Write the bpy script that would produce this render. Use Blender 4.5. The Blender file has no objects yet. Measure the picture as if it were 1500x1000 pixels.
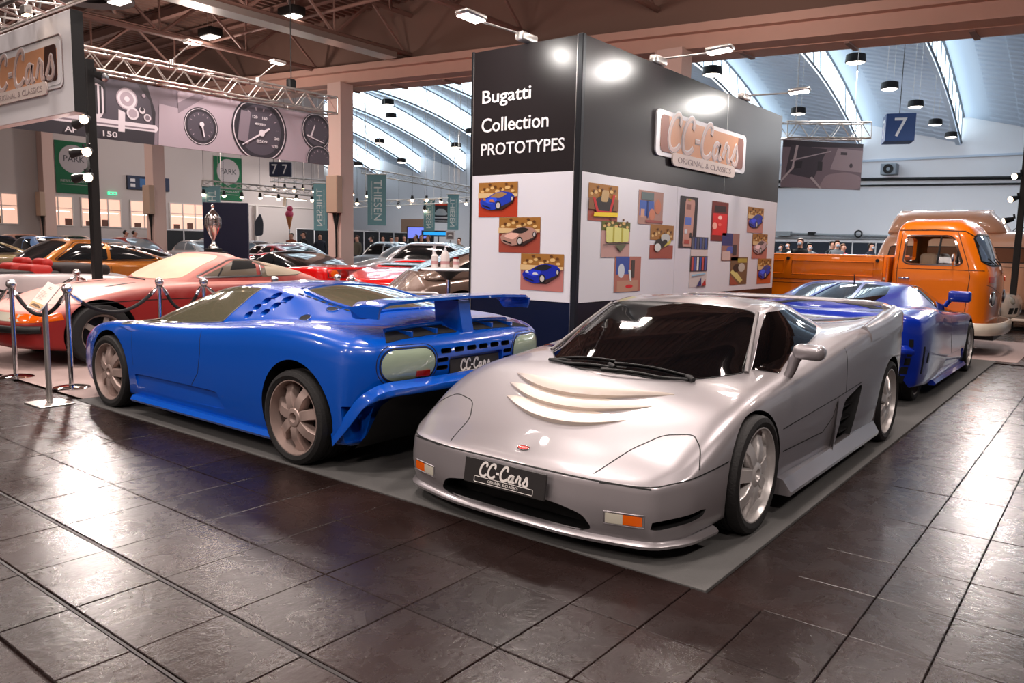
import bpy, bmesh, math, random
import numpy as np
from mathutils import Vector, Matrix
from mathutils.bvhtree import BVHTree
from mathutils.geometry import tessellate_polygon

scene = bpy.context.scene
COL = scene.collection
R = math.radians
rnd = random.Random(7)

# ------------------------------------------------------------------ camera
CAM_H = 1.398
def _cam():
    pitch, roll, yaw = .12154, .021315, -.660217
    fwd0 = Vector((math.sin(yaw), math.cos(yaw), 0)); right0 = Vector((math.cos(yaw), -math.sin(yaw), 0)); up = Vector((0, 0, 1))
    fwd = math.cos(pitch)*fwd0 - math.sin(pitch)*up
    up0 = math.cos(pitch)*up + math.sin(pitch)*fwd0
    right = math.cos(roll)*right0 + math.sin(roll)*up0
    upv = -math.sin(roll)*right0 + math.cos(roll)*up0
    cd = bpy.data.cameras.new('camera'); co = bpy.data.objects.new('camera', cd); COL.objects.link(co)
    m = Matrix((right, upv, -fwd)).transposed().to_4x4(); m.translation = (0, 0, CAM_H)
    co.matrix_world = m
    cd.sensor_width = 36; cd.lens = 1145*36/1500; cd.clip_end = 300; cd.clip_start = .05
    cd.dof.use_dof = True; cd.dof.focus_distance = 4.4; cd.dof.aperture_fstop = 8.0
    scene.camera = co
_cam()
scene.view_settings.view_transform = 'Standard'
scene.view_settings.look = 'None'
scene.view_settings.gamma = 1
scene.view_settings.use_curve_mapping = False
scene.view_settings.exposure = 0.0
scene.cycles.max_bounces = 6; scene.cycles.diffuse_bounces = 2; scene.cycles.glossy_bounces = 4
scene.cycles.transmission_bounces = 4; scene.cycles.transparent_max_bounces = 8
scene.cycles.caustics_reflective = False; scene.cycles.caustics_refractive = False
scene.cycles.sample_clamp_indirect = 6

# ------------------------------------------------------------------ world and lights
def _world():
    w = bpy.data.worlds.new('overcast_sky'); scene.world = w; w.use_nodes = True
    b = w.node_tree.nodes['Background']
    b.inputs[0].default_value = (.86, .93, 1, 1); b.inputs[1].default_value = WORLD_STRENGTH
WORLD_STRENGTH = 1.6
_world()
def area(name, loc, size, power, color=(1, .9, .82), rot=(0, 0, 0), sy=None, spread=180):
    l = bpy.data.lights.new(name, 'AREA'); l.energy = power; l.color = color; l.size = size
    if sy: l.shape = 'RECTANGLE'; l.size_y = sy
    l.spread = R(spread)
    o = bpy.data.objects.new(name, l); COL.objects.link(o); o.location = loc; o.rotation_euler = rot
    return o
def spot(name, loc, target, power, color=(1, .9, .82), size=.08, angle=70, blend=.5):
    l = bpy.data.lights.new(name, 'SPOT'); l.energy = power; l.color = color; l.shadow_soft_size = size
    l.spot_size = R(angle); l.spot_blend = blend
    o = bpy.data.objects.new(name, l); COL.objects.link(o); o.location = loc
    o.rotation_euler = (Vector(target)-Vector(loc)).to_track_quat('-Z', 'Y').to_euler()
    return o
for x, y, p in ((-6, 0, 210), (-2, 0.5, 190), (-9.5, 3, 200), (-5, 5.0, 170), (-1, 6, 170), (-13, 9, 235), (-7, 9.5, 235), (-2, 11.5, 200), (-20, 6, 235), (-20, 12, 235), (-28, 10, 235), (-36, 8, 235), (-16.5, 4, 235), (-5, -6, 420), (-13, -5, 380), (4, 3, 260), (0, -7, 420), (3, -3, 360), (-9, -10, 380)):  # includes unseen fill added behind the camera and over the white roadster
    area('high_bay_or_fill_light', (x, y, 6.9), .7, p, (1, .87, .81), spread=150)
for x, y, p in ((-15, 9.2, 200), (-12.4, 9.2, 170), (-14, 6.6, 170), (-6, 3, 110), (-22, 13, 240), (-30, 6, 200), (0, 10, 130), (-6, 13, 150), (-33, 13, 200), (-37, 21, 300), (-37, 28, 300), (-2.5, 24, 200), (-14, 34, 200), (-24, 30, 200), (-48, 38, 200), (3, 30, 200), (-10, 42, 200), (-28, 42, 200)):  # point lights without fixtures, added to brighten roof, vault and left wall
    l = bpy.data.lights.new('added_fill_light', 'POINT'); l.energy = p; l.color = (1, .84, .76) if y < 29 and not -36 < x < 0 or y < 17 else (.95, .97, 1); l.shadow_soft_size = .3
    o = bpy.data.objects.new('added_fill_light', l); COL.objects.link(o); o.location = (x, y, 5.6)
for x, y in ((-6.2, 23), (-6.2, 31), (-10, 24), (-10, 32), (-20, 26), (-28, 30), (-38, 30), (-46, 40), (0, 26), (2, 36), (-6, 40), (-25, 40)):
    area('vault_lamp_light', (x, y, 6.3), .7, 330, (1, .94, .90), spread=170)
spot('pole_spot_light', (-11.7, 5.0, 2.95), (-4.5, 2.2, 0), 360, (1, .88, .82), .07, 75, .6)
spot('pole_spot_light', (-11.7, 5.0, 2.5), (-5.5, 2.0, 0), 160, (1, .88, .82), .07, 75, .6)
spot('pole_spot_light', (-1.5, 15.6, 3.3), (-.6, 4.5, 0), 220, (1, .86, .80), .07, 60, .6)
spot('pole_spot_light', (-1.6, 15.5, 2.5), (-.6, 6, 0), 110, (1, .86, .80), .07, 60, .6)


# ------------------------------------------------------------------ materials
MATS = {}
def lin(c):
    return tuple((x/12.92 if x <= .04045 else ((x+.055)/1.055)**2.4) for x in c)
def mat(name, col, rough=.5, metal=0., coat=0., spec=.5, emit=0., ecol=None, noise=0., nscale=8., bump=0., bscale=40., alpha=1., trans=0., flake=0., coatr=.04, ior=1.45):
    """colour given as it looks (display values 0..1), optional noise variation and fine relief"""
    if name in MATS: return MATS[name]
    m = bpy.data.materials.new(name); m.use_nodes = True; nt = m.node_tree; b = nt.nodes['Principled BSDF']
    c = lin(col)+(1,)
    b.inputs['Base Color'].default_value = c; b.inputs['Roughness'].default_value = rough; b.inputs['Metallic'].default_value = metal
    b.inputs['Coat Weight'].default_value = coat; b.inputs['Coat Roughness'].default_value = coatr
    b.inputs['Specular IOR Level'].default_value = spec; b.inputs['IOR'].default_value = ior
    b.inputs['Alpha'].default_value = alpha; b.inputs['Transmission Weight'].default_value = trans
    if emit: b.inputs['Emission Strength'].default_value = emit; b.inputs['Emission Color'].default_value = (lin(ecol or col))+(1,)
    if noise or bump or flake:
        tc = nt.nodes.new('ShaderNodeTexCoord')
    if noise:
        n = nt.nodes.new('ShaderNodeTexNoise'); n.inputs['Scale'].default_value = nscale; n.inputs['Detail'].default_value = 5
        nt.links.new(tc.outputs['Object'], n.inputs['Vector'])
        mx = nt.nodes.new('ShaderNodeMix'); mx.data_type = 'RGBA'
        mx.inputs[6].default_value = tuple(x*(1-noise) for x in c[:3])+(1,); mx.inputs[7].default_value = tuple(min(1, x*(1+noise)) for x in c[:3])+(1,)
        nt.links.new(n.outputs['Fac'], mx.inputs[0]); nt.links.new(mx.outputs[2], b.inputs['Base Color'])
    if bump:
        n = nt.nodes.new('ShaderNodeTexNoise'); n.inputs['Scale'].default_value = bscale; n.inputs['Detail'].default_value = 3
        nt.links.new(tc.outputs['Object'], n.inputs['Vector'])
        bp = nt.nodes.new('ShaderNodeBump'); bp.inputs['Strength'].default_value = bump; bp.inputs['Distance'].default_value = .01
        nt.links.new(n.outputs['Fac'], bp.inputs['Height']); nt.links.new(bp.outputs['Normal'], b.inputs['Normal'])
    MATS[name] = m
    return m

# ------------------------------------------------------------------ object helpers
def link(o, parent=None):
    COL.objects.link(o)
    if parent is not None: o.parent = parent
    return o
def mesh_obj(name, verts, faces, m=None, parent=None, smooth=None, mi=None):
    me = bpy.data.meshes.new(name)
    me.from_pydata([tuple(v) for v in verts], [], [tuple(f) for f in faces]); me.update()
    ms = m if isinstance(m, (list, tuple)) else [m]
    for x in ms:
        if x is not None: me.materials.append(x)
    if mi is not None: me.polygons.foreach_set('material_index', list(mi))
    o = bpy.data.objects.new(name, me)
    if smooth is not None: shade(me, smooth)
    return link(o, parent)
def shade(me, angle):
    me.polygons.foreach_set('use_smooth', [True]*len(me.polygons))
    if angle < 180: me.set_sharp_from_angle(angle=R(angle))
    me.update()
def thing(name, label, cat, loc=(0, 0, 0), rz=0., group=None, rot=None):
    o = bpy.data.objects.new(name, None); o.empty_display_size = .2; COL.objects.link(o)
    o.location = loc; o.rotation_euler = rot or (0, 0, rz)
    o['label'] = label; o['category'] = cat
    if group: o['group'] = group
    return o
def tag(o, label, cat, group=None, kind=None):
    if label: o['label'] = label
    if cat: o['category'] = cat
    if group: o['group'] = group
    if kind: o['kind'] = kind
    return o
def struct(o):
    o['kind'] = 'structure'; return o
def dup(root, loc=None, rot=None, label=None, group=None, parent=None):
    r = root.copy(); COL.objects.link(r)
    if parent is not None: r.parent = parent
    if loc is not None: r.location = loc
    if rot is not None: r.rotation_euler = rot
    if label: r['label'] = label
    if group: r['group'] = group
    for ch in list(root.children):
        c = ch.copy(); COL.objects.link(c); c.parent = r
        for g in ch.children:
            d = g.copy(); COL.objects.link(d); d.parent = c
    return r

class MB:
    """collects simple shapes into one mesh"""
    def __init__(s): s.v = []; s.f = []; s.mi = []; s.cur = 0
    def add(s, v, f, M=None):
        b = len(s.v)
        for p in v:
            p = Vector(p)
            if M is not None: p = M @ p
            s.v.append(tuple(p))
        for q in f: s.f.append(tuple(i+b for i in q)); s.mi.append(s.cur)
        return s
    def box(s, x0, x1, y0, y1, z0, z1, M=None):
        v = [(x, y, z) for z in (z0, z1) for y in (y0, y1) for x in (x0, x1)]
        return s.add(v, [(0, 2, 3, 1), (4, 5, 7, 6), (0, 1, 5, 4), (2, 6, 7, 3), (0, 4, 6, 2), (1, 3, 7, 5)], M)
    def bbox(s, x0, x1, y0, y1, z0, z1, b=.01, seg=2, M=None):
        bm = bmesh.new(); bmesh.ops.create_cube(bm, size=1)
        for p in bm.verts: p.co = ((x0+x1)/2+p.co.x*(x1-x0), (y0+y1)/2+p.co.y*(y1-y0), (z0+z1)/2+p.co.z*(z1-z0))
        bmesh.ops.bevel(bm, geom=bm.edges[:], offset=b, segments=seg, profile=.5, affect='EDGES')
        bm.verts.index_update()
        s.add([p.co.copy() for p in bm.verts], [[p.index for p in f.verts] for f in bm.faces], M); bm.free(); return s
    def tube(s, pts, r, n=8, closed=False, caps=True):
        P = [Vector(p) for p in pts]; k = len(P); rr = r if hasattr(r, '__len__') else [r]*k
        base = len(s.v); up = None
        for i in range(k):
            if closed: t = P[(i+1) % k]-P[i-1]
            else: t = P[min(i+1, k-1)]-P[max(i-1, 0)]
            t.normalize()
            if up is None:
                up = Vector((0, 0, 1)) if abs(t.z) < .9 else Vector((1, 0, 0))
            a = (up - t*up.dot(t)); a.normalize(); up = a; b = t.cross(a)
            for j in range(n):
                q = 2*math.pi*j/n
                s.v.append(tuple(P[i]+(a*math.cos(q)+b*math.sin(q))*rr[i]))
        for i in range(k if closed else k-1):
            i2 = (i+1) % k
            for j in range(n):
                j2 = (j+1) % n
                s.f.append((base+i*n+j, base+i2*n+j, base+i2*n+j2, base+i*n+j2)); s.mi.append(s.cur)
        if caps and not closed:
            s.f.append(tuple(base+j for j in range(n))); s.mi.append(s.cur)
            s.f.append(tuple(base+(k-1)*n+j for j in reversed(range(n)))); s.mi.append(s.cur)
        return s
    def cyl(s, c, r, h, n=16, axis='z', r2=None):
        c = Vector(c); d = {'x': Vector((1, 0, 0)), 'y': Vector((0, 1, 0)), 'z': Vector((0, 0, 1))}[axis]
        return s.tube([c, c+d*h], [r, r if r2 is None else r2], n)
    def lathe(s, prof, n=24, M=None, closed=False, arc=None):
        """profile of (r, z) about the z axis"""
        v = []; f = []; k = len(prof)
        for i in range(n):
            q = 2*math.pi*i/n
            for r, z in prof: v.append((r*math.cos(q), r*math.sin(q), z))
        for i in range(n):
            i2 = (i+1) % n
            for j in range(k if closed else k-1):
                j2 = (j+1) % k
                f.append((i*k+j, i2*k+j, i2*k+j2, i*k+j2))
        return s.add(v, f, M)
    def sphere(s, c, r, n=16, m=10, sc=(1, 1, 1)):
        v = []; f = []
        for i in range(m+1):
            a = math.pi*i/m
            for j in range(n):
                b = 2*math.pi*j/n
                v.append((c[0]+r*sc[0]*math.sin(a)*math.cos(b), c[1]+r*sc[1]*math.sin(a)*math.sin(b), c[2]+r*sc[2]*math.cos(a)))
        for i in range(m):
            for j in range(n):
                f.append((i*n+j, (i+1)*n+j, (i+1)*n+(j+1) % n, i*n+(j+1) % n))
        return s.add(v, f)
    def poly(s, pts, M=None):
        return s.add(pts, [tuple(range(len(pts)))], M)
    def prism(s, pts2, d0, d1, M=None, axis='z'):
        """extrude a 2D outline (any shape) between d0 and d1"""
        def P(p, d):
            return {'z': (p[0], p[1], d), 'y': (p[0], d, p[1]), 'x': (d, p[0], p[1])}[axis]
        k = len(pts2); v = [P(p, d0) for p in pts2]+[P(p, d1) for p in pts2]
        tri = tessellate_polygon([[Vector((p[0], p[1], 0)) for p in pts2]])
        f = [tuple(t) for t in tri]+[tuple(i+k for i in reversed(t)) for t in tri]
        f += [(i, (i+1) % k, (i+1) % k+k, i+k) for i in range(k)]
        return s.add(v, f, M)
    def build(s, name, m=None, parent=None, smooth=None, merge=False):
        o = mesh_obj(name, s.v, s.f, m, parent, None, s.mi if isinstance(m, (list, tuple)) else None)
        bm = bmesh.new(); bm.from_mesh(o.data)
        if merge: bmesh.ops.remove_doubles(bm, verts=bm.verts[:], dist=1e-5)
        bmesh.ops.recalc_face_normals(bm, faces=bm.faces[:])
        bm.to_mesh(o.data); bm.free()
        if smooth: shade(o.data, smooth)
        return o

# ------------------------------------------------------------------ rounded polylines and control nets
def rounded(P, t, n=5, closed=False):
    """P (K,...,3) control points along axis 0, t (K,...) corner softness: each corner becomes a quadratic arc"""
    P = np.asarray(P, float); t = np.asarray(t, float); K = len(P); out = []
    while t.ndim < P.ndim-1: t = t[..., None]
    t = np.broadcast_to(t, P.shape[:-1])
    rng = range(K) if closed else range(1, K-1)
    if not closed: out.append(P[0])
    for i in rng:
        A, V, B = P[i-1], P[i], P[(i+1) % K]; tt = t[i][..., None]
        a = V+(A-V)*tt; b = V+(B-V)*tt
        for k in range(n):
            u = (k+.5)/n
            out.append((1-u)**2*a+2*u*(1-u)*V+u*u*b)
    if not closed: out.append(P[-1])
    return np.array(out)
def netmesh(name, net, trow, tcol, m, parent=None, nc=5, nr=5, sharp=50):
    """net[col][row] = (x, y>=0, z); first/last col and row lie on y=0. Mirrored and closed."""
    P = np.array(net, float); C, Rw, _ = P.shape
    tr = np.asarray(trow, float)
    if tr.ndim == 1: tr = np.broadcast_to(tr, (C, Rw))
    P = np.concatenate([P, tr[..., None]], 2)          # corner softness rides along as a fourth coordinate
    mir = np.array([1, -1, 1., 1.])
    # columns (front to rear)
    Q = np.concatenate([P[1:2]*mir, P, P[-2:-1]*mir], 0); tc = np.concatenate([[.5], [.5], tcol[1:-1], [.5], [.5]])
    Q = rounded(Q, np.asarray(tc)[:, None]*np.ones((1, Rw)), nc)
    h = (nc-1)//2
    Q = Q[1+h:len(Q)-1-h]
    Q[0, :, 1] = 0; Q[-1, :, 1] = 0
    # rows
    Q = Q.transpose(1, 0, 2); T = Q[..., 3]
    Q = np.concatenate([Q[1:2]*mir, Q, Q[-2:-1]*mir], 0); e = np.full((1, T.shape[1]), .5)
    t2 = np.concatenate([e, e, T[1:-1], e, e], 0)
    Q = rounded(Q[..., :3], t2, nr); h = (nr-1)//2; Q = Q[1+h:len(Q)-1-h]; mir = mir[:3]
    Q[0, :, 1] = 0; Q[-1, :, 1] = 0
    full = np.concatenate([Q, (Q*mir)[::-1][1:-1]], 0)      # closed ring in axis 0
    n0, n1, _ = full.shape
    v = full.reshape(-1, 3); f = []
    for i in range(n0):
        i2 = (i+1) % n0
        for j in range(n1-1):
            f.append((i*n1+j, i*n1+j+1, i2*n1+j+1, i2*n1+j))
    o = mesh_obj(name, v, f, m, parent)
    bm = bmesh.new(); bm.from_mesh(o.data)
    bmesh.ops.remove_doubles(bm, verts=bm.verts[:], dist=2e-4)
    bmesh.ops.dissolve_degenerate(bm, dist=1e-5, edges=bm.edges[:])
    bmesh.ops.recalc_face_normals(bm, faces=bm.faces[:])
    bm.to_mesh(o.data); bm.free(); shade(o.data, sharp)
    return o
def cut(o, cutters, solver='EXACT', keep_mats=True, sharp=40):
    """boolean difference with several cutter objects; their material lines the cut"""
    for c in cutters:
        c.parent = o.parent
        for m in c.data.materials:
            if m.name not in [x.name for x in o.data.materials]: o.data.materials.append(m)
    for c in cutters:
        md = o.modifiers.new('cut', 'BOOLEAN'); md.operation = 'DIFFERENCE'; md.object = c; md.solver = solver
        try: md.material_mode = 'TRANSFER'
        except Exception: pass
    dg = bpy.context.evaluated_depsgraph_get()
    me = bpy.data.meshes.new_from_object(o.evaluated_get(dg), depsgraph=dg)
    o.modifiers.clear(); old = o.data; o.data = me; me.name = o.name
    bpy.data.meshes.remove(old)
    for c in cutters:
        d = c.data; bpy.data.objects.remove(c); bpy.data.meshes.remove(d)
    shade(o.data, sharp)
    return o

# ------------------------------------------------------------------ pieces laid on a curved surface
class Surf:
    def __init__(s, objs):
        V = []; F = []
        for o in objs:
            b = len(V); V += [v.co.copy() for v in o.data.vertices]; F += [[i+b for i in p.vertices] for p in o.data.polygons]
        s.bvh = BVHTree.FromPolygons(V, F)
    def hit(s, p, plane):
        a, b = p
        if plane == 'side': o, d = Vector((a, 3, b)), Vector((0, -1, 0))       # +y side, (x, z)
        elif plane == 'side-': o, d = Vector((a, -3, b)), Vector((0, 1, 0))
        elif plane == 'top': o, d = Vector((a, b, 4)), Vector((0, 0, -1))      # (x, y)
        elif plane == 'front': o, d = Vector((-4, a, b)), Vector((1, 0, 0))    # (y, z)
        else: o, d = Vector((12, a, b)), Vector((-1, 0, 0))
        h = s.bvh.ray_cast(o, d)
        if h[0] is None:
            q = o + d*(-o.dot(d))
            h = s.bvh.find_nearest(q)
        n = h[1]
        if n.dot(d) > 0: n = -n
        return h[0], n
def smooth_outline(pts, t=.25, n=4):
    P = np.array([(p[0], p[1], 0.) for p in pts], float); tt = t if hasattr(t, '__len__') else [t]*len(P)
    return [(a, b) for a, b, _ in rounded(P, tt, n, closed=True)]
def densify(pts, step, closed=True):
    out = []; k = len(pts)
    for i in range(k if closed else k-1):
        a = pts[i]; b = pts[(i+1) % k]; L = math.dist(a, b); n = max(1, int(math.ceil(L/step)))
        for j in range(n): out.append((a[0]+(b[0]-a[0])*j/n, a[1]+(b[1]-a[1])*j/n))
    if not closed: out.append(pts[-1])
    return out
def overlay(name, S, pts, plane, m, parent, off=.003, t=.25, rings=6, step=.05, thick=.012, center=None, bulge=0.):
    out = densify(smooth_outline(pts, t), step)
    if center is None: center = (sum(p[0] for p in out)/len(out), sum(p[1] for p in out)/len(out))
    V = []; F = []; k = len(out)
    p, n = S.hit(center, plane); V.append(p+n*(off+bulge))
    for r in range(1, rings+1):
        q = r/rings
        for a, b in out:
            p, n = S.hit((center[0]+(a-center[0])*q, center[1]+(b-center[1])*q), plane)
            V.append(p+n*(off+bulge*(1-q**3)))
            if r == rings: last = (p, n)
    for a, b in out:
        p, n = S.hit(((a-center[0])*1.0+center[0], (b-center[1])+center[1]), plane); V.append(p-n*thick)
    for i in range(k): F.append((0, 1+i, 1+(i+1) % k))
    for r in range(rings):
        for i in range(k):
            i2 = (i+1) % k
            F.append((1+r*k+i, 1+(r+1)*k+i, 1+(r+1)*k+i2, 1+r*k+i2))
    o = mesh_obj(name, V, F, m, parent)
    bm = bmesh.new(); bm.from_mesh(o.data); bmesh.ops.recalc_face_normals(bm, faces=bm.faces[:]); bm.to_mesh(o.data); bm.free()
    shade(o.data, 40)
    return o
def ribbon(name, S, pts, plane, m, parent, w=.006, off=.0015, step=.03, closed=False, t=None, build=True, mb=None):
    if t is not None and closed: pts = smooth_outline(pts, t)
    elif t is not None:
        P = np.array([(p[0], p[1], 0.) for p in pts], float); pts = [(a, b) for a, b, _ in rounded(P, [t]*len(P), 4)]
    pts = densify(pts, step, closed)
    H = [S.hit(p, plane) for p in pts]; k = len(H); V = []; F = []
    for i in range(k):
        p, n = H[i]
        if closed: tg = H[(i+1) % k][0]-H[i-1][0]
        else: tg = H[min(i+1, k-1)][0]-H[max(0, i-1)][0]
        if tg.length < 1e-9: tg = Vector((1, 0, 0))
        s = tg.cross(n)
        if s.length < 1e-9: s = Vector((0, 0, 1))
        s.normalize()
        V += [p+s*w/2-n*.003, p+s*w/2*.8+n*off, p-s*w/2*.8+n*off, p-s*w/2-n*.003]
    for i in range(k if closed else k-1):
        i2 = (i+1) % k
        for j in range(3): F.append((i*4+j, i2*4+j, i2*4+j+1, i*4+j+1))
    if mb is not None: mb.add(V, F); return mb
    o = mesh_obj(name, V, F, m, parent)
    bm = bmesh.new(); bm.from_mesh(o.data); bmesh.ops.recalc_face_normals(bm, faces=bm.faces[:]); bm.to_mesh(o.data); bm.free()
    shade(o.data, 60)
    return o

# ------------------------------------------------------------------ lettering
def letters(name, text, size, m, parent=None, M=None, depth=.002, bold=0., align='CENTER', sx=1.):
    cu = bpy.data.curves.new(name, 'FONT'); cu.body = text; cu.size = size; cu.extrude = depth; cu.offset = bold*size
    cu.align_x = align; cu.align_y = 'CENTER'; cu.resolution_u = 3
    o = bpy.data.objects.new(name, cu); COL.objects.link(o)
    dg = bpy.context.evaluated_depsgraph_get()
    me = bpy.data.meshes.new_from_object(o.evaluated_get(dg)); bpy.data.objects.remove(o); bpy.data.curves.remove(cu)
    me.materials.clear(); me.materials.append(m)
    if sx != 1.: me.transform(Matrix.Diagonal((sx, 1, 1, 1)))
    if M is not None: me.transform(M)
    o = bpy.data.objects.new(name, me); return link(o, parent)
GLY = {
 'C': (.74, [[(.60, .70), (.66, .86), (.58, 1.0), (.42, 1.0), (.24, .84), (.11, .56), (.08, .28), (.18, .06), (.36, .0), (.56, .06), (.70, .20)]]),
 '-': (.36, [[(.04, .40), (.30, .40)]]),
 'a': (.70, [[(.42, .44), (.28, .54), (.12, .42), (.06, .2), (.14, .03), (.28, .08), (.40, .28), (.47, .54)], [(.46, .50), (.41, .18), (.46, .03), (.60, .10)]]),
 'r': (.58, [[(.0, .12), (.12, .44), (.18, .62), (.22, .48), (.36, .50), (.31, .2), (.36, .03), (.48, .10)]]),
 's': (.56, [[(.0, .1), (.16, .36), (.26, .66), (.30, .5), (.42, .22), (.36, .04), (.2, .0), (.06, .08)]]),
}
def script(text, h, rad, M, mb, depth=.002, n=6, slant=.1):
    """brush script strokes of height h centred on the origin of M (x right, y up, z out)"""
    wid = sum(GLY[c][0] for c in text); x = -wid/2; z0 = 0
    for c in text:
        for st in GLY[c][1]:
            P = np.array([(x+a+slant*b, b-.5, 0) for a, b in st]); t = [.5]*len(P)
            Q = rounded(P, t, 4)*h
            m2 = MB(); m2.tube([(q[0], q[1], 0) for q in Q], rad*h, n)
            mb.add([(a, b, z0+max(-.5, min(.5, cz/(rad*h)))*depth+depth*.5) for a, b, cz in m2.v], m2.f, M)
        x += GLY[c][0]
def rrect(x0, x1, y0, y1, r, n=5):
    o = []
    for cx, cy, a in ((x1-r, y1-r, 0), (x0+r, y1-r, 90), (x0+r, y0+r, 180), (x1-r, y0+r, 270)):
        for k in range(n+1):
            q = R(a+90*k/n); o.append((cx+r*math.cos(q), cy+r*math.sin(q)))
    return o
def ell(cx, cy, rx, ry, n=32, a0=0, a1=360):
    full = abs(a1-a0) >= 360
    return [(cx+rx*math.cos(R(a0+(a1-a0)*k/(n if full else n-1))), cy+ry*math.sin(R(a0+(a1-a0)*k/(n if full else n-1)))) for k in range(n)]
def frame(o, x, y):
    """matrix with columns x, y, x cross y at origin o"""
    x = Vector(x).normalized(); y = Vector(y).normalized(); z = x.cross(y)
    m = Matrix((x, y, z)).transposed().to_4x4(); m.translation = o
    return m
M_silver = mat('silver_car_paint', (.60, .58, .59), .33, .55, 1.0, coatr=.03, noise=.03, nscale=300)
M_blue = mat('blue_car_paint', (.0, .30, .70), .26, .0, 1.0, coatr=.03)
M_blue2 = mat('deep_blue_paint', (.02, .17, .62), .28, .05, 1.0, coatr=.03)
M_black = mat('matt_black', (.05, .05, .055), .6)
M_dark = mat('wheel_well_black', (.02, .02, .022), .8)
M_gap = mat('panel_gap_black', (.03, .03, .03), .7)
M_rubber = mat('tyre_rubber', (.085, .08, .08), .72, bump=.3, bscale=90)
M_glassblk = mat('dark_glass', (.025, .025, .03), .02, spec=.9, coat=.3)
M_glasstan = mat('paper_backed_glass', (.33, .32, .26), .06, spec=.6, coat=.6)
M_alloy = mat('alloy_silver', (.80, .78, .77), .32, .45)
M_alloyd = mat('alloy_bronze_grey', (.66, .58, .55), .38, .4)
M_chrome = mat('chrome', (.9, .9, .91), .07, 1.)
M_steel = mat('brushed_steel', (.7, .7, .71), .28, 1.)
M_white = mat('white_panel', (.88, .87, .88), .45)
M_amber = mat('amber_lens', (.85, .36, .05), .15, coat=.5)
M_clear = mat('clear_lens', (.74, .72, .66), .12, coat=.6)
M_red = mat('red_lens', (.55, .05, .04), .15, coat=.5)
M_sage = mat('primer_green_lens', (.58, .64, .56), .12, coat=.8)
M_disc = mat('brake_dark', (.09, .085, .08), .5, .5)
# ================================================================== the hall
def floor_material():
    m = bpy.data.materials.new('worn_brown_floor'); m.use_nodes = True; nt = m.node_tree; b = nt.nodes['Principled BSDF']; N = nt.nodes.new; Lk = nt.links.new
    geo = N('ShaderNodeNewGeometry'); oi = N('ShaderNodeObjectInfo')
    def noise(scale, detail, rough=.6, dist=0., vec=None):
        n = N('ShaderNodeTexNoise'); n.inputs['Scale'].default_value = scale; n.inputs['Detail'].default_value = detail; n.inputs['Roughness'].default_value = rough; n.inputs['Distortion'].default_value = dist
        Lk(vec or geo.outputs['Position'], n.inputs['Vector']); return n
    n1 = noise(1.3, 6); n2 = noise(26, 4); n3 = noise(5, 8, .7, 1.2)
    st = N('ShaderNodeMapping'); st.inputs['Scale'].default_value = (60, 7, 1); st.inputs['Rotation'].default_value = (0, 0, .5); Lk(geo.outputs['Position'], st.inputs['Vector']); n4 = noise(1, 3, .5, 0, st.outputs['Vector'])
    cr = N('ShaderNodeValToRGB'); e = cr.color_ramp.elements
    e[0].position = .3; e[0].color = lin((.085, .057, .052))+(1,); e[1].position = .72; e[1].color = lin((.145, .097, .088))+(1,)
    Lk(n1.outputs['Fac'], cr.inputs['Fac'])
    hs = N('ShaderNodeHueSaturation'); Lk(cr.outputs['Color'], hs.inputs['Color'])
    mr = N('ShaderNodeMapRange'); mr.inputs[3].default_value = .8; mr.inputs[4].default_value = 1.25; Lk(oi.outputs['Random'], mr.inputs[0]); Lk(mr.outputs[0], hs.inputs['Value'])
    Lk(hs.outputs['Color'], b.inputs['Base Color'])
    r = N('ShaderNodeMapRange'); r.inputs[1].default_value = .35; r.inputs[2].default_value = .7; r.inputs[3].default_value = .23; r.inputs[4].default_value = .33
    Lk(n3.outputs['Fac'], r.inputs[0]); Lk(r.outputs[0], b.inputs['Roughness'])
    ad = N('ShaderNodeMath'); ad.operation = 'ADD'; Lk(n2.outputs['Fac'], ad.inputs[0])
    m5 = N('ShaderNodeMath'); m5.operation = 'MULTIPLY'; m5.inputs[1].default_value = .8; Lk(n3.outputs['Fac'], m5.inputs[0]); Lk(m5.outputs[0], ad.inputs[1])
    a2 = N('ShaderNodeMath'); a2.operation = 'ADD'; Lk(ad.outputs[0], a2.inputs[0]); m6 = N('ShaderNodeMath'); m6.operation = 'MULTIPLY'; m6.inputs[1].default_value = .35; Lk(n4.outputs['Fac'], m6.inputs[0]); Lk(m6.outputs[0], a2.inputs[1])
    bp = N('ShaderNodeBump'); bp.inputs['Strength'].default_value = .25; bp.inputs['Distance'].default_value = .006; Lk(a2.outputs[0], bp.inputs['Height']); Lk(bp.outputs['Normal'], b.inputs['Normal'])
    b.inputs['Specular IOR Level'].default_value = .28
    return m
M_floor = floor_material()
M_ceil = mat('brown_deck_paint', (.50, .385, .34), .7)
M_steelb = mat('brown_steelwork', (.54, .41, .37), .55)
M_beam = mat('header_beam_paint', (.80, .64, .58), .6, noise=.06, nscale=2)
M_vault = mat('vault_white', (.78, .83, .90), .6)
M_wallw = mat('hall_wall_white', (.93, .93, .95), .7, noise=.03, nscale=.6)
M_wallp = mat('restaurant_wall_paint', (.78, .74, .73), .7, noise=.03, nscale=.6)
M_col = mat('column_paint', (.86, .74, .70), .6)
M_sky = mat('skylight_pane', (.9, .96, 1), .4, emit=2.7, ecol=(.90, .97, 1))
M_alu = mat('truss_aluminium', (.82, .80, .78), .3, .85)
M_lamp = mat('lamp_diffuser', (1, .96, .92), .4, emit=9., ecol=(1, .95, .9))
M_bulb = mat('warm_bulb', (1, .9, .78), .4, emit=14., ecol=(1, .86, .72))
M_navy = mat('navy_panel', (.10, .15, .27), .45)
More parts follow.
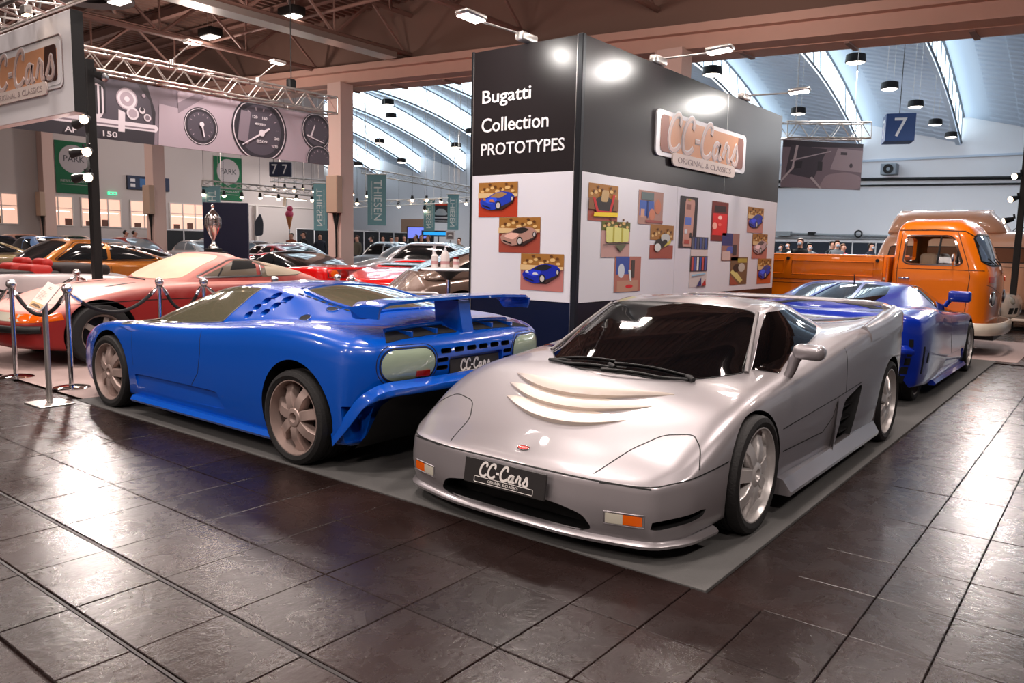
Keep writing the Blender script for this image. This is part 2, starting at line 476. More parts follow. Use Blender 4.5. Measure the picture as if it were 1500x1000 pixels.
M_carpet = mat('grey_carpet', (.31, .305, .30), .9, noise=.12, nscale=60, bump=.4, bscale=300)
M_carpet2 = mat('pale_carpet', (.62, .54, .52), .9, noise=.1, nscale=60, bump=.4, bscale=300)

# floor: a bed with separate slabs round the stand, plain slab beyond
b = MB(); b.box(-60, 16, 12.0, 48, -.2, 0); b.box(-60, -9.0, -14, 12.0, -.2, 0); b.box(1.0, 16, -14, 12.0, -.2, 0); b.box(-9.0, 1.0, -14, .94, -.2, 0); b.box(-9.0, 1.0, .94, 12.0, -.2, -.014)
FLOOR = struct(b.build('floor', M_floor))
def slab_mesh(w, d):
    m = MB(); m.bbox(0, w, 0, d, -.013, 0, .0025, 1); o = m.build('floor_tile', M_floor); me = o.data; bpy.data.objects.remove(o); return me
CX, CY = -1.24, 2.93       # corner of the grey carpet
def lay(me, x, y):
    o = bpy.data.objects.new('floor_tile', me); COL.objects.link(o); o.parent = FLOOR; o.location = (x, y, rnd.uniform(-.0012, .0006)); o.rotation_euler = (rnd.uniform(-.0012, .0012), rnd.uniform(-.0012, .0012), 0)
ms = {}
def slab(x0, x1, y0, y1, g=.004):
    k = (round(x1-x0, 3), round(y1-y0, 3))
    if k not in ms: ms[k] = slab_mesh(k[0]-g, k[1]-g)
    lay(ms[k], x0+g/2, y0+g/2)
xs = [-9.0]+[-1.608-.472*k for k in range(15, -1, -1)]+[-1.3, -1.0, -.68, -.40, -.1, .3, .65, 1.0]
for i in range(len(xs)-1):
    for y0, y1 in ((.96, 1.205), (1.222, 1.555), (1.575, 2.03), (2.03, 2.48), (2.48, 2.93)):
        if xs[i] < -4.6 and y1 < 1.5: continue
        if xs[i] > -.2 and y1 < 2.0: continue
        slab(xs[i], xs[i+1], y0, y1)
for i in range(len(xs)-1):
    if xs[i] < -1.31: continue
    y = 2.93
    for k in range(14):
        h = .42 if k < 2 else (.655 if k < 13 else .72)
        if xs[i] < -1.25: continue
        slab(xs[i], xs[i+1], y, y+h-.0) if y+h < 12.01 else None
        y += h
b = MB(); b.box(-9, 1, 1.208, 1.219, -.02, -.004); b.box(-9, 1, 1.558, 1.572, -.02, -.003); tr = struct(b.build('floor_channel', mat('channel_dark', (.10, .08, .075), .5))); tr.parent = FLOOR
del tr['kind']
# carpets
b = MB(); b.bbox(-7.02, CX, CY+.005, 12.2, -.014, .004, .002, 1); tag(b.build('carpet', M_carpet), 'grey exhibition carpet under the three prototype sports cars', 'carpet')
b = MB(); b.bbox(-16, -7.03, 2.99, 9.5, 0.0, .005, .002, 1); tag(b.build('carpet', M_carpet2), 'pale carpet under the dusty red coupe behind the rope barrier', 'carpet')
b = MB(); b.bbox(-6.2, -1.0, 12.21, 15.2, 0, .004, .002, 1); tag(b.build('carpet', M_carpet2), 'pale pinkish carpet under the orange pickup truck', 'carpet')

# walls
def wall(name, x0, x1, y0, y1, z0, z1, m):
    b = MB(); b.box(x0, x1, y0, y1, z0, z1); return struct(b.build(name, m))
wall('wall_back', -58, 16, 48, 48.4, 0, 9.2, M_wallw)
WL = wall('wall_left', -42.3, -42, -14, 33.6, 0, 12, M_wallp)
wall('wall_left_recess', -58.3, -58, 33.3, 48, 0, 12, M_wallp)
wall('wall_left_return', -58, -42.3, 33.3, 33.6, 0, 12, M_wallp)
wall('wall_right', 16, 16.3, -14, 48, 0, 12, M_wallp)
wall('wall_front', -42, 16, -14.3, -14, 0, 12, M_wallp)
# header beam across the hall, falling to the right: fascia, flange and soffit
def bz(x): return 6.25+(x+19.2)*(5.5-6.25)/(19.2-1.8)
b = MB()
for x0, x1 in ((-42, -20), (-20, -8.2), (-8.2, 16)):
    for y0, y1, d0, d1 in ((16.35, 16.9, 0, .34), (16.15, 16.4, .30, .48), (16.9, 17.6, -.02, .12)):
        V = [(x, y, bz(x)+d) for d in (d0, d1) for y in (y0, y1) for x in (x0, x1)]
        b.add(V, [(0, 2, 3, 1), (4, 5, 7, 6), (0, 1, 5, 4), (2, 6, 7, 3), (0, 4, 6, 2), (1, 3, 7, 5)])
BM = struct(b.build('trim_1', M_beam))
b = MB(); b.add([(-42, 16.6, bz(-42)+.3), (16, 16.6, bz(16)+.3), (16, 16.6, 12.4), (-42, 16.6, 12.4)], [(0, 1, 2, 3)]); struct(b.build('wall_header', M_ceil))
b = MB()
for x in np.arange(-40, 14, 2.2):
    if x > 8: continue
    b = MB(); b.box(x-.05, x+.05, 16.9, 17.62, bz(x)-.06, bz(x)-.02); o = b.build('soffit_joint', M_steelb, BM)
# brown profiled roof deck with purlins
ZC = 8.3
b = MB(); V = []; F = []; n = 0
xsd = np.arange(-42, 16, .30)
for i, x in enumerate(xsd):
    for dx, dz in ((0, 0), (.10, 0), (.13, .07), (.27, .07)):
        V += [(x+dx, -14, ZC+dz), (x+dx, 16.6, ZC+dz)]
for i in range(len(V)//2-1): F.append((2*i, 2*i+2, 2*i+3, 2*i+1))
b.add(V, F); DECK = struct(b.build('ceiling', M_ceil))
for y in np.arange(.6, 16.3, 1.75):
    b = MB(); b.box(-42, 14, y-.09, y+.09, ZC-.06, ZC-.04); b.box(-42, 14, y-.012, y+.012, ZC-.30, ZC-.06); b.box(-42, 14, y-.09, y+.09, ZC-.32, ZC-.30)
    b.build('purlin', M_steelb, DECK)
b = MB()
for x, y0 in ((-24.7, 0), (-20.75, 0), (-16.8, 0), (-12.6, 0), (-8.9, 4), (-4.9, 6)):
    m = MB(); m.tube([(x, y0, 6.8), (x, 16.6, 6.8)], .075, 6); m.tube([(x, y0, 7.9), (x, 16.6, 7.9)], .07, 6)
    y = 16.4; k = 0
    while y > y0+1.6:
        m.tube([(x, y, 6.8), (x, y-1.3, 7.9)], .045, 5); m.tube([(x, y-1.3, 7.9), (x, y-2.6, 6.8)], .045, 5); m.tube([(x, y-2.6, 6.8), (x, y-2.6, 7.9)], .03, 5); y -= 2.6
    m.build('roof_truss', M_steelb, DECK, 60)
# cross bracing, cable tray and duct under the deck
for (p0, p1) in (((-24, 9.0, 7.4), (-9, 9.4, 7.4)), ((-24, 13.6, 7.3), (-5, 13.6, 7.3)), ((-24, 11.6, 7.95), (-12.6, 4.0, 7.95)), ((-20.75, 15.4, 7.9), (-12.6, 9.0, 7.9)), ((-16.8, 15.8, 7.9), (-8.9, 8.0, 7.9))):
    m = MB(); m.tube([p0, p1], .05, 6); m.build('brace', M_steelb, DECK, 60)
m = MB(); m.box(-17.05, -16.55, 6.0, 15.8, 6.55, 6.6); m.box(-17.05, -17.02, 6, 15.8, 6.6, 6.7); m.box(-16.58, -16.55, 6, 15.8, 6.6, 6.7); m.build('cable_tray', M_alu, DECK)
m = MB(); m.cyl((-18.6, 8.4, 7.0), .5, 1.2, 20); m.lathe([(.5, 0), (.95, -.06), (.95, -.1), (.45, -.1)], 24, Matrix.Translation((-18.6, 8.4, 6.75)))
m.build('air_outlet', mat('duct_grey', (.42, .38, .38), .4, .5), DECK, 40)
# saw-tooth vault with glazed steps
def zl(y): return 10.8-.0135*(y-32)**2
ys = np.linspace(17.5, 48.2, 50)
XI = [2.55-5*k for k in range(13)]+[7.55, 12.55]
VT = None
for n, x in enumerate(sorted(XI)):
    V = []; F = []; y = 17.5; L = []
    while y < 48.2: L += [(y, 0), (y+.16, 0), (y+.20, -.07), (y+.40, -.07)]; y += .44
    prof = [(0., 1.35, 0), (1.3, 1.0, 0), (1.32, 1.0, 1), (2.6, .66, 1), (2.62, .62, 1), (3.8, .33, 1), (3.82, .29, 1), (4.75, .04, 1), (4.77, -.1, 0), (5., -.16, 0)]
    for (yy, d) in L:
        for dx, dz, rb in prof: V.append((x+dx, yy, zl(yy)+dz+d*rb))
    k = len(prof)
    for i in range(len(L)-1):
        for j in range(k-1): F.append((i*k+j, i*k+j+1, (i+1)*k+j+1, (i+1)*k+j))
    o = mesh_obj('ceiling', V, F, M_vault); struct(o)
    # glazed step at the left edge of the shell
    V = []; F = []
    for yy in ys: V += [(x, yy, zl(yy)-.02), (x, yy, zl(yy)+1.33)]
    for i in range(len(ys)-1): F.append((2*i, 2*i+2, 2*i+3, 2*i+1))
    if x < 3:
        g = mesh_obj('window_%d' % (n+1), V, F, M_sky); struct(g)
        m = MB()
        for yy in np.arange(18, 48.2, 1.15): m.tube([(x+.03, yy, zl(yy)-.02), (x+.03, yy-.35, zl(yy-.35)+1.33)], .028, 4)
        m.tube([(x+.03, yy, zl(yy)-.02) for yy in ys], .06, 4); m.tube([(x+.03, yy, zl(yy)+1.33) for yy in ys], .08, 4)
        m.build('glazing_bar', mat('glazing_bar_grey', (.55, .58, .62), .5), g)
# columns on the beam line
def column(x, y, label_box=True, w=.62, d=.5, h=6.3, boxz=2.35):
    b = MB(); b.box(x-w/2, x+w/2, y-d/2, y+d/2, 0, h)
    for s in (-.25, .02): b.tube([(x-w/2-.05, y+s*.6, 0), (x-w/2-.05, y+s*.6, h)], .05, 8)
    c = struct(b.build('column', M_col))
    m = MB(); m.bbox(x-.12, x+.40, y-d/2-.24, y-d/2, boxz, boxz+1.15, .02, 1); m.build('electrical_cabinet', mat('cabinet_beige', (.74, .63, .55), .5), c)
    m = MB()
    for k in (-.03, .05, .2): m.tube([(x+.1+k, y-d/2-.1, boxz), (x+.14, y-d/2-.06, boxz-.5), (x+.14, y-d/2-.05, .9)], .03, 6)
    m.build('cable_drop', M_black, c, 60)
    return c
for cx_, z_ in ((-41.5, 2.35), (-31.2, 2.35), (-19.75, 2.3), (-8.35, 2.6)): column(cx_, 16.44, h=bz(cx_)+.01, boxz=z_)

# left wall: restaurant windows and boards
M_warm = mat('lit_restaurant_glass', (.95, .78, .70), .2, emit=.75, ecol=(1, .80, .70))
M_strip = mat('strip_light', (1, .95, .9), .3, emit=4.)
M_frame = mat('window_frame_white', (.85, .82, .80), .5)
def rest_window(n, y0, y1, panes):
    b = MB(); b.box(-42.0, -41.96, y0, y1, 1.9, 1.96); b.box(-42, -41.96, y0, y1, 3.34, 3.4); b.box(-42, -41.96, y0, y1, 2.78, 2.82)
    for k in range(panes+1):
        y = y0+(y1-y0)*k/panes; b.box(-42, -41.95, y-.03, y+.03, 1.9, 3.4)
    w = struct(b.build('window_%d' % n, M_frame))
    for k in range(panes):
        a = y0+(y1-y0)*k/panes; c = y0+(y1-y0)*(k+1)/panes
        m = MB(); m.box(-42.0, -41.985, a+.03, c-.03, 1.96, 3.34); m.build('pane', M_warm, w)
    m = MB(); m.box(-41.99, -41.98, y0+.1, y1-.15, 2.62, 2.65); m.build('strip_light', M_strip, w)
    m = MB()
    for q in range(2): m.box(-41.985, -41.975, y0+.2+q*.8, y0+.55+q*.8, 1.96, 2.2+.1*q)
    m.build('counter', mat('counter_brown', (.45, .30, .25), .6), w)
for n, (a, c, p) in enumerate(((13.2, 15.3, 3), (16.4, 17.8, 2), (18.2, 20.2, 3), (20.7, 22.2, 2), (22.9, 25.9, 4)), 30): rest_window(n, a, c, p)
b = MB(); b.box(-42, -41.7, 28.2, 28.35, 0, 3.5); b.box(-42, -41.95, 25.9, 33.5, 3.5, 3.56); struct(b.build('trim_2', M_frame))
M_green = mat('green_banner_cloth', (.02, .36, .22), .7)
M_disc2 = mat('banner_disc_grey', (.68, .65, .66), .7)
def park(y0, y1, z0, z1, label):
    b = MB(); b.box(-41.95, -41.93, y0, y1, z0, z1); t = tag(b.build('banner', M_green), label, 'banner', 'green restaurant banners')
    w = y1-y0; M = frame((-41.92, (y0+y1)/2, z0+(z1-z0)*.66), (0, 1, 0), (0, 0, 1))
    m = MB(); m.prism(ell(0, 0, w*.40, w*.40, 40), 0, .006, M); m.build('print', M_disc2, t)
    letters('lettering', 'PARK', w*.24, mat('print_dark', (.18, .2, .22), .7), t, M @ Matrix.Translation((0, 0, .008)), .001, 0.)
    letters('lettering', 'RESTAURANT', w*.10, M_disc2, t, M @ Matrix.Translation((0, -w*.62, .004)), .001, 0., sx=1.25)
    m = MB(); m.box(-w*.35, w*.35, -w*.72, -w*.71, 0, .004, M); m.build('print', M_disc2, t)
park(17.05, 18.8, 3.55, 6.1, 'green restaurant banner on the far wall behind the black spotlight pole')
park(25.6, 27.43, 3.7, 6.2, 'green restaurant banner on the far wall above the trophy panel')
b = MB(); b.box(-41.98, -41.9, 19.55, 20.0, 3.6, 3.75); t = tag(b.build('exit_sign', mat('exit_green', (.25, .75, .55), .4, emit=1.5, ecol=(.3, .9, .65))), 'small lit green exit sign over the restaurant windows', 'sign')
m = MB(); m.box(-41.9, -41.89, 19.62, 19.75, 3.63, 3.72); m.build('pictogram', M_white, t); m = MB(); m.box(-41.9, -41.89, 19.82, 19.94, 3.63, 3.72); m.build('pictogram', M_white, t)
b = MB(); b.box(-41.98, -41.85, 20.55, 22.85, 3.97, 4.68); t = tag(b.build('display_screen', M_navy), 'dark blue display board on the far wall behind the column', 'screen')
m = MB(); m.box(-41.85, -41.84, 21.2, 21.9, 4.1, 4.55); m.build('print', mat('print_teal', (.25, .42, .62), .6), t)
m = MB(); m.box(-41.85, -41.84, 20.7, 20.95, 4.08, 4.25); m.box(-41.85, -41.84, 20.7, 20.95, 4.35, 4.52); m.build('print', M_white, t)

# back wall services
b = MB(); b.tube([(-20, 47.85, 5.62), (-12.35, 47.85, 5.58), (8, 47.85, 5.1)], .09, 8); b.tube([(-20, 47.9, 5.35), (8, 47.9, 4.9)], .05, 6); struct(b.build('trim_3', M_black, None, 60))
b = MB(); b.box(-18, 8, 47.9, 48, 6.55, 6.66); struct(b.build('trim_4', M_vault))
b = MB(); b.tube([(-16.0, 47.8, 2.48), (-6, 47.8, 2.3), (4, 47.8, 2.25)], .07, 8); b.box(-16.9, -16.0, 47.6, 47.95, 2.35, 2.62); b.box(-30, 8, 47.9, 48, 2.2, 2.3); struct(b.build('trim_5', mat('pipe_grey', (.62, .64, .66), .5), None, 60))
b = MB(); b.box(-15.0, -14.6, 47.7, 47.95, 2.4, 2.6); b.lathe([(.15, -.05), (.22, -.05), (.22, .05), (.15, .05)], 16, Matrix.Translation((-12.15, 47.7, 2.5)) @ Matrix.Rotation(R(90), 4, 'X'), closed=True); struct(b.build('trim_6', M_black))
b = MB(); b.bbox(-11.15, -10.35, 47.3, 48, 5.75, 6.35, .03, 1); t = tag(b.build('extractor_fan', mat('fan_grey', (.58, .62, .66), .5)), 'grey box extractor fan mounted high on the back wall', 'fan')
m = MB(); m.lathe([(.1, 0), (.26, 0), (.26, .06), (.2, .06), (.1, .02)], 24, Matrix.Translation((-10.75, 47.3, 6.05)) @ Matrix.Rotation(R(90), 4, 'X')); m.build('fan_ring', M_black, t, 40)
# door recess in the far back wall
b = MB(); b.box(-49.6, -47.0, 47.9, 48, 0, 3.5); struct(b.build('door_1', mat('recess_tan', (.62, .50, .42), .7)))
# ------------------------------------------------------------------ car bodies
def body_net(st, front, rear, tf=.3, fr=None):
    """st: (x, w, zb, zmid, zshoulder, zcentre[, shoulder width ratio]); front / rear: dict(x=[5], z=[5], w, d)"""
    fy = [.90, .965, 1., .985, .91]
    fr = fr or [.70, .48, .27, .12, 0.]
    def top(x, y5, z5, zc):
        return [(x, f*y5/.91 if f else 0., z5+(zc-z5)*(1-(f/.91)**2)) for f in fr]
    cols = []; tcol = []
    def full(s):
        x, w, zb, zm, zs, zc = s[:6]; sr = s[6] if len(s) > 6 else .91
        c = [(x, 0, zb), (x, w*fy[0], zb), (x, w*fy[1], zb+.025), (x, w, zm), (x, w*.985, zs-.055), (x, w*sr, zs)]
        return c+top(x, w*sr, zs, zc)
    def cap(e, s, sgn):
        x, w, zb, zm, zs, zc = s[:6]; sr = s[6] if len(s) > 6 else .91
        out = []
        for yf, dx, k in ((0., 0., .12), (.5, .04, .3), (.93, .28, .6), (1.04, .72, .85)):
            c = []; d = abs(x-e['x'][2])
            for j in range(5):
                xj = e['x'][j]+(x-e['x'][j])*dx; ws = e['w']*(fy[j] if j else .9)
                if yf > 1: ws = ws+(w*(fy[j] if j < 4 else sr)-ws)*.62; yy = ws
                else: yy = ws*yf
                zz = e['z'][j]
                if yf > 1: zz = zz+((zb, zb+.025, zm, zs-.055, zs)[j]-zz)*.5
                c.append((xj, yy, zz))
            x5, y5, z5 = c[4]; xc = e['x'][4]+(x-e['x'][4])*k; zcc = e['z'][4]+(zc-e['z'][4])*k
            r = [(c[0][0]+(x-c[0][0])*.1, 0, c[0][2])]+c
            for f in fr:
                q = 1-f/.91
                r.append((x5+(xc-x5)*q, y5*(1-q), z5+(zcc-z5)*(1-(1-q)**2)))
            out.append(r)
        return out
    cols += cap(front, st[0], 1); tcol += [.5, tf, tf+.05, .45]
    for s in st: cols.append(full(s)); tcol.append(.5)
    rc = cap(rear, st[-1], -1)[::-1]; cols += rc; tcol += [.45, tf+.05, tf, .5]
    return cols, tcol
TROW = [.5, .25, .3, .5, .45, .45, .5, .5, .5, .5, .5]

def wheel(parent, x, y, side, Rt, w, rim, style='seven', m_rim=None, m_tyre=None, n=40, z=None, steer=0., hubm=None, spin=0.):
    """axle along y, outer face towards side*y; part wheel with sub-parts tyre and hub_cap"""
    m_rim = m_rim or M_alloy; m_tyre = m_tyre or M_rubber
    b = MB()
    h = w/2
    if style == 'seven':
        b.lathe([(rim*.93, -h*.8), (rim*.93, h*.35), (rim*.97, h*.75), (rim*1.0, h*.93), (rim*1.03, h*.93), (rim*1.03, h*.8), (rim*.99, -h*.8)], n, closed=True)
        for k in range(7):
            a = 2*math.pi*k/7+spin
            m2 = MB()
            # spoke: rounded bar from hub to rim, with a recessed crown
            prof = [(.17, .105, .80), (.32, .15, .90), (.62, .145, .84), (.82, .17, .66), (.95, .25, .60)]
            V = []; F = []
            for q, wd, zz in prof:
                for c, dz in ((-1, -.24), (-1, -.05), (-.82, 0), (.82, 0), (1, -.05), (1, -.24)):
                    V.append((q*rim, c*wd*rim, h*(zz+dz*1.6)))
            for i in range(len(prof)-1):
                for j in range(5): F.append((i*6+j, i*6+j+1, i*6+j+7, i*6+j+6))
            b.add(V, F, Matrix.Rotation(a, 4, 'Z'))
        b.lathe([(rim*.10, h*.2), (rim*.10, h*.78), (rim*.14, h*.92), (rim*.24, h*.90), (rim*.31, h*.78), (rim*.31, h*.2)], n)
    elif style == 'star':
        b.lathe([(rim*.9, -h*.8), (rim*.9, h*.2), (rim*.97, h*.8), (rim*1.03, h*.93), (rim*1.0, -h*.8)], n, closed=True)
        for k in range(5):
            a = 2*math.pi*k/5+spin
            V = []; F = []
            for q, wd, zz in ((.1, .1, .75), (.45, .16, .8), (.95, .12, .5)):
                for c in (-1, 1): V.append((q*rim, c*wd*rim, h*zz))
            F = [(0, 1, 3, 2), (2, 3, 5, 4)]
            b.add(V, F, Matrix.Rotation(a, 4, 'Z'))
        b.lathe([(0, h*.9), (rim*.25, h*.86), (rim*.3, h*.6)], n)
    else:
        b.lathe([(0, h*.5), (rim*.35, h*.55), (rim*.5, h*.35), (rim*.8, h*.45), (rim*.97, h*.8), (rim*1.03, h*.9), (rim*1.0, -h*.8)], n)
    z = Rt if z is None else z
    wl = b.build('wheel', m_rim, parent, 40)
    wl.location = (x, y, z); wl.rotation_euler = (R(-90) if side > 0 else R(90), 0, steer)
    t = MB()
    prof = [(rim*1.0, -h*.85), (rim*1.02, -h*.93), (rim+(Rt-rim)*.45, -h*1.0), (Rt*.965, -h*.93), (Rt*.99, -h*.82)]
    g = 5
    for k in range(g):
        a = -h*.76+1.52*h*k/g; bb = -h*.76+1.52*h*(k+1)/g; e = .012
        prof += [(Rt, a+e*.3), (Rt, bb-e), (Rt-.008, bb-e*.8), (Rt-.008, bb-e*.1)]
    prof = prof[:-2]+[(Rt*.99, h*.82), (Rt*.965, h*.93), (rim+(Rt-rim)*.5, h*1.0), (rim*1.05, h*.95), (rim*1.02, h*.9), (rim*1.0, h*.8)]
    t.lathe(prof, n)
    t.build('tyre', m_tyre, wl, 30)
    d = MB()
    d.lathe([(0, -h*.1), (rim*.9, -h*.1)], n)
    if style == 'seven': d.lathe([(0, h*.45), (rim*.10, h*.45)], 12)
    d.build('brake_disc' if style != 'plain' else 'hub', M_disc, wl)
    if style == 'plain':
        d = MB(); d.lathe([(0, h*.75), (rim*.2, h*.72), (rim*.36, h*.5)], 20); d.build('hub_cap', hubm or M_chrome, wl, 40)
    return wl
def arch_cutters(xs, y_in, y_out, Rr, z, both=True, flat=0.):
    out = []
    for x in xs:
        for s in (1, -1):
            b = MB(); pts = ell(x, z, Rr, Rr, 40)
            b.prism([(p[0], max(p[1], -.2)) for p in pts], s*y_in, s*y_out, axis='y')
            out.append(b.build('cutter', M_dark))
    return out
def prism_cutter(pts, d0, d1, axis, m):
    b = MB(); b.prism(pts, d0, d1, axis=axis); return b.build('cutter', m)

CC_PLATE = mat('plate_charcoal', (.15, .14, .14), .45)
CC_LET = mat('plate_lettering', (.86, .84, .82), .5)
def cc_plate(parent, M, w, h, name='number_plate'):
    """charcoal plate with the stand's script logo; M: x right, y up, z outwards"""
    b = MB(); b.bbox(-w/2, w/2, -h/2, h/2, -.006, .004, .003, 1, M)
    p = b.build(name, CC_PLATE, parent)
    t = MB(); script('CC-Cars', h*.56, .092, M @ Matrix.Translation((0, h*.14, .004)), t, .002)
    o = t.build('script_lettering', CC_LET, p, 60)
    letters('lettering', 'ORIGINAL & CLASSICS', h*.15, CC_LET, p, M @ Matrix.Translation((.0, -h*.30, .0055)), .0008, 0)
    f = rrect(-w*.36, w*.36, -h*.41, -h*.19, h*.05); k = MB()
    k.tube([M @ Vector((a, c, .0045)) for a, c in f], .0015, 5, closed=True); k.build('lettering_frame', CC_LET, p)
    return p

# ================================================================== silver prototype
def silver_car():
    t = thing('prototype_sports_car', 'silver wedge sports car prototype with dark glass at the front of the grey carpet', 'car', (-2.265, 2.80, 0), R(90))
    st = [(.42, .875, .098, .26, .462, .462), (.66, .915, .11, .32, .59, .548), (.93, .93, .13, .35, .672, .632), (1.25, .93, .13, .36, .705, .70, .9),
          (1.8, .94, .11, .38, .758, .80, .89), (2.4, .955, .11, .42, .842, .87, .89), (2.95, .975, .11, .5, .905, .875, .90), (3.5, .98, .13, .55, .94, .86, .905), (3.86, .965, .18, .58, .94, .85, .90)]
    front = dict(x=[.20, .125, .095, .115, .16], z=[.10, .09, .20, .355, .378], w=.80, d=.30)
    rear = dict(x=[4.0, 4.07, 4.13, 4.12, 4.07], z=[.24, .28, .55, .82, .87], w=.84, d=.24)
    net, tcol = body_net(st, front, rear, .3)
    tr = [[.5, .2, .2, .5, .22, .25]+[.5]*5]*4+[[.5, .25, .3, .5, .45, .45]+[.5]*5]*(len(net)-4); tcol[2] = .28
    body = netmesh('body', net, tr, tcol, M_silver, t, 9, 9, 60)
    # cabin: rows from buried base to centre line, columns round from the windscreen base to the tail
    base = [(1.05, 0, .63), (1.08, .30, .63), (1.20, .60, .63), (1.52, .745, .64), (2.1, .765, .72), (2.75, .74, .78), (3.2, .62, .82), (3.6, .3, .84), (3.65, 0, .84)]
    b2 = [(1.10, 0, .695), (1.13, .29, .695), (1.25, .57, .70), (1.53, .70, .715), (2.1, .755, .79), (2.75, .72, .85), (3.15, .60, .84), (3.5, .3, .83), (3.52, 0, .83)]
    mid = [(1.52, 0, .895), (1.53, .26, .893), (1.56, .50, .885), (1.68, .62, .88), (2.1, .675, .925), (2.65, .63, .925), (3.0, .5, .915), (3.3, .28, .90), (3.35, 0, .90)]
    top = [(1.92, 0, 1.048), (1.92, .24, 1.045), (1.88, .44, 1.035), (1.94, .535, 1.03), (2.15, .55, 1.058), (2.5, .50, 1.045), (2.8, .4, 1.01), (3.0, .25, .985), (3.05, 0, .985)]
    tp2 = [(2.15, 0, 1.085), (2.16, .18, 1.084), (2.16, .34, 1.078), (2.18, .42, 1.074), (2.3, .44, 1.08), (2.5, .38, 1.068), (2.7, .3, 1.05), (2.85, .18, 1.035), (2.9, 0, 1.034)]
    cen = [(2.3, 0, 1.092), (2.31, 0, 1.092), (2.33, 0, 1.092), (2.36, 0, 1.092), (2.4, 0, 1.09), (2.5, 0, 1.085), (2.6, 0, 1.075), (2.7, 0, 1.062), (2.75, 0, 1.055)]
    rows = [[(p[0], 0, .45) for p in base], base, b2, mid, top, tp2, cen]
    cnet = [[rows[j][i] for j in range(7)] for i in range(9)]
    cab = netmesh('cabin', cnet, [.5, .3, .5, .5, .25, .5, .5], [.5, .5, .4, .38, .5, .5, .5, .5, .5], M_silver, t, 7, 7, 60)
    S0 = Surf([body, cab])
    # cuts
    cs = arch_cutters([.93], .66, 1.2, .318, .30)+arch_cutters([3.48], .62, 1.2, .335, .31)
    gr = smooth_outline([(-.40, .105), (.40, .105), (.465, .13), (.42, .195), (.25, .225), (-.25, .225), (-.42, .195), (-.465, .13)], .35, 5)
    c = prism_cutter(gr, -.2, .26, 'x', M_black); cs.append(c)
    for s in (1, -1):
        cs.append(prism_cutter(smooth_outline([(2.33, .47), (2.70, .545), (2.57, .19), (2.24, .18)], .15, 3), s*.74, s*1.2, 'y', M_black))
        sl = [(.20, .165), (.44, .205), (.455, .235), (.42, .240), (.20, .21)]
        cs.append(prism_cutter(smooth_outline(sl, .2, 3), s*.70, s*1.2, 'y', M_black))
    cut(body, cs, sharp=45)
    # glass
    pil = []
    pil.append((1.385, .645))
    for q in ((1.55, .80), (1.67, .885), (1.80, .96), (1.90, 1.012)):
        h = S0.hit(q, 'side')[0]; pil.append((h.x-.006, h.y-.010))
    ws = [(1.105, 0), (1.115, .25), (1.19, .48)]+pil+[(1.93, .25), (1.94, 0)]
    ws = ws+[(x, -y) for x, y in ws[::-1] if y > 0]
    overlay('windscreen', S0, ws, 'top', M_glassblk, t, .004, .3, 14, .04)
    for s, pl in ((1, 'side'), (-1, 'side-')):
        sw = [(1.47, .722), (2.1, .808), (2.50, .868), (2.66, .90), (2.50, .965), (2.3, 1.03), (1.96, 1.022), (1.72, .90)]
        tt = [.1, .4, .35, .2, .4, .3, .15, .4]
        overlay('side_window', S0, sw, pl, M_glassblk, t, .004, tt, 12, .04)
        hp = [S0.hit(q, 'top')[0]+Vector((-.002, 0, .004)) for q in ((1.40, s*.662), (1.665, s*.582), (1.905, s*.515))]; b = MB(); b.tube([tuple(q) for q in rounded([tuple(q) for q in hp], [.5]*3, 7)], .013, 8); b.build('window_pillar', mat('pillar_grey', (.42, .40, .40), .4), t, 60)
    ribbon('windscreen_seal', S0, ws, 'top', M_black, t, .012, .0045, .03, True, .3)
    # bonnet edge, headlamp covers, badge
    for s, pl in ((1, 'side'), (-1, 'side-')):
        ribbon('bumper_gap', S0, [(.15, .349), (.21, .358), (.3, .376), (.48, .405), (.62, .425)], pl, M_gap, t, .007, .0015, .03)
    b = MB(); ribbon('x', S0, [(y, .358-.016*y*y) for y in np.linspace(-.72, .72, 60)], 'front', M_gap, t, .009, .002, .03, mb=b); b.build('bonnet_gap', M_gap, t)
    for s in (1, -1):
        pts = [(.175, s*.44), (.22, s*.455), (.40, s*.50), (.54, s*.60), (.57, s*.74), (.50, s*.81), (.42, s*.845)]
        ribbon('headlamp_gap', S0, pts, 'top', M_gap, t, .007, .0015, .02, False, .28)
    p, n = S0.hit((.235, .005), 'top')
    q = Vector((0, 1, 0)).cross(n)
    Mb = frame(p+n*.003, Vector((0, -1, 0))*-1, -n.cross(Vector((0, 1, 0)))) if False else None
    ux = Vector((0, 1, 0)); uy = n.cross(ux)
    if uy.x < 0: uy = -uy
    if ux.cross(uy).dot(n) < 0: ux = -ux
    Mb = frame(p+n*.001, ux, uy)
    b = MB(); b.prism(ell(0, 0, .034, .017), 0, .004, Mb); bd = b.build('badge', mat('badge_red', (.72, .08, .07), .3, coat=1.), t)
    b = MB(); b.tube([Mb @ Vector((a, c, .004)) for a, c in ell(0, 0, .035, .018)], .0022, 6, closed=True); b.build('badge_rim', M_chrome, bd, 60)
    letters('lettering', 'BUGATTI', .014, CC_LET, bd, Mb @ Matrix.Translation((0, 0, .0045)), .0006, .02, sx=.8)
    # number plate, lamps
    Mp = frame((.082, .005, .287), (0, -1, 0), (.14, 0, 1))
    cc_plate(t, Mp, .50, .125)
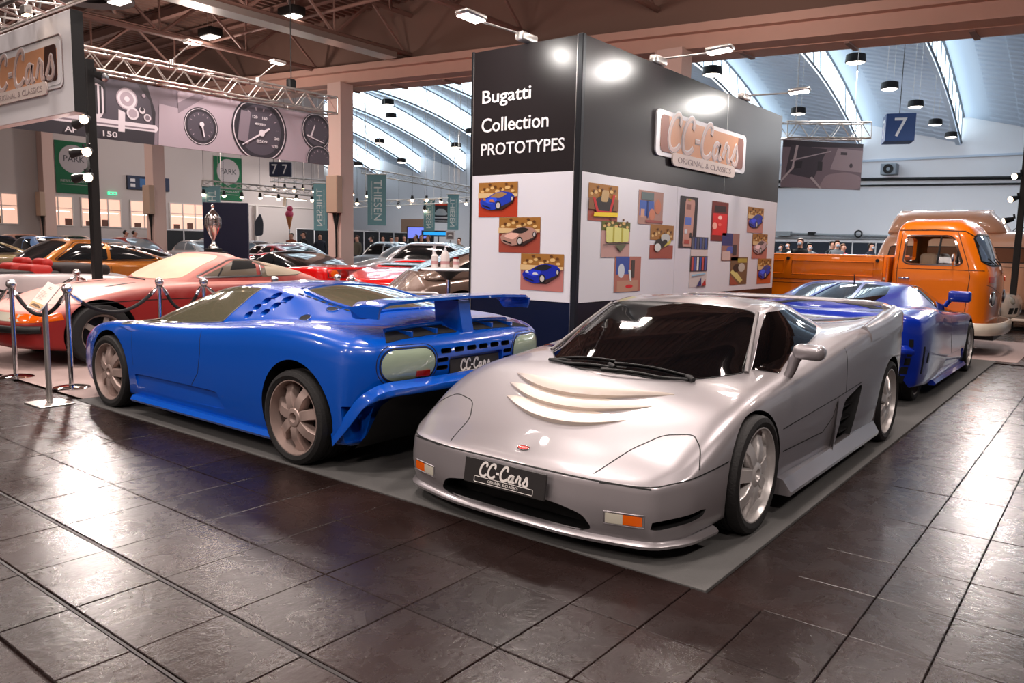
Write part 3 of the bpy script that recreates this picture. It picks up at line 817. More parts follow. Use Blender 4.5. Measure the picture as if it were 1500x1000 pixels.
    for s in (1, -1):
        o = [(s*.53, .176), (s*.695, .182), (s*.695, .226), (s*.53, .222)]
        overlay('indicator', S0, o, 'front', M_amber, t, .003, .08, 3, .03)
        o = [(s*.53, .176), (s*.61, .179), (s*.61, .224), (s*.53, .222)]
        overlay('clear_lens', S0, o, 'front', M_clear, t, .0045, .05, 3, .03)
        b = MB(); b.tube([S0.hit(p, 'front')[0]+Vector((-.002, 0, 0)) for p in densify(o if False else [(s*.522, .17), (s*.703, .176), (s*.703, .232), (s*.522, .228)], .03)], .0035, 5, closed=True)
        b.build('lamp_rim', M_silver, t, 60)
    # bonnet louvres: three crescent shells
    M_louv = mat('louvre_lit_silver', (.80, .745, .70), .3, .45, 1.)  # body silver made paler and pinker: the lit faces are put into the colour
    for A, B, Cc in (((.93, -.46), (.765, .10), (.90, .565)), ((.77, -.42), (.63, .06), (.775, .52)), ((.615, -.35), (.495, .02), (.645, .44))):
        V = []; F = []; N = 28
        cx = 2*B[0]-.5*(A[0]+Cc[0]); cy = 2*B[1]-.5*(A[1]+Cc[1])
        for i in range(N+1):
            u = i/N; xf = (1-u)**2*A[0]+2*u*(1-u)*cx+u*u*Cc[0]; y = (1-u)**2*A[1]+2*u*(1-u)*cy+u*u*Cc[1]
            bx = A[0]+(Cc[0]-A[0])*u; xb = xf+max(.004, .165*math.sin(math.pi*u)**.7)
            e = math.sin(math.pi*min(1, u))**.45 if u > .5 else math.sin(math.pi*u)**.8
            for j in range(8):
                v = j/7; x = xb+(xf-xb)*v; p, n = S0.hit((x, y), 'top'); V.append(p+n*(.021*e*v**1.6+.0012))
            p, n = S0.hit((xf-.002, y), 'top'); V.append(p-n*.004)
        for i in range(N):
            for j in range(8): F.append((i*9+j, i*9+j+1, (i+1)*9+j+1, (i+1)*9+j))
        mesh_obj('bonnet_louvre', V, F, M_louv, t, 40)
    # wipers
    for a, c, e in (((1.17, .52), (1.13, .05), .05), ((1.11, .10), (1.135, -.44), .05)):
        pa, n = S0.hit(a, 'top'); pc, n2 = S0.hit(c, 'top')
        b = MB(); L = []
        for k in range(7):
            q = k/6; p, n = S0.hit((a[0]+(c[0]-a[0])*q, a[1]+(c[1]-a[1])*q), 'top'); L.append(p+n*.012)
        b.tube(L, .008, 6); L2 = [v+Vector((.03+.05*i/6, 0, .008)) for i, v in enumerate(L)]; b.tube([L[0]]+L2[1:4], .009, 6)
        b.tube([S0.hit((a[0]+.05+(c[0]-a[0])*q, a[1]+(c[1]-a[1])*q), 'top')[0]+Vector((0, 0, .014)) for q in np.linspace(.1, 1, 7)], .006, 6)
        b.tube([L[-1]+Vector((0, -.03, 0)), L[-1]+Vector((.02, .02, .012))], .016, 8)
        b.build('wiper', M_black, t, 60)
    # door panel lines, side sill
    for s, pl in ((1, 'side'), (-1, 'side-')):
        ribbon('door_gap', S0, [(1.29, .345), (1.95, .335), (2.12, .40), (2.20, .50)], pl, M_gap, t, .007, .0015, .03)
        ribbon('door_gap', S0, [(1.27, .47), (1.7, .49), (2.2, .515), (2.68, .55)], pl, M_gap, t, .006, .0015, .03)
        ribbon('door_gap', S0, [(2.35, .53), (2.36, .65), (2.39, .80)], pl, M_gap, t, .005, .0012, .03)
        # intake lining: sloping ramp and three slats
        b = MB(); y0, y1 = s*.955, s*.78
        b.add([(2.18, y0, .49), (2.45, y1, .50), (2.38, y1, .185), (2.12, y0, .185)], [(0, 1, 2, 3)])
        b.build('intake_ramp', M_silver, t)
        b = MB()
        for z in (.25, .33, .41): b.box(2.40+.1*(z-.25), 2.62+.28*(z-.25), min(s*.80, s*.92), max(s*.80, s*.92), z-.006, z+.006)
        for i in range(3):
            m = MB(); z = (.25, .33, .41)[i]; m.box(2.40+.1*(z-.25), 2.60+.28*(z-.25), min(s*.80, s*.915), max(s*.80, s*.915), z-.006, z+.006); m.build('intake_slat', M_black, t)
        # sill blade
        b = MB(); P = []
        for i in range(13):
            x = 1.262+(3.13-1.262)*i/12
            P.append([(x, s*.90, .115), (x, s*.985, .118), (x, s*.99, .14), (x, s*.945, .20+.02*i/12), (x, s*.90, .21)])
        V = [q for r in P for q in r]; F = [(i*5+j, i*5+j+1, i*5+j+6, i*5+j+5) for i in range(12) for j in range(4)]+[(0, 1, 2, 3, 4), tuple(60+k for k in range(5))]
        b.add(V, F); b.build('side_sill', M_silver, t, 40)
        if s > 0: continue
        # door mirror, on the driver's side only
        P0, n = S0.hit((1.52, .712), pl)
        b = MB(); Q = rounded([tuple(P0+Vector(v)) for v in ((0, .03, -.03), (-.005, -.01, .05), (-.01, -.02, .11), (0, -.05, .145))], [.5]*4, 5)
        b.tube(Q, list(np.linspace(.024, .036, len(Q))), 12)
        mi = b.build('door_mirror', M_silver, t, 60)
        b = MB(); b.bbox(P0.x-.055, P0.x+.05, P0.y-.18, P0.y-.01, P0.z+.105, P0.z+.19, .036, 4); b.build('mirror_housing', M_silver, mi, 60)
        b = MB(); b.box(P0.x+.049, P0.x+.053, P0.y-.155, P0.y-.04, P0.z+.125, P0.z+.175); b.build('mirror_glass', M_chrome, mi)
    # front lip
    seq = []
    for k in range(61):
        a = R(-77+154*k/60); h = S0.bvh.ray_cast(Vector((.78, 0, .145)), Vector((-math.cos(a), -math.sin(a), 0)))[0]
        seq.append((h.x+.004, h.y*.997, .088+.012*(abs(math.sin(a))**4)))
    V = []; F = []
    for i, p in enumerate(seq):
        tg = Vector(seq[min(i+1, len(seq)-1)])-Vector(seq[max(i-1, 0)]); o = Vector((tg.y, -tg.x, 0)).normalized()
        if o.x*(p[0]-.8)+o.y*p[1] < 0: o = -o
        for a, c in ((-.03, -.014), (.014, -.014), (.019, .0), (.008, .012), (-.02, .022)): V.append(Vector(p)+o*a+Vector((0, 0, c)))
    for i in range(len(seq)-1):
        for j in range(5): F.append((i*5+j, i*5+(j+1) % 5, (i+1)*5+(j+1) % 5, (i+1)*5+j))
    mesh_obj('front_lip', V, F, M_silver, t, 60)
    # hoop spoiler from wing to wing
    path = [(3.70, .865, .972), (3.86, .82, .998), (3.93, .66, 1.006), (3.96, .3, 1.01), (3.97, 0, 1.012)]
    wid = [.10, .11, .11, .12, .12]
    Pp = rounded(path, [.5]*5, 5); W = np.interp(np.linspace(0, 1, len(Pp)), np.linspace(0, 1, 5), wid)
    V = []; F = []; seq = [(p, w) for p, w in zip(Pp, W)]+[((p[0], -p[1], p[2]), w) for p, w in list(zip(Pp, W))[::-1][1:]]
    for i, (p, w) in enumerate(seq):
        a = np.array(seq[max(i-1, 0)][0]); c = np.array(seq[min(i+1, len(seq)-1)][0]); tg = Vector(c-a).normalized()
        ac = Vector((1, 0, -.05)); ac = (ac-tg*ac.dot(tg)).normalized(); nn = tg.cross(ac)
        if nn.z < 0: nn = -nn
        for ca, cn in ((-.5, -.004), (-.45, .012), (0, .02), (.45, .014), (.5, 0), (.45, -.014), (-.45, -.014)):
            V.append(Vector(p)+ac*w*ca+nn*cn)
    k = 7
    for i in range(len(seq)-1):
        for j in range(k): F.append((i*k+j, i*k+(j+1) % k, (i+1)*k+(j+1) % k, (i+1)*k+j))
    F += [tuple(range(k)), tuple((len(seq)-1)*k+j for j in range(k))]
    mesh_obj('hoop_spoiler', V, F, M_silver, t, 50)
    for s in (1, -1):    # fin joining the hoop to the rear wing
        xs_ = np.linspace(2.9, 4.085, 22); zt_ = np.interp(xs_, [2.9, 3.3, 3.6, 3.85, 3.98, 4.05, 4.085], [.902, .938, .975, 1.0, 1.0, .965, .88]); V = []; F = []
        for x, z in zip(xs_, zt_):
            wo = np.interp(x, [2.9, 3.5, 3.86, 4.085], [.955, .965, .95, .875]); wi = np.interp(x, [2.9, 3.6, 3.86, 4.085], [.86, .825, .80, .76])
            V += [(x, s*wi, .82), (x, s*(wi+.004), z-.022), (x, s*(wi+.022), z-.004), (x, s*((wi+wo)/2), z), (x, s*(wo-.035), z-.018), (x, s*(wo-.006), z-.055), (x, s*wo, .80)]
        for i in range(21):
            for j in range(6): F.append((i*7+j, i*7+j+1, (i+1)*7+j+1, (i+1)*7+j))
        F += [tuple(range(7)), tuple(147+j for j in range(7))]
        b = MB(); b.add(V, F); b.build('spoiler_fin', M_silver, t, 60)
        o = [(3.28, s*.30), (3.34, s*.72), (3.47, s*.74), (3.44, s*.30)]
        overlay('deck_vent', S0, o, 'top', M_black, t, .004, .1, 4, .04)
    # lamps at the tail
    for s in (1, -1): overlay('tail_lamp', S0, ell(s*.55, .68, .2, .08), 'rear', M_red, t, .004, .3, 4, .04)
    for s in (1, -1):
        wheel(t, .93, s*.825, s, .298, .225, .232, spin=.3)
        wheel(t, 3.48, s*.835, s, .306, .28, .236, spin=.1)
    return t
SILVER = silver_car()
# ================================================================== blue prototypes
def undertray(t):
    b = MB(); V = []
    for x, w, z in ((3.82, .86, .165), (3.93, .86, .27), (4.03, .84, .455), (4.075, .78, .505)):
        V += [(x, w*f, z) for f in (-1, -.5, 0, .5, 1)]
    F = [(i*5+j, i*5+j+1, i*5+j+6, i*5+j+5) for i in range(3) for j in range(4)]
    b.add(V, F); b.build('undertray', M_black, t, 40)
def blue_car(kind, loc, rz, label):
    third = kind == 'rear'
    P = M_blue2 if third else M_blue
    t = thing('prototype_sports_car', label, 'car', loc, rz, 'prototype sports cars on the stand')
    st = [(.28, .86, .14, .30, .60, .52), (.56, .925, .13, .34, .69, .60), (.87, .94, .13, .36, .73, .66), (1.3, .935, .13, .37, .748, .74, .9),
          (1.9, .935, .12, .38, .775, .80, .885), (2.5, .945, .12, .40, .83, .88, .87), (3.0, .965, .13, .46, .885, .90, .86), (3.45, .975, .14, .52, .885, .89, .85), (3.78, .955, .17, .55, .845, .865, .85)]
    front = dict(x=[.03, -.05, -.08, -.02, .06], z=[.14, .16, .30, .50, .54], w=.76, d=.3)
    rear = dict(x=[3.80, 3.86, 4.04, 4.06, 3.99], z=[.17, .20, .52, .765, .815], w=.84, d=.2)
    if third: rear = dict(x=[3.92, 3.96, 4.05, 4.07, 3.99], z=[.15, .17, .48, .80, .85], w=.88, d=.2)
    net, tcol = body_net(st, front, rear, .33)
    tr = list(TROW); tr[4] = .42; tr[5] = .45
    body = netmesh('body', net, tr, tcol, P, t, 9, 9, 60)
    base = [(.66, 0, .56), (.70, .35, .56), (.88, .70, .58), (1.33, .84, .64), (2.1, .86, .70), (2.8, .85, .76), (3.4, .78, .80), (3.8, .42, .78), (3.9, 0, .78)]
    b2 = [(.76, 0, .665), (.80, .34, .667), (.97, .655, .69), (1.38, .80, .745), (2.1, .815, .795), (2.8, .795, .855), (3.35, .70, .89), (3.75, .38, .868), (3.86, 0, .868)]
    mid = [(1.3, 0, .87), (1.32, .30, .87), (1.40, .53, .865), (1.62, .675, .885), (2.1, .70, .925), (2.7, .675, .945), (3.15, .60, .94), (3.5, .33, .925), (3.6, 0, .925)]
    top = [(1.85, 0, 1.03), (1.86, .25, 1.03), (1.85, .43, 1.025), (1.95, .54, 1.03), (2.2, .565, 1.055), (2.6, .555, 1.045), (2.95, .50, 1.0), (3.25, .28, .975), (3.3, 0, .98)]
    tp2 = [(2.1, 0, 1.08), (2.1, .2, 1.08), (2.12, .36, 1.075), (2.18, .43, 1.075), (2.35, .44, 1.085), (2.55, .43, 1.075), (2.75, .38, 1.052), (2.85, .2, 1.05), (2.9, 0, 1.05)]
    cen = [(2.25, 0, 1.1), (2.27, 0, 1.1), (2.3, 0, 1.1), (2.34, 0, 1.1), (2.4, 0, 1.1), (2.48, 0, 1.098), (2.56, 0, 1.092), (2.65, 0, 1.082), (2.7, 0, 1.075)]
    rows = [[(p[0], 0, .42) for p in base], base, b2, mid, top, tp2, cen]
    cab = netmesh('cabin', [[rows[j][i] for j in range(7)] for i in range(9)], [.5, .3, .5, .5, .3, .5, .5], [.5, .5, .4, .38, .5, .5, .5, .5, .5], P, t, 7, 7, 60)
    S0 = Surf([body, cab])
    cs = arch_cutters([.85], .64, 1.2, .335, .31)
    if not third: cs += arch_cutters([3.36], .6, 1.2, .348, .32)
    else: cs.append(prism_cutter([(-.90, .10), (.90, .10), (.70, .47), (-.70, .47)], 2.9, 4.5, 'x', M_dark))
    for s in (1, -1):
        if not third: # brake outlet behind the rear wheel
            cs.append(prism_cutter(smooth_outline([(3.78, .20), (3.78, .43), (4.2, .43), (4.2, .40), (3.84, .20)], .05, 2), s*.79, s*1.2, 'y', P))
        cs.append(prism_cutter(smooth_outline([(1.28, .335), (2.45, .345), (2.55, .225), (1.30, .20)], .1, 3), s*.912, s*1.2, 'y', P))
    if not third:
        for y in (-.30, -.18, -.06, .06, .18, .30): cs.append(prism_cutter(rrect(y-.046, y+.046, .715, .748, .012, 3), 3.9, 4.3, 'x', M_black))
        for y in (-.33, .33):
            for z in (.675, .625): cs.append(prism_cutter(rrect(y-.05, y+.05, z-.013, z+.016, .012, 3), 3.9, 4.3, 'x', M_black))
        cs.append(prism_cutter(rrect(-.27, .27, .525, .69, .02, 3), 4.015, 4.3, 'x', P))
    cut(body, cs, sharp=45)
    holes = [(2.573, .881), (2.587, .932), (2.618, .976), (2.656, 1.012), (2.785, .992), (2.752, .952), (2.722, .906)]
    big = [(3.19, .948), (3.135, .895)]
    cc = []
    for s in (1, -1):
        if not third:
            for x, z in holes: cc.append(prism_cutter(ell(x, z, .037, .023, 20), s*.52, s*1.0, 'y', M_blue))
    if cc: cut(cab, cc, sharp=45)
    if not third:
        for s in (1, -1):
            for x, z in big:
                p, n = S0.hit((x, z), 'side' if s > 0 else 'side-'); ux = (Vector((1, 0, 0))-n*n.x).normalized(); uy = n.cross(ux); M = frame(p, ux, uy)
                b = MB(); b.prism(ell(0, 0, .042, .036, 24), -.01, .0025, M); b.build('cooling_hole', M_dark, t)
                b = MB(); b.tube([M @ Vector((a, c, .002)) for a, c in ell(0, 0, .044, .038, 24)], .004, 6, closed=True); b.build('hole_rim', P, t, 60)
    G = M_glassblk if third else M_glasstan
    for s, pl in ((1, 'side'), (-1, 'side-')):
        sw = [(1.0, .70), (1.6, .752), (2.34, .815), (2.38, .90), (2.42, 1.0), (2.45, 1.052), (2.2, 1.055), (1.97, 1.03), (1.70, .955), (1.35, .83)]
        overlay('side_window', S0, sw, pl, G, t, .004, [.1, .4, .1, .4, .3, .12, .4, .4, .4, .4], 12, .04, center=(1.95, .90))
        ribbon('window_seal', S0, sw, pl, M_silver if not third else M_black, t, .008, .004, .03, True, .15)
    overlay('windscreen', S0, [(.80, 0), (.86, .33), (1.05, .60), (1.35, .64), (1.8, .47), (1.88, .25), (1.89, 0), (1.88, -.25), (1.8, -.47), (1.35, -.64), (1.05, -.60), (.86, -.33)], 'top', G, t, .004, .3, 12, .05)
    rw = [(2.72, -.40), (2.66, 0), (2.72, .40), (3.08, .44), (3.42, .40), (3.48, 0), (3.42, -.40), (3.08, -.44)]
    if third:
        rwo = overlay('rear_window', S0, rw, 'top', M_glassblk, t, .004, .2, 12, .05)
        for s in (-1, 1): ribbon('rear_window_bar', S0, [(2.72, s*.13), (3.1, s*.17), (3.45, s*.2)], 'top', P, t, .04, .012)
    else:
        rwo = overlay('rear_window', S0, rw, 'top', M_glasstan, t, .004, .2, 12, .05)
        ribbon('rear_window_seal', S0, rw, 'top', P, t, .035, .012, .03, True, .2)
        ribbon('rear_window_gap', S0, [(2.68, -.36), (2.62, 0), (2.68, .36)], 'top', M_gap, t, .03, .006, .03, False, .4)
        ribbon('rear_window_crease', S0, [(2.75, .10), (3.1, .16), (3.4, .30)], 'top', M_clear, t, .012, .007, .03)
        for s in (1, -1):
            for k in range(8):
                x = 2.78+.078*k; ribbon('cooling_slot', S0, [(x, s*(.475-.004*k)), (x+.05, s*(.475-.004*k))], 'top', M_gap, t, .02, .003)
    # shut lines
    for s, pl in ((1, 'side'), (-1, 'side-')):
        ribbon('door_gap', S0, [(2.23, .80), (2.25, .6), (2.22, .45), (2.12, .345)], pl, M_gap, t, .006, .001, .03)
        ribbon('bonnet_gap', S0, [(1.02, .70), (.99, .5), (1.25, .35)] if False else [(1.0, .69), (1.24, .66), (1.27, .40)], pl, M_gap, t, .004, .0005, .03)
        b = MB(); L = []
        for i in range(13):
            x = 1.27+(3.13-1.27)*i/12
            L.append([(x, s*.90, .115), (x, s*.955, .118), (x, s*.965, .135), (x, s*.942, .165), (x, s*.90, .17)])
        V = [q for r in L for q in r]; F = [(i*5+j, i*5+j+1, i*5+j+6, i*5+j+5) for i in range(12) for j in range(4)]+[(0, 1, 2, 3, 4), tuple(60+k for k in range(5))]
        b.add(V, F); b.build('side_sill', P, t, 40)
    # black undertray sloping up to the bumper
    if not third:
        undertray(t)
    # bumper lip: a blue rail round the tail
    pth = [(4.0, .90, .52), (4.02, .89, .525), (4.04, .87, .53), (4.07, .84, .53), (4.10, .60, .535), (4.12, .3, .535), (4.12, 0, .535)] if third else [(3.72, .945, .18), (3.84, .945, .29), (3.97, .915, .455), (4.06, .84, .53), (4.115, .60, .535), (4.13, .3, .535), (4.13, 0, .535)]
    Q = rounded(pth, [.5, .45, .35, .4, .45, .5, .5], 5)
    V = []; F = []; seq = list(Q)+[(q[0], -q[1], q[2]) for q in Q[::-1][1:]]
    for i, p in enumerate(seq):
        tg = Vector(np.array(seq[min(i+1, len(seq)-1)])-np.array(seq[max(i-1, 0)])).normalized()
        out = Vector((p[0]-3.0, p[1]*.8, 0)); out = (out-tg*out.dot(tg)).normalized(); up = tg.cross(out)
        if up.z < 0 or (abs(up.z) < .3 and up.x < 0): up = -up
        q = max(.25, min(1, (p[2]-.40)/.12)); q = q*q
        for a, c in ((-.07, -.018), (.012*q, -.022*q), (.02*q, -.012*q), (.014*q, .018*q), (-.07, .05)): V.append(Vector(p)+out*a+up*c)
    for i in range(len(seq)-1):
        for j in range(5): F.append((i*5+j, i*5+(j+1) % 5, (i+1)*5+(j+1) % 5, (i+1)*5+j))
    mesh_obj('rear_bumper', V, F, P, t, 50)
    if not third:
        for s in (1, -1):
            o = ell(s*.585, .665, .185, .093, 28); o = [(y if True else y, z) for y, z in rrect(min(s*.40, s*.775), max(s*.40, s*.775), .577, .762, .088, 6)]
            overlay('tail_lamp', S0, o, 'rear', M_sage, t, .006, .3, 6, .03, bulge=.018)
            ribbon('tail_lamp_rim', S0, [(s*.585+(y-s*.585)*1.04, .669+(z-.669)*1.09) for y, z in o], 'rear', M_black, t, .010, .003, .02, True)
            ribbon('tail_lamp_ring', S0, [(s*.585+(y-s*.585)*1.14, .669+(z-.669)*1.28) for y, z in o], 'rear', M_gap, t, .005, .002, .02, True)
            yy = s*.50
            overlay('reflector', S0, [(yy-.05, .598), (yy+.05, .598), (yy+.05, .632), (yy-.05, .632)], 'rear', M_red, t, .026, .05, 3, .02)
        cc_plate(t, frame((4.03, 0, .605), (0, 1, 0), (-.1, 0, 1)), .50, .125)
        # deck openings under the wing
        for s in (1, -1):
            a, c = s*.09, s*.72
            overlay('deck_vent', S0, [(3.80, a), (3.80, s*.60), (3.94, c), (3.95, a)], 'top', M_dark, t, .003, .08, 5, .04)
            for k in (.28, .50):
                p, n = S0.hit((3.87, s*k), 'top'); b = MB(); b.box(3.80, 3.94, s*k-.008, s*k+.008, p.z-.03, p.z+.02); b.build('vent_divider', P, t)
            p0 = S0.hit((3.80, a), 'top')[0]; p1 = S0.hit((3.80, s*.60), 'top')[0]
            b = MB(); b.tube([p0+Vector((0, 0, .012)), (p0+p1)/2+Vector((0, 0, .016)), p1+Vector((.0, 0, .012))], .016, 8); b.build('vent_lip', P, t, 60)
        # wing on a centre post
        st2 = [(-.74, 3.66, 3.90, .945), (-.73, 3.63, 3.915, .99), (-.68, 3.60, 3.93, 1.012), (-.4, 3.60, 3.955, 1.026), (0, 3.60, 3.965, 1.032)]
        st2 = st2+[(-y, a, c, z) for y, a, c, z in st2[::-1][1:]]
        V = []; F = []
        for y, a, c, z in st2:
            d = c-a
            for u, h in ((0, 0), (.12, .018), (.45, .026), (1, .012), (1, -.006), (.45, -.016), (.12, -.014)): V.append((a+d*u, y, z+h+.02*u))
        k = 7
        for i in range(len(st2)-1):
            for j in range(k): F.append((i*k+j, i*k+(j+1) % k, (i+1)*k+(j+1) % k, (i+1)*k+j))
        F += [tuple(range(k)), tuple((len(st2)-1)*k+j for j in range(k))]
        wing = mesh_obj('rear_wing', V, F, P, t, 40)
        b = MB(); b.prism([(3.72, .84), (3.97, .80), (3.92, 1.03), (3.70, 1.03)], -.055, .055, axis='y'); b.build('wing_post', P, t, 30)
        for s in (1, -1):
            b = MB(); b.prism([(3.62, 1.005), (3.92, 1.02), (3.90, .945), (3.74, .945)], s*.735, s*.75, axis='y'); b.build('wing_end_plate', P, t)
        # grey quarter badge
        overlay('badge', S0, [(2.45, .85), (2.50, .855), (2.515, .89), (2.465, .885)], 'side', M_steel, t, .003, .05, 2, .03)
    else:
        for s in (1, -1):
            for y in (.40, .64): overlay('tail_lamp', S0, ell(s*y, .665, .085, .085, 24), 'rear', M_red if y < .5 else M_dark, t, .004, .3, 4, .03)
            pl = 'side' if s > 0 else 'side-'
            for k in range(5):
                z = .22+.085*k; overlay('corner_vent', S0, [(3.90, z), (3.935, z), (3.94, z+.07), (3.905, z+.07)], pl, M_dark, t, .003, .1, 3, .03)
            overlay('corner_vent', S0, [(3.72, .30), (3.76, .30), (3.77, .56), (3.73, .56)], pl, M_dark, t, .003, .2, 3, .04)
            overlay('reflector', S0, ell(3.60, .44, .03, .05, 16), pl, M_dark, t, .003, .3, 3, .03)
            p, n = S0.hit((1.15, .74), pl); b = MB(); b.tube([p, p+Vector((.0, s*.06, .10)), p+Vector((0, s*.09, .14))], .026, 8)
            b.bbox(p.x-.05, p.x+.06, p.y+(s*.06 if s > 0 else -.30), p.y+(.30 if s > 0 else -.06), p.z+.11, p.z+.24, .03, 3); b.build('door_mirror', P, t, 50)
        b = MB(); p = S0.hit((2.6, 0), 'top')[0]; b.tube([p, p+Vector((.03, 0, .09))], [.008, .003], 6); b.build('aerial', M_black, t)
        for s in (1, -1): overlay('deck_vent', S0, [(3.55, s*.1), (3.55, s*.62), (3.64, s*.62), (3.64, s*.1)], 'top', M_dark, t, .003, .08, 5, .04)
        b = MB(); b.box(3.75, 3.80, -.60, .60, .25, .46); b.build('exhaust_panel', M_black, t)
    for s in (1, -1):
        wheel(t, .85, s*.825, s, .30, .235, .228, m_rim=M_alloyd if not third else M_alloy, spin=.0)
        wheel(t, 3.36 if not third else 3.48, s*(.815 if not third else .70), s, .302, .33, .232, m_rim=M_alloyd if not third else M_alloy, spin=.23)
    return t
BLUE = blue_car('side', (-7.38, 3.92, 0), 0, 'bright blue sports car prototype with a centre-post rear wing, seen from its tail corner')
BLUE2 = blue_car('rear', (-2.33, 11.73, 0), R(-90), 'deep blue sports car parked behind the silver prototype with its mirror standing out')
SILVER['group'] = 'prototype sports cars on the stand'
# ================================================================== the stand: panel wall
def text_fit(text, w, hgt, m, parent, M, depth=.002, bold=.02):
    o = letters('lettering', text, 1., m, parent, None, depth, bold)
    xs = [v.co.x for v in o.data.vertices]; ysv = [v.co.y for v in o.data.vertices]
    sx = w/(max(xs)-min(xs)); sy = hgt/(max(ysv)-min(ysv)); cx = (max(xs)+min(xs))/2; cy = (max(ysv)+min(ysv))/2
    o.data.transform(M @ Matrix.Diagonal((sx, sy, 1, 1)) @ Matrix.Translation((-cx, -cy, 0)))
    return o
PC = {}
def pm(c, rough=.45):
    k = 'print_%02x%02x%02x' % tuple(int(255*x) for x in c)
    return mat(k, c, rough)
def print_sheet(name, M, w, h, layers, parent, z=.002):
    """flat print: layers of (colour, outline in 0..1 coordinates), each a hair above the last"""
    mats = []; b = MB()
    for i, (c, pts) in enumerate(layers):
        m = pm(c)
        if m not in mats: mats.append(m)
        b.cur = mats.index(m)
        P = [((p[0]-.5)*w, (p[1]-.5)*h) for p in pts]
        tri = tessellate_polygon([[Vector((p[0], p[1], 0)) for p in P]])
        b.add([(p[0], p[1], z+.0006*i) for p in P], [tuple(t) for t in tri], M)
    o = mesh_obj(name, b.v, b.f, mats, parent, None, b.mi)
    return o
def rc(x0, x1, y0, y1): return [(x0, y0), (x1, y0), (x1, y1), (x0, y1)]
def blobs(c, pts, r=.05):
    return [(c, ell(x, y, r*s, r*s*.8, 9)) for x, y, s in pts]
M_dkpan = mat('panel_near_black', (.135, .115, .12), .29)
M_wpan = mat('panel_white_gloss', (.87, .86, .88), .28)
M_post = mat('panel_post_grey', (.16, .165, .18), .35, .5)
M_base = mat('panel_navy_base', (.045, .07, .16), .28)
WX, WY, WX0, WY1 = -4.262, 6.5, -5.67, 12.04
T = thing('display_wall', 'tall dark and white exhibition wall with photographs of prototype cars, behind the silver car', 'exhibition wall', (0, 0, 0))
def panel(name, x0, x1, y0, y1, z0, z1, m):
    b = MB(); b.bbox(x0, x1, y0, y1, z0, z1, .003, 1); return b.build(name, m, T)
panel('upper_panel', WX0+.03, WX-.06, WY, WY+.04, 2.14, 3.42, M_dkpan); panel('lower_panel', WX0+.03, WX-.06, WY, WY+.04, .845, 2.137, M_wpan); panel('base_panel', WX0+.03, WX-.06, WY+.005, WY+.04, .02, .842, M_base)
for a, c in ((WY+.05, 9.98), (9.986, WY1-.03)):
    panel('upper_panel', WX-.04, WX, a, c, 2.14, 3.42, M_dkpan)
for a, c in ((WY+.05, 8.63), (8.636, WY1-.03)):
    panel('lower_panel', WX-.04, WX, a, c, .845, 2.137, M_wpan); panel('base_panel', WX-.04, WX-.005, a, c, .02, .842, M_dkpan)
panel('back_panel', WX0, WX0+.04, WY+.04, WY1, .02, 3.42, M_dkpan); panel('end_panel', WX0+.04, WX-.04, WY1-.04, WY1, .02, 3.42, M_dkpan)
for x, y, n in ((WX-.06, WY, 1), (WX0, WY, 0), (WX-.045, WY1-.03, 0)):
    b = MB(); b.bbox(x, x+(.062 if n else .035), y-.004, y+(.055 if n else .04), 0, 3.43, .006, 1); b.build('corner_post', M_post, T)
b = MB(); b.box(WX-.001, WX+.0015, 9.979, 9.987, 2.14, 3.42); b.build('joint_strip', M_alu, T); b = MB(); b.box(WX-.064, WX-.060, WY-.0055, WY-.002, .0, 3.42); b.box(WX0+.034, WX0+.038, WY-.0055, WY-.002, 0, 3.42); b.build('joint_strip', M_alu, T)
M_txt = mat('panel_lettering_white', (.94, .93, .93), .4)
FL = lambda x, z: frame((x, WY-.002, z), (1, 0, 0), (0, 0, 1))
FR = lambda y, z: frame((WX+.002, y, z), (0, 1, 0), (0, 0, 1))
text_fit('Bugatti', .64, .175, M_txt, T, FL(-5.19, 2.925), bold=.009); text_fit('Collection', .87, .145, M_txt, T, FL(-5.08, 2.655), bold=.009); text_fit('PROTOTYPES', 1.07, .125, M_txt, T, FL(-4.98, 2.405), bold=.009)
tree = (.62, .42, .18); red = (.66, .23, .13); sky = (.85, .72, .52)
def treeline(y0, col=tree): return [(col, rc(0, 1, y0, 1))]+blobs((.86, .70, .45), [(.1+.13*k, y0+.12+.1*((k*7) % 3)/2, 1+.3*(k % 2)) for k in range(7)], .05)+blobs((.38, .22, .08), [(.16+.14*k, y0+.2+.06*((k*5) % 3), .9) for k in range(6)], .045)
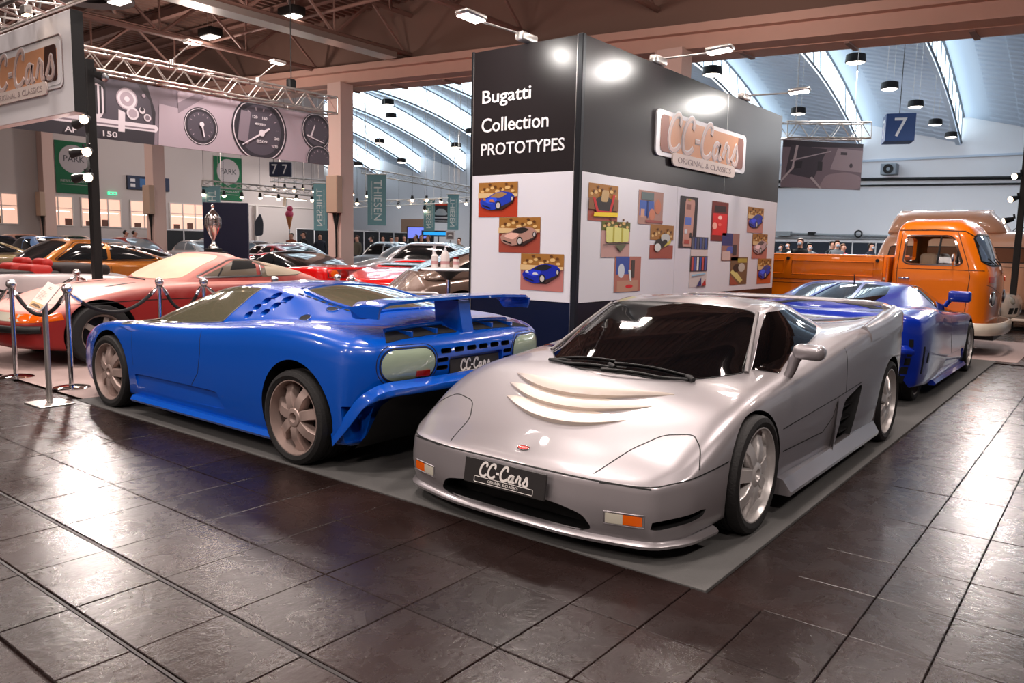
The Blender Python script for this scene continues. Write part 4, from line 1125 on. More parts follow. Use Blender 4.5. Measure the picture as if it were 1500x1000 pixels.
def car_print(body, glass, ground, flip=False, lamp=None, wheelc=(.75, .72, .7)):
    L = [(ground, rc(0, 1, 0, .62))]+treeline(.62)+[(sky, [(0, .55), (1, .58), (1, .66), (0, .70)])]
    L += [((.2, .12, .1), [(.08, .30), (.3, .2), (.62, .20), (.9, .42), (.86, .48), (.1, .4)])]
    L += [(body, smooth_outline([(.05, .44), (.10, .28), (.33, .19), (.46, .22), (.60, .30), (.90, .46), (.94, .60), (.84, .70), (.62, .74), (.44, .70), (.25, .56), (.10, .52)], .3, 3))]
    L += [(tuple(min(1, x*1.25+.06) for x in body), smooth_outline([(.12, .46), (.36, .36), (.52, .50), (.42, .60), (.26, .54)], .3, 3))]
    L += [(glass, smooth_outline([(.30, .57), (.58, .54), (.76, .66), (.62, .72), (.46, .69)], .25, 3))]
    L += [((.06, .06, .06), ell(.53, .33, .075, .12)), (wheelc, ell(.53, .33, .05, .085)), ((.06, .06, .06), ell(.88, .52, .04, .08)), (wheelc, ell(.88, .52, .025, .055)), ((.08, .07, .07), [(.12, .33), (.33, .24), (.34, .27), (.13, .36)])]
    if lamp: L += [(lamp, [(.13, .49), (.22, .47), (.2, .54), (.15, .55)]), (lamp, [(.30, .44), (.45, .42), (.40, .50), (.33, .50)])]
    if flip: L = [(c, [(1-x, y) for x, y in p][::-1]) for c, p in L]
    return L
def shop_print(base, parts): return [(base, rc(0, 1, 0, 1))]+parts
PL = [((-5.54, -5.01, 1.70, 2.06), car_print((.10, .22, .68), (.62, .47, .30), (.70, .22, .10), lamp=(.75, .45, .25))),
      ((-5.25, -4.71, 1.33, 1.695), car_print((.68, .52, .46), (.15, .12, .11), (.62, .27, .2))),
      ((-4.95, -4.41, .95, 1.325), car_print((.07, .14, .62), (.10, .10, .12), (.72, .45, .42), lamp=(.85, .85, .88)))]
for (a, c, z0, z1), L in PL: print_sheet('photo_print', FL((a+c)/2, (z0+z1)/2), c-a, z1-z0, L, T)
r2 = (.62, .30, .24)
chassis = [(r2, rc(0, 1, 0, .32))]+treeline(.6)+[((.5, .33, .2), rc(0, 1, .3, .62)), ((.13, .11, .11), ell(.5, .42, .33, .27)), ((.75, .12, .12), [(.12, .62), (.2, .62), (.32, .28), (.68, .28), (.8, .75), (.88, .75), (.74, .22), (.26, .22)]), ((.72, .60, .42), smooth_outline([(.38, .52), (.62, .52), (.66, .85), (.42, .85)], .3, 3)), ((.93, .80, .15), [(.16, .12), (.98, .14), (.98, .26), (.18, .22)])]
mould = [((.74, .58, .55), rc(0, 1, 0, 1))]+treeline(.74, (.36, .38, .15))+[((.84, .83, .5), smooth_outline([(.12, .86), (.95, .82), (.93, .44), (.14, .40)], .15, 2)), ((.70, .66, .25), rc(.36, .42, .42, .86)), ((.70, .66, .25), rc(.66, .72, .42, .84)), ((.25, .25, .2), [(.05, .36), (.95, .42), (.95, .39), (.05, .33)]), ((.36, .38, .28), [(.45, .34), (.85, .37), (.65, .16)])]
room1 = shop_print((.66, .50, .45), [((.22, .36, .66), rc(.05, .62, .25, .70)), ((.8, .6, .5), rc(.1, .25, .2, .45)), ((.78, .48, .36), ell(.55, .3, .12, .18)), ((.75, .45, .33), ell(.78, .55, .13, .22)), ((.35, .42, .42), rc(.1, .6, .72, .95)), ((.12, .2, .45), rc(.34, .4, .2, .7)), ((.6, .3, .28), rc(.3, 1, .06, .14))])
room2 = shop_print((.68, .42, .36), [((.2, .3, .6), rc(.05, .55, .5, 1)), ((.8, .82, .85), ell(.25, .6, .12, .2)), ((.72, .54, .45), rc(.1, .9, 0, .32)), ((.82, .12, .14), ell(.56, .15, .14, .05)), ((.25, .22, .2), rc(.62, .75, .4, .9)), ((.85, .86, .85), [(.5, .62), (.6, .62), (.64, .3), (.58, .3)])])
engine = [(r2, rc(0, 1, 0, .4))]+treeline(.55)+[((.80, .72, .30), [(.3, .25), (.85, .45), (.88, .55), (.5, .6), (.35, .4)]), ((.1, .1, .1), ell(.4, .45, .22, .14)), ((.85, .85, .83), ell(.3, .33, .13, .12)), ((.75, .75, .73), ell(.62, .62, .2, .13)), ((.12, .12, .12), ell(.6, .5, .1, .07))]
tallroom = shop_print((.13, .11, .13), [((.78, .58, .52), smooth_outline([(.2, .02), (.75, .02), (.85, .95), (.3, .97)], .15, 2)), ((.55, .36, .32), rc(.35, .6, .75, .85)), ((.35, .45, .75), rc(.3, .65, .45, .6)), ((.86, .86, .88), rc(.3, .45, .28, .36)), ((.7, .3, .25), rc(.3, .6, .08, .16)), ((.15, .14, .15), rc(.6, .72, .2, .3)), ((.72, .62, .3), ell(.5, .94, .08, .02))])
books = shop_print((.82, .76, .74), [((.2, .22, .3), rc(0, 1, .75, 1))]+[((.25, .33, .55) if k % 2 else (.35, .36, .42), rc(.05+.15*k, .15+.15*k, .76, .98)) for k in range(6)]+[((.18, .16, .18), rc(0, 1, .32, .62))]+[(((.75, .3, .3), (.3, .35, .6), (.9, .88, .85), (.15, .3, .6))[k % 4], rc(.06+.15*k, .17+.15*k, .33, .60)) for k in range(6)]+[((.55, .75, .85), [(.1, .25), (.9, .28), (.9, .26), (.1, .22)]), ((.15, .2, .42), [(.4, .02), (.65, .2), (.68, .02)]), ((.7, .15, .15), [(.68, .02), (.9, .16), (.95, .02)])])
redp = shop_print((.45, .13, .10), [((.86, .13, .12), rc(.08, .95, .15, .70)), ((.16, .08, .08), rc(.15, .85, .74, .9)), ((1, .8, .75), ell(.5, .6, .12, .05)), ((.98, .7, .62), ell(.2, .38, .14, .09)), ((.95, .4, .35), ell(.5, .42, .1, .04))])
room3 = shop_print((.6, .42, .38), [((.16, .2, .42), rc(0, .6, .55, 1)), ((.3, .36, .66), ell(.5, .4, .22, .14)), ((.82, .70, .66), rc(.05, .5, .02, .35)), ((.2, .17, .2), rc(.62, .85, .2, .6))])
room4 = shop_print((.45, .34, .24), [((.85, .78, .48), [(.0, .45), (.6, .05), (.75, .15), (.2, .6)]), ((.15, .13, .12), ell(.35, .6, .2, .15)), ((.76, .72, .66), ell(.65, .62, .2, .16)), ((.7, .6, .25), rc(.4, .95, .8, .95)), ((.62, .3, .22), [(0, 0), (.5, 0), (0, .35)])])
PR = [((6.67, 7.25, 1.67, 2.04), chassis), ((6.94, 7.53, 1.30, 1.675), mould), ((7.23, 7.80, .93, 1.31), room2), ((7.69, 8.27, 1.67, 2.04), room1), ((7.99, 8.57, 1.29, 1.675), engine), ((8.71, 9.20, 1.42, 2.04), tallroom), ((9.06, 9.56, .93, 1.56), books), ((9.63, 10.16, 1.52, 2.03), redp), ((10.0, 10.60, 1.26, 1.63), room3), ((10.33, 10.94, .93, 1.31), room4),
      ((10.85, 11.46, 1.66, 2.02), car_print((.13, .2, .68), (.2, .25, .5), (.75, .5, .45))), ((11.08, 11.68, 1.29, 1.65), car_print((.74, .62, .62), (.35, .3, .3), (.72, .42, .36))), ((11.34, 11.91, .92, 1.29), car_print((.15, .28, .72), (.25, .3, .5), (.78, .36, .2)))]
for (a, c, z0, z1), L in PR: print_sheet('photo_print', FR((a+c)/2, (z0+z1)/2), c-a, z1-z0, L, T)

# the stand's sign: board, notched brown field, script letters with a white outline, tag below
M_brown = mat('sign_copper', (.80, .58, .44), .4); M_browndk = mat('sign_dark_brown', (.26, .17, .15), .4)
M_pink = mat('sign_letter_pink', (.80, .70, .67), .35); M_sand = mat('sign_tag', (.84, .78, .75), .45); M_grey = mat('sign_letter_grey', (.60, .54, .53), .5)
def notch(w, h, r):
    P = []
    for cx, cy, a0 in ((w/2, h/2, 270), (-w/2, h/2, 360), (-w/2, -h/2, 90), (w/2, -h/2, 180)):
        for k in range(5):
            q = R(a0-90*k/4) if False else R(a0-k*22.5); P.append((cx+r*math.cos(q), cy+r*math.sin(q)))
    return P
def cc_sign(M, w, parent, board=M_white, hfrac=.195, dark_right=False):
    h = w*hfrac; b = MB(); b.prism(rrect(-w/2, w/2, -h/2, h/2, h*.14), 0, .02, M)
    s = b.build('sign_board', board, parent)
    b = MB(); b.prism(notch(w*.925, h*.80, h*.10), .02, .024, M); f = b.build('sign_field', M_brown, s)
    for sd in (-1, 1) if not dark_right else (1,):
        b = MB(); k = .10 if not dark_right else .16
        x0, x1 = (w*(.4625-k)), w*.4625
        P = [(x0, -h*.40), (x1-h*.10, -h*.40), (x1-h*.02, -h*.36), (x1, -h*.28), (x1, h*.28), (x1-h*.02, h*.36), (x1-h*.10, h*.40), (x0+.03*w, h*.40)]
        if sd < 0: P = [(-p[0], p[1]) for p in P][::-1]
        b.prism(P, .0245, .026, M); b.build('sign_shade', mat('sign_copper_dark', (.52, .33, .28), .4) if not dark_right else M_browndk, s)
    L = h*.84; Ms = M @ Matrix.Translation((0, h*.08, .024)) @ Matrix.Diagonal((1.13, 1, 1, 1))
    b = MB(); script('CC-Cars', L, .092, Ms, b, .003); b.build('script_outline', M_white, s, 60)
    b = MB(); script('CC-Cars', L, .062, Ms @ Matrix.Translation((.006, -.006, .0035)), b, .001); b.build('script_shadow', M_grey, s, 60)
    b = MB(); script('CC-Cars', L, .056, Ms @ Matrix.Translation((0, 0, .005)), b, .002); b.build('script_lettering', M_pink, s, 60)
    Mt = M @ Matrix.Translation((0.0, -h*.52, .02)); b = MB(); b.prism(rrect(-w*.35, w*.35, -h*.145, h*.145, h*.11), 0, .02, Mt); tg = b.build('sign_tag', M_sand, s)
    text_fit('ORIGINAL & CLASSICS', w*.60, h*.13, M_grey, s, Mt @ Matrix.Translation((0, 0, .021)), .001, 0.)
    return s
cc_sign(FR(9.3, 2.70), 2.60, T)
# lamp arms on top of the wall
def arm_lamp(base, head, label, power=45, tgt=None):
    t = thing('arm_lamp', label, 'lamp', base, 0, 'arm lamps along the top of the display wall'); h = Vector(head)-Vector(base)
    b = MB(); b.bbox(-.05, .05, -.16, .10, -.02, .07, .02, 2); b.build('lamp_base', M_alu, t, 50)
    b = MB(); b.tube([(0, 0, .05), tuple(h)], .011, 8); b.build('lamp_arm', M_alu, t, 60)
    hd = h.normalized(); sd = Vector((0, 0, 1)).cross(hd).normalized(); up = hd.cross(sd)
    M = Matrix((hd, sd, Vector((0, 0, 1)))).transposed().to_4x4(); M.translation = h
    b = MB(); b.bbox(-.13, .15, -.085, .085, .0, .05, .022, 2, M); b.build('lamp_head', M_alu, t, 50)
    b = MB(); b.box(-.11, .13, -.07, .07, -.006, .0, M); b.build('lamp_diffuser', mat('arm_lamp_diffuser', (1, .96, .92), .4, emit=26., ecol=(1, .96, .92)), t)
    p = Vector(head)
    if power: spot('arm_lamp_light', p+Vector((0, 0, -.03)), tgt, power, (1, .95, .9), .06, 140, .8)
    return t
arm_lamp((-4.95, 6.54, 3.45), (-5.02, 5.75, 3.50), 'silver arm lamp on the narrow face of the display wall', 50, (-5.0, 6.5, 2.9))
arm_lamp((-4.29, 8.10, 3.45), (-3.62, 8.15, 3.50), 'nearer silver arm lamp on the long face of the display wall', 60, (-4.26, 7.3, 3.0))
arm_lamp((-4.29, 10.6, 3.45), (-3.62, 10.75, 3.50), 'farther silver arm lamp on the long face of the display wall', 60, (-4.26, 9.8, 3.0))
spot('corner_lamp_light', (-3.65, 6.9, 3.5), (-4.26, 6.9, 3.0), 60, (1, .95, .9), .06, 100, .8)
# ================================================================== hanging signs and trusses
def box_truss(name, p0, p1, s, label, cat='truss', group=None, rmain=.025, rb=.012, pitch=None, up=(0, 0, 1)):
    p0 = Vector(p0); p1 = Vector(p1); L = (p1-p0).length; d = (p1-p0)/L; u = Vector(up); w = d.cross(u).normalized(); u = w.cross(d)
    t = thing(name, label, cat, (0, 0, 0), 0, group); n = max(2, int(round(L/(pitch or s*1.2))))
    C = [w*s/2+u*s/2, -w*s/2+u*s/2, -w*s/2-u*s/2, w*s/2-u*s/2]
    for c in C:
        b = MB(); b.tube([p0+c, p1+c], rmain, 6); b.build('chord', M_alu, t, 60)
    b = MB()
    for f in range(4):
        a, c = C[f], C[(f+1) % 4]
        for k in range(n):
            q0 = p0+d*L*k/n; q1 = p0+d*L*(k+.5)/n; q2 = p0+d*L*(k+1)/n
            b.tube([q0+a, q1+c], rb, 4, caps=False); b.tube([q1+c, q2+a], rb, 4, caps=False)
        for k in (0, n): b.tube([p0+d*L*k/n+a, p0+d*L*k/n+c], rb, 4)
    o = b.build('lattice', M_alu, t, 60); o['kind'] = 'stuff'
    return t
def clamp_lamp(p, head, label):
    t = thing('clip_lamp', label, 'lamp', p, 0, 'clip lamps along the lighting truss'); h = Vector(head)
    b = MB(); b.cyl((0, 0, -.05), .05, .1, 10); b.build('clamp', M_alu, t, 50)
    b = MB(); b.tube([(0, 0, .03), tuple(h)], .014, 6); b.build('lamp_arm', M_alu, t, 60)
    b = MB(); b.bbox(h.x-.10, h.x+.10, h.y-.16, h.y+.16, h.z-.02, h.z+.04, .02, 1); b.build('lamp_head', M_alu, t)
    b = MB(); b.box(h.x-.08, h.x+.08, h.y-.13, h.y+.13, h.z-.027, h.z-.02); b.build('lamp_diffuser', M_lamp, t)
t = box_truss('lighting_truss', (-15.0, 6.3, 4.56), (-15.0, 12.25, 4.56), .36, 'long silver lighting truss above the black and white banner', pitch=.62)
for y in (8.2, 10.1): clamp_lamp((-14.8, y, 4.76), (.5, .15, .33), 'clip lamp held out from the lighting truss, %s' % ('nearer of two' if y < 9 else 'farther of two'))
b = MB(); b.tube([(-15, 11.1, 4.75), (-15, 11.1, 7.95)], .012, 5); b.bbox(-15.07, -14.93, 11.0, 11.2, 4.76, 4.98, .03, 1); b.bbox(-15.05, -14.95, 11.05, 11.15, 7.2, 7.5, .02, 1); tag(b.build('chain_hoist', M_black), 'black chain hoist carrying the lighting truss', 'hoist')
b = MB(); b.bbox(-14.2, -13.9, 9.5, 9.72, 6.35, 6.8, .04, 2); b.tube([(-14.05, 9.6, 6.8), (-14.05, 9.6, 8.2)], .01, 5); tag(b.build('hoist_motor', M_black), 'black hoist chain bag hanging under the brown roof', 'hoist')
# black and white banner
BX, BY, BZ, BW, BH = -15.0, 5.2, 3.19, 6.9, 1.10
t = thing('banner', 'long black and white photo banner with car grille and dashboard gauges', 'banner', (0, 0, 0))
Mb = frame((BX+.012, BY+BW/2, BZ+BH/2), (0, 1, 0), (0, 0, 1))
b = MB(); b.box(BX-.012, BX+.010, BY, BY+BW, BZ, BZ+BH); b.build('cloth', pm((.45, .41, .45)), t)
def bn(y, z): return ((y-BY)/BW, (z-BZ)/BH)
def be(y, z, r, ry=None, n=36): return [bn(y+r*math.cos(R(360*k/n)), z+(ry or r)*math.sin(R(360*k/n))) for k in range(n)]
def clampz(P): return [(min(1, max(0, x)), min(1, max(0, y))) for x, y in P]
g1, g2, g3, g4, g5 = (.17, .16, .19), (.28, .26, .30), (.46, .42, .46), (.62, .57, .61), (.80, .77, .80)
Ly = [(g3, rc(0, 1, 0, 1)), (g1, [bn(5.2, 3.19), bn(7.9, 3.19), bn(7.95, 3.8), bn(7.8, 4.29), bn(5.2, 4.29)]), (g2, [bn(6.9, 3.5), bn(7.9, 3.45), bn(7.85, 4.0), bn(7.6, 4.29), bn(7.0, 4.29)])]
Ly += [(g5, clampz([bn(5.2, 3.40), bn(7.95, 3.43), bn(8.0, 3.50), bn(7.95, 3.56), bn(5.2, 3.55)])), (g3, [bn(5.2, 3.44), bn(7.92, 3.46), bn(7.92, 3.49), bn(5.2, 3.47)]), (g4, [bn(5.6, 3.36), bn(5.75, 3.36), bn(5.78, 3.75), bn(5.66, 3.78)]), (g5, [bn(7.22, 3.36), bn(7.34, 3.36), bn(7.36, 3.72), bn(7.24, 3.76)])]
Ly += [(g5, smooth_outline([bn(6.62, 4.18), bn(6.95, 4.16), bn(7.03, 3.9), bn(6.95, 3.6), bn(6.85, 3.52), bn(6.72, 3.52), bn(6.60, 3.65), bn(6.55, 3.95)], .35, 3))]+[(g1, [bn(6.6+.075*k, 3.60+.02*abs(k-2)), bn(6.64+.075*k, 3.60+.02*abs(k-2)), bn(6.64+.075*k, 4.13), bn(6.6+.075*k, 4.13)]) for k in range(6)]
Ly += [(g4, be(7.40, 3.97, .20)), (g5, be(7.40, 3.97, .175)), (g4, be(7.40, 3.97, .13)), (g5, be(7.40, 3.97, .05)), (g5, be(7.50, 3.72, .115)), (g4, be(7.50, 3.72, .08)), (g5, be(7.78, 3.68, .07)), (g3, be(7.78, 3.68, .045)), (g5, be(7.68, 3.80, .06)), (g1, be(7.68, 3.82, .04)), (g4, be(7.72, 4.08, .035)), (g4, [bn(7.98, 3.19), bn(8.4, 3.19), bn(8.4, 3.95), bn(8.02, 3.98)])]
Ly += [(g4, [bn(8.4, 3.19), bn(12.1, 3.19), bn(12.1, 4.29), bn(8.4, 4.29)]), (g3, [bn(8.4, 3.85), bn(9.0, 4.25), bn(8.8, 4.29), bn(8.4, 4.05)])]
for cy, cz, r in ((8.88, 3.66, .36), (10.25, 3.76, .66), (11.75, 3.92, .40), (11.82, 3.24, .36)):
    Ly += [(g1, clampz(be(cy, cz, r*1.04))), (g5, clampz(be(cy, cz, r*.98))), (g1, clampz(be(cy, cz, r*.95))), (g2, clampz(be(cy, cz, r*.80)))]
    for k in range(12):
        a = R(-45+270*k/11); p, q = (cy-r*.72*math.cos(a), cz+r*.72*math.sin(a)), (cy-r*.62*math.cos(a), cz+r*.62*math.sin(a)); o = .012*r/.5
        L0 = [bn(p[0]-o, p[1]), bn(p[0]+o, p[1]), bn(q[0]+o, q[1]), bn(q[0]-o, q[1])]
        if all(0 < x < 1 and 0 < y < 1 for x, y in L0): Ly.append((g4, L0))
Ly += [(g3, [bn(9.68, 3.5), bn(9.92, 3.45), bn(10.02, 4.1), bn(9.78, 4.12)]), (g5, be(10.28, 3.70, .07)), (g5, [bn(10.28, 3.67), bn(10.28, 3.72), bn(9.80, 3.42), bn(9.80, 3.40)]), (g5, [bn(10.28, 3.73), bn(10.30, 3.67), bn(10.48, 3.80), bn(10.46, 3.83)]), (g5, be(8.88, 3.70, .05)), (g5, [bn(8.86, 3.7), bn(8.90, 3.7), bn(8.94, 3.46), bn(8.92, 3.45)]), (g5, [bn(11.55, 3.8), bn(11.6, 3.78), bn(11.7, 4.05), bn(11.68, 4.06)]), (g5, [bn(11.45, 3.79), bn(11.95, 3.66), bn(11.95, 3.68), bn(11.45, 3.82)])]
print_sheet('print', Mb, BW, BH, Ly, t, .002)
for txt, y, w, z, hh in (('AF', 6.36, .20, 3.285, .10), ('150', 7.05, .26, 3.285, .10), ('240', 10.66, .12, 3.62, .06), ('60', 9.88, .09, 3.80, .06), ('120', 10.12, .12, 4.02, .06), ('160', 10.36, .12, 4.02, .06), ('49350', 10.24, .26, 3.88, .05), ('8509', 10.28, .26, 3.52, .06), ('270', 10.62, .12, 3.45, .06)):
    text_fit(txt, w, hh, pm((.80, .78, .80)), t, frame((BX+.06, y, z), (0, 1, 0), (0, 0, 1)), .001, .01)
for y in (6.8, 8.2, 9.6, 11.0): b = MB(); b.tube([(BX, y, BZ+BH), (BX, y, 4.40)], .006, 5); b.build('hanger', M_alu, t)
# hanging board with the stand's sign
t = thing('hanging_sign', 'white hanging board with copper coloured script sign above the dusty red coupe', 'sign', (0, 0, 0))
b = MB(); b.bbox(-12.6, -8.70, 3.75, 3.87, 2.68, 3.70, .006, 1); b.build('sign_panel', M_white, t)
b = MB(); b.box(-8.70, -8.695, 3.75, 3.87, 2.68, 3.70); b.build('sign_edge', M_black, t)
Mh = frame((-10.04, 3.748, 3.20), (1, 0, 0), (0, 0, 1))
b = MB(); b.tube([Mh @ Vector((x, y, .004)) for x, y in rrect(-1.13, 1.13, -.25, .29, .08)], .006, 5, closed=True); b.build('sign_outline', M_grey, t)
cc_sign(Mh @ Matrix.Translation((0, .02, -.018)), 2.15, t, M_white, .215, True)
box_truss('sign_truss', (-13, 3.81, 4.12), (-8.35, 3.81, 4.12), .42, 'silver truss carrying the white hanging board', pitch=.5)
for q, w in ((-11.8, 'left'), (-9.0, 'right')):
    b = MB(); b.tube([(q, 3.81, 4.3), (q, 3.81, 8.1)], .012, 5); tag(b.build('suspension_cable', M_alu), '%s one of two thin cables holding up the truss of the white hanging board' % w, 'cable', 'cables of the board truss')
t = thing('spotlight', 'small white floodlight at the top edge of the hanging board', 'lamp', (-9.25, 3.55, 3.72)); b = MB(); b.tube([(0, 0, .04), (0, .05, .2)], .01, 5); b.build('bracket', M_alu, t); b = MB(); b.bbox(-.07, .07, -.04, .04, -.04, .05, .012, 1); b.build('lamp_head', M_alu, t); b = MB(); b.box(-.06, .06, -.02, .035, -.048, -.041); b.build('lamp_diffuser', M_bulb, t)
# right truss with upholstery banner
box_truss('banner_truss', (-7.562, 21.413, 4.630), (-5.935, 23.330, 4.737), .42, 'short silver truss above the interior photo banner', pitch=.6)
for q, w in (((-7.344, 21.725, 4.726), 'left'), ((-6.196, 23.011, 4.807), 'right')):
    b = MB(); b.tube([q, (q[0], q[1], 10.2)], .01, 5); tag(b.build('suspension_cable', M_alu), '%s one of two thin cables holding up the short truss above the interior photo banner' % w, 'cable', 'cables of the short truss')
A_ = Vector((-7.478, 21.239, 3.081)); B_ = Vector((-5.925, 23.096, 3.168)); C_ = Vector((-7.592, 21.342, 4.319)); ux = (B_-A_); w_ = ux.length; h_ = C_.z-A_.z; ux = Vector((ux.x, ux.y, 0)).normalized()
t = thing('banner', 'pinkish grey photo banner of a car interior beside the display wall', 'banner', (0, 0, 0)); Mq = frame((A_+B_)/2+Vector((0, 0, h_/2)), ux, (0, 0, 1))
b = MB(); b.box(-w_/2, w_/2, -h_/2, h_/2, -.012, 0, Mq); b.build('cloth', pm((.52, .46, .50)), t)
for q in (-.4, .4): b = MB(); b.tube([Mq @ Vector((q*w_, h_/2, -.006)), Mq @ Vector((q*w_, h_/2+.14, -.006))], .008, 5); b.build('hanger', M_alu, t)
print_sheet('print', Mq, w_, h_, [((.50, .44, .48), rc(0, 1, 0, 1)), ((.24, .21, .25), [(0, .85), (1, .92), (1, 1), (0, 1)]), ((.28, .25, .29), [(.05, .3), (.4, .2), (.55, .85), (.1, .9)]), ((.62, .55, .58), smooth_outline([(.48, .05), (.55, .3), (.8, .38), (1, .3), (1, 0), (.5, 0)], .3, 3)), ((.66, .6, .63), [(.6, .42), (1, .38), (1, .85), (.68, .88)]), ((.22, .2, .23), rc(.44, .50, .38, .58)), ((.75, .7, .72), [(.0, .10), (.15, .42), (.19, .9), (.16, .9), (.12, .42), (0, .16)]), ((.72, .67, .7), [(.1, .55), (.6, .80), (.6, .82), (.1, .58)]), ((.75, .7, .72), [(.35, .22), (.48, 0), (.51, 0), (.38, .25)]), ((.3, .27, .3), ell(.86, .52, .02, .05)), ((.32, .29, .32), rc(.72, .80, .74, .80)), ((.20, .18, .21), [(.15, .55), (.25, .57), (.24, .42), (.15, .40)])], t)
def roof_z(x, y):
    if y < 16.6: return ZC
    i = max([q for q in XI if q <= x]); f = (x-i)/5.; return zl(y)+1.30*(1-f)
# THIESEN banners
M_teal = mat('teal_banner_cloth', (.42, .60, .63), .7)
def thiesen(p, w, h, ang, label, mirror=False):
    t = thing('banner', label, 'banner', p, ang, 'teal dealer banners'); b = MB(); b.bbox(-w/2, w/2, -.01, .01, -h, 0, .004, 1); b.build('cloth', M_teal, t)
    M = frame((0, -.012, -h/2), (1, 0, 0), (0, 0, 1))
    if mirror: M = M @ Matrix.Diagonal((-1, 1, 1, 1))
    Mt = M @ Matrix.Rotation(R(-90), 4, 'Z')
    text_fit('THIESEN', h*.80, w*.42, mat('banner_lettering', (.86, .90, .90), .6), t, Mt @ Matrix.Translation((0, w*.06 if not mirror else w*.06, .001)), .001, .0)
    text_fit('RAREANDCLASSIC AUTOMOBILES', h*.74, w*.07, mat('banner_lettering', (.86, .90, .90), .6), t, Mt @ Matrix.Translation((0, -w*.28, .001)), .0008, .0)
    b = MB(); b.tube([(-w/2-.05, 0, .02), (w/2+.05, 0, .02)], .02, 6); b.build('banner_rod', M_alu, t)
    for sx in (-.4, .4): b = MB(); b.tube([(sx*w, 0, .02), (sx*w, 0, roof_z(p[0], p[1])-p[2])], .006, 4); b.build('hanger', M_alu, t)
thiesen((-21.788, 19.815, 3.866), .70, 1.82, R(30), 'large teal dealer banner hanging right beside the near column')
thiesen((-22.976, 18.193, 3.464), .50, 1.66, R(30), 'teal dealer banner with reversed lettering just left of the near column', True)
thiesen((-27.911, 16.904, 3.419), .74, 1.5, R(30), 'teal dealer banner partly hidden by the navy trophy panel')
thiesen((-23.382, 24.221, 3.244), .48, 1.30, R(30), 'small teal dealer banner left of the framed car poster', True)
thiesen((-22.608, 24.861, 3.494), .48, 1.48, R(30), 'small teal dealer banner right of the framed car poster', True)
t = thing('poster', 'dark poster of a car hanging between two small teal banners', 'poster', (-23.293, 24.848, 2.731), R(30)); b = MB(); b.box(-.36, .36, -.01, .01, -.4, .4); b.build('board', pm((.16, .16, .2)), t)
print_sheet('print', frame((0, -.012, 0), (1, 0, 0), (0, 0, 1)), .72, .8, [((.78, .25, .16), rc(0, 1, .9, 1)), ((.70, .74, .78), smooth_outline([(.08, .45), (.3, .72), (.7, .72), (.92, .45), (.8, .38), (.2, .38)], .3, 3)), ((.85, .85, .88), rc(.1, .9, .22, .28)), ((.85, .85, .88), rc(.1, .9, .06, .11))], t)
def line_truss(p0, p1, label):
    t = box_truss('lighting_truss', p0, p1, .22, label, group=None, rmain=.022, rb=.012, pitch=.8)
    for f in (.15, .85):
        q = Vector(p0).lerp(Vector(p1), f); b = MB(); b.tube([q, (q.x, q.y, roof_z(q.x, q.y))], .012, 5); b.build('hanger', M_alu, t)
    return t
line_truss((-28.192, 16.706, 3.542), (-26.198, 20.774, 3.344), 'thin lighting truss in front of the green restaurant banner')
line_truss((-23.800, 20.005, 2.825), (-22.665, 26.072, 3.368), 'thin lighting truss behind the near column, lower one')
line_truss((-24.119, 21.250, 4.232), (-18.500, 21.645, 3.316), 'thin lighting truss sloping away above the large teal banner')
line_truss((-29.580, 20.811, 4.068), (-29.320, 23.567, 4.091), 'thin lighting truss under the blue hall number board')
def track_spot(p, label, lit=True):
    t = thing('spotlight', label, 'lamp', p, 0, 'small spotlights on the far trusses'); b = MB(); b.tube([(0, 0, roof_z(p[0], p[1])-p[2]), (0, 0, .02)], .006, 4); b.cyl((0, 0, -.16), .075, .18, 10, 'z', .05); b.build('lamp_head', M_black, t, 50)
    b = MB(); b.sphere((0, 0, -.17), .075, 10, 6); b.build('bulb', M_bulb if lit else M_steel, t, 60)
for k, p in enumerate(((-28.126, 16.716, 3.283), (-27.502, 17.195, 3.247), (-27.320, 17.845, 3.234), (-27.281, 18.645, 3.259), (-27.130, 19.398, 3.250), (-26.735, 19.964, 3.277), (-26.477, 20.544, 3.253), (-29.462, 20.862, 3.805), (-29.542, 21.449, 3.880), (-29.624, 22.016, 3.834), (-29.735, 22.584, 3.939), (-29.774, 23.184, 3.891), (-23.449, 20.315, 3.069), (-23.552, 20.923, 3.396), (-23.656, 22.706, 3.078), (-23.239, 23.071, 3.340), (-23.132, 23.798, 3.382), (-23.006, 24.532, 3.369), (-22.829, 25.944, 3.363), (-23.517, 24.075, 2.982), (-23.783, 20.365, 3.417))):
    track_spot(p, 'lit spotlight on the thin trusses left of the near column, %d%s from the left' % (k+1, ('st', 'nd', 'rd')[k] if k < 3 else 'th') if k < 12 else 'spotlight on the thin trusses right of the near column, %d%s listed from the column' % (k-11, ('st', 'nd', 'rd')[k-12] if k < 15 else 'th'))
t = thing('ceiling_light', 'white cross-shaped hanging light strip above the far booths', 'lamp', (-28.182, 20.487, 3.201)); b = MB(); b.box(-.9, .9, -.05, .05, 0, .06); b.box(-.07, .07, -.07, .07, -.35, 0); b.build('lamp_body', M_alu, t); b = MB(); b.box(-.88, .88, -.045, .045, -.012, 0); b.build('lamp_diffuser', M_lamp, t); t.rotation_euler = (0, R(6), R(40))
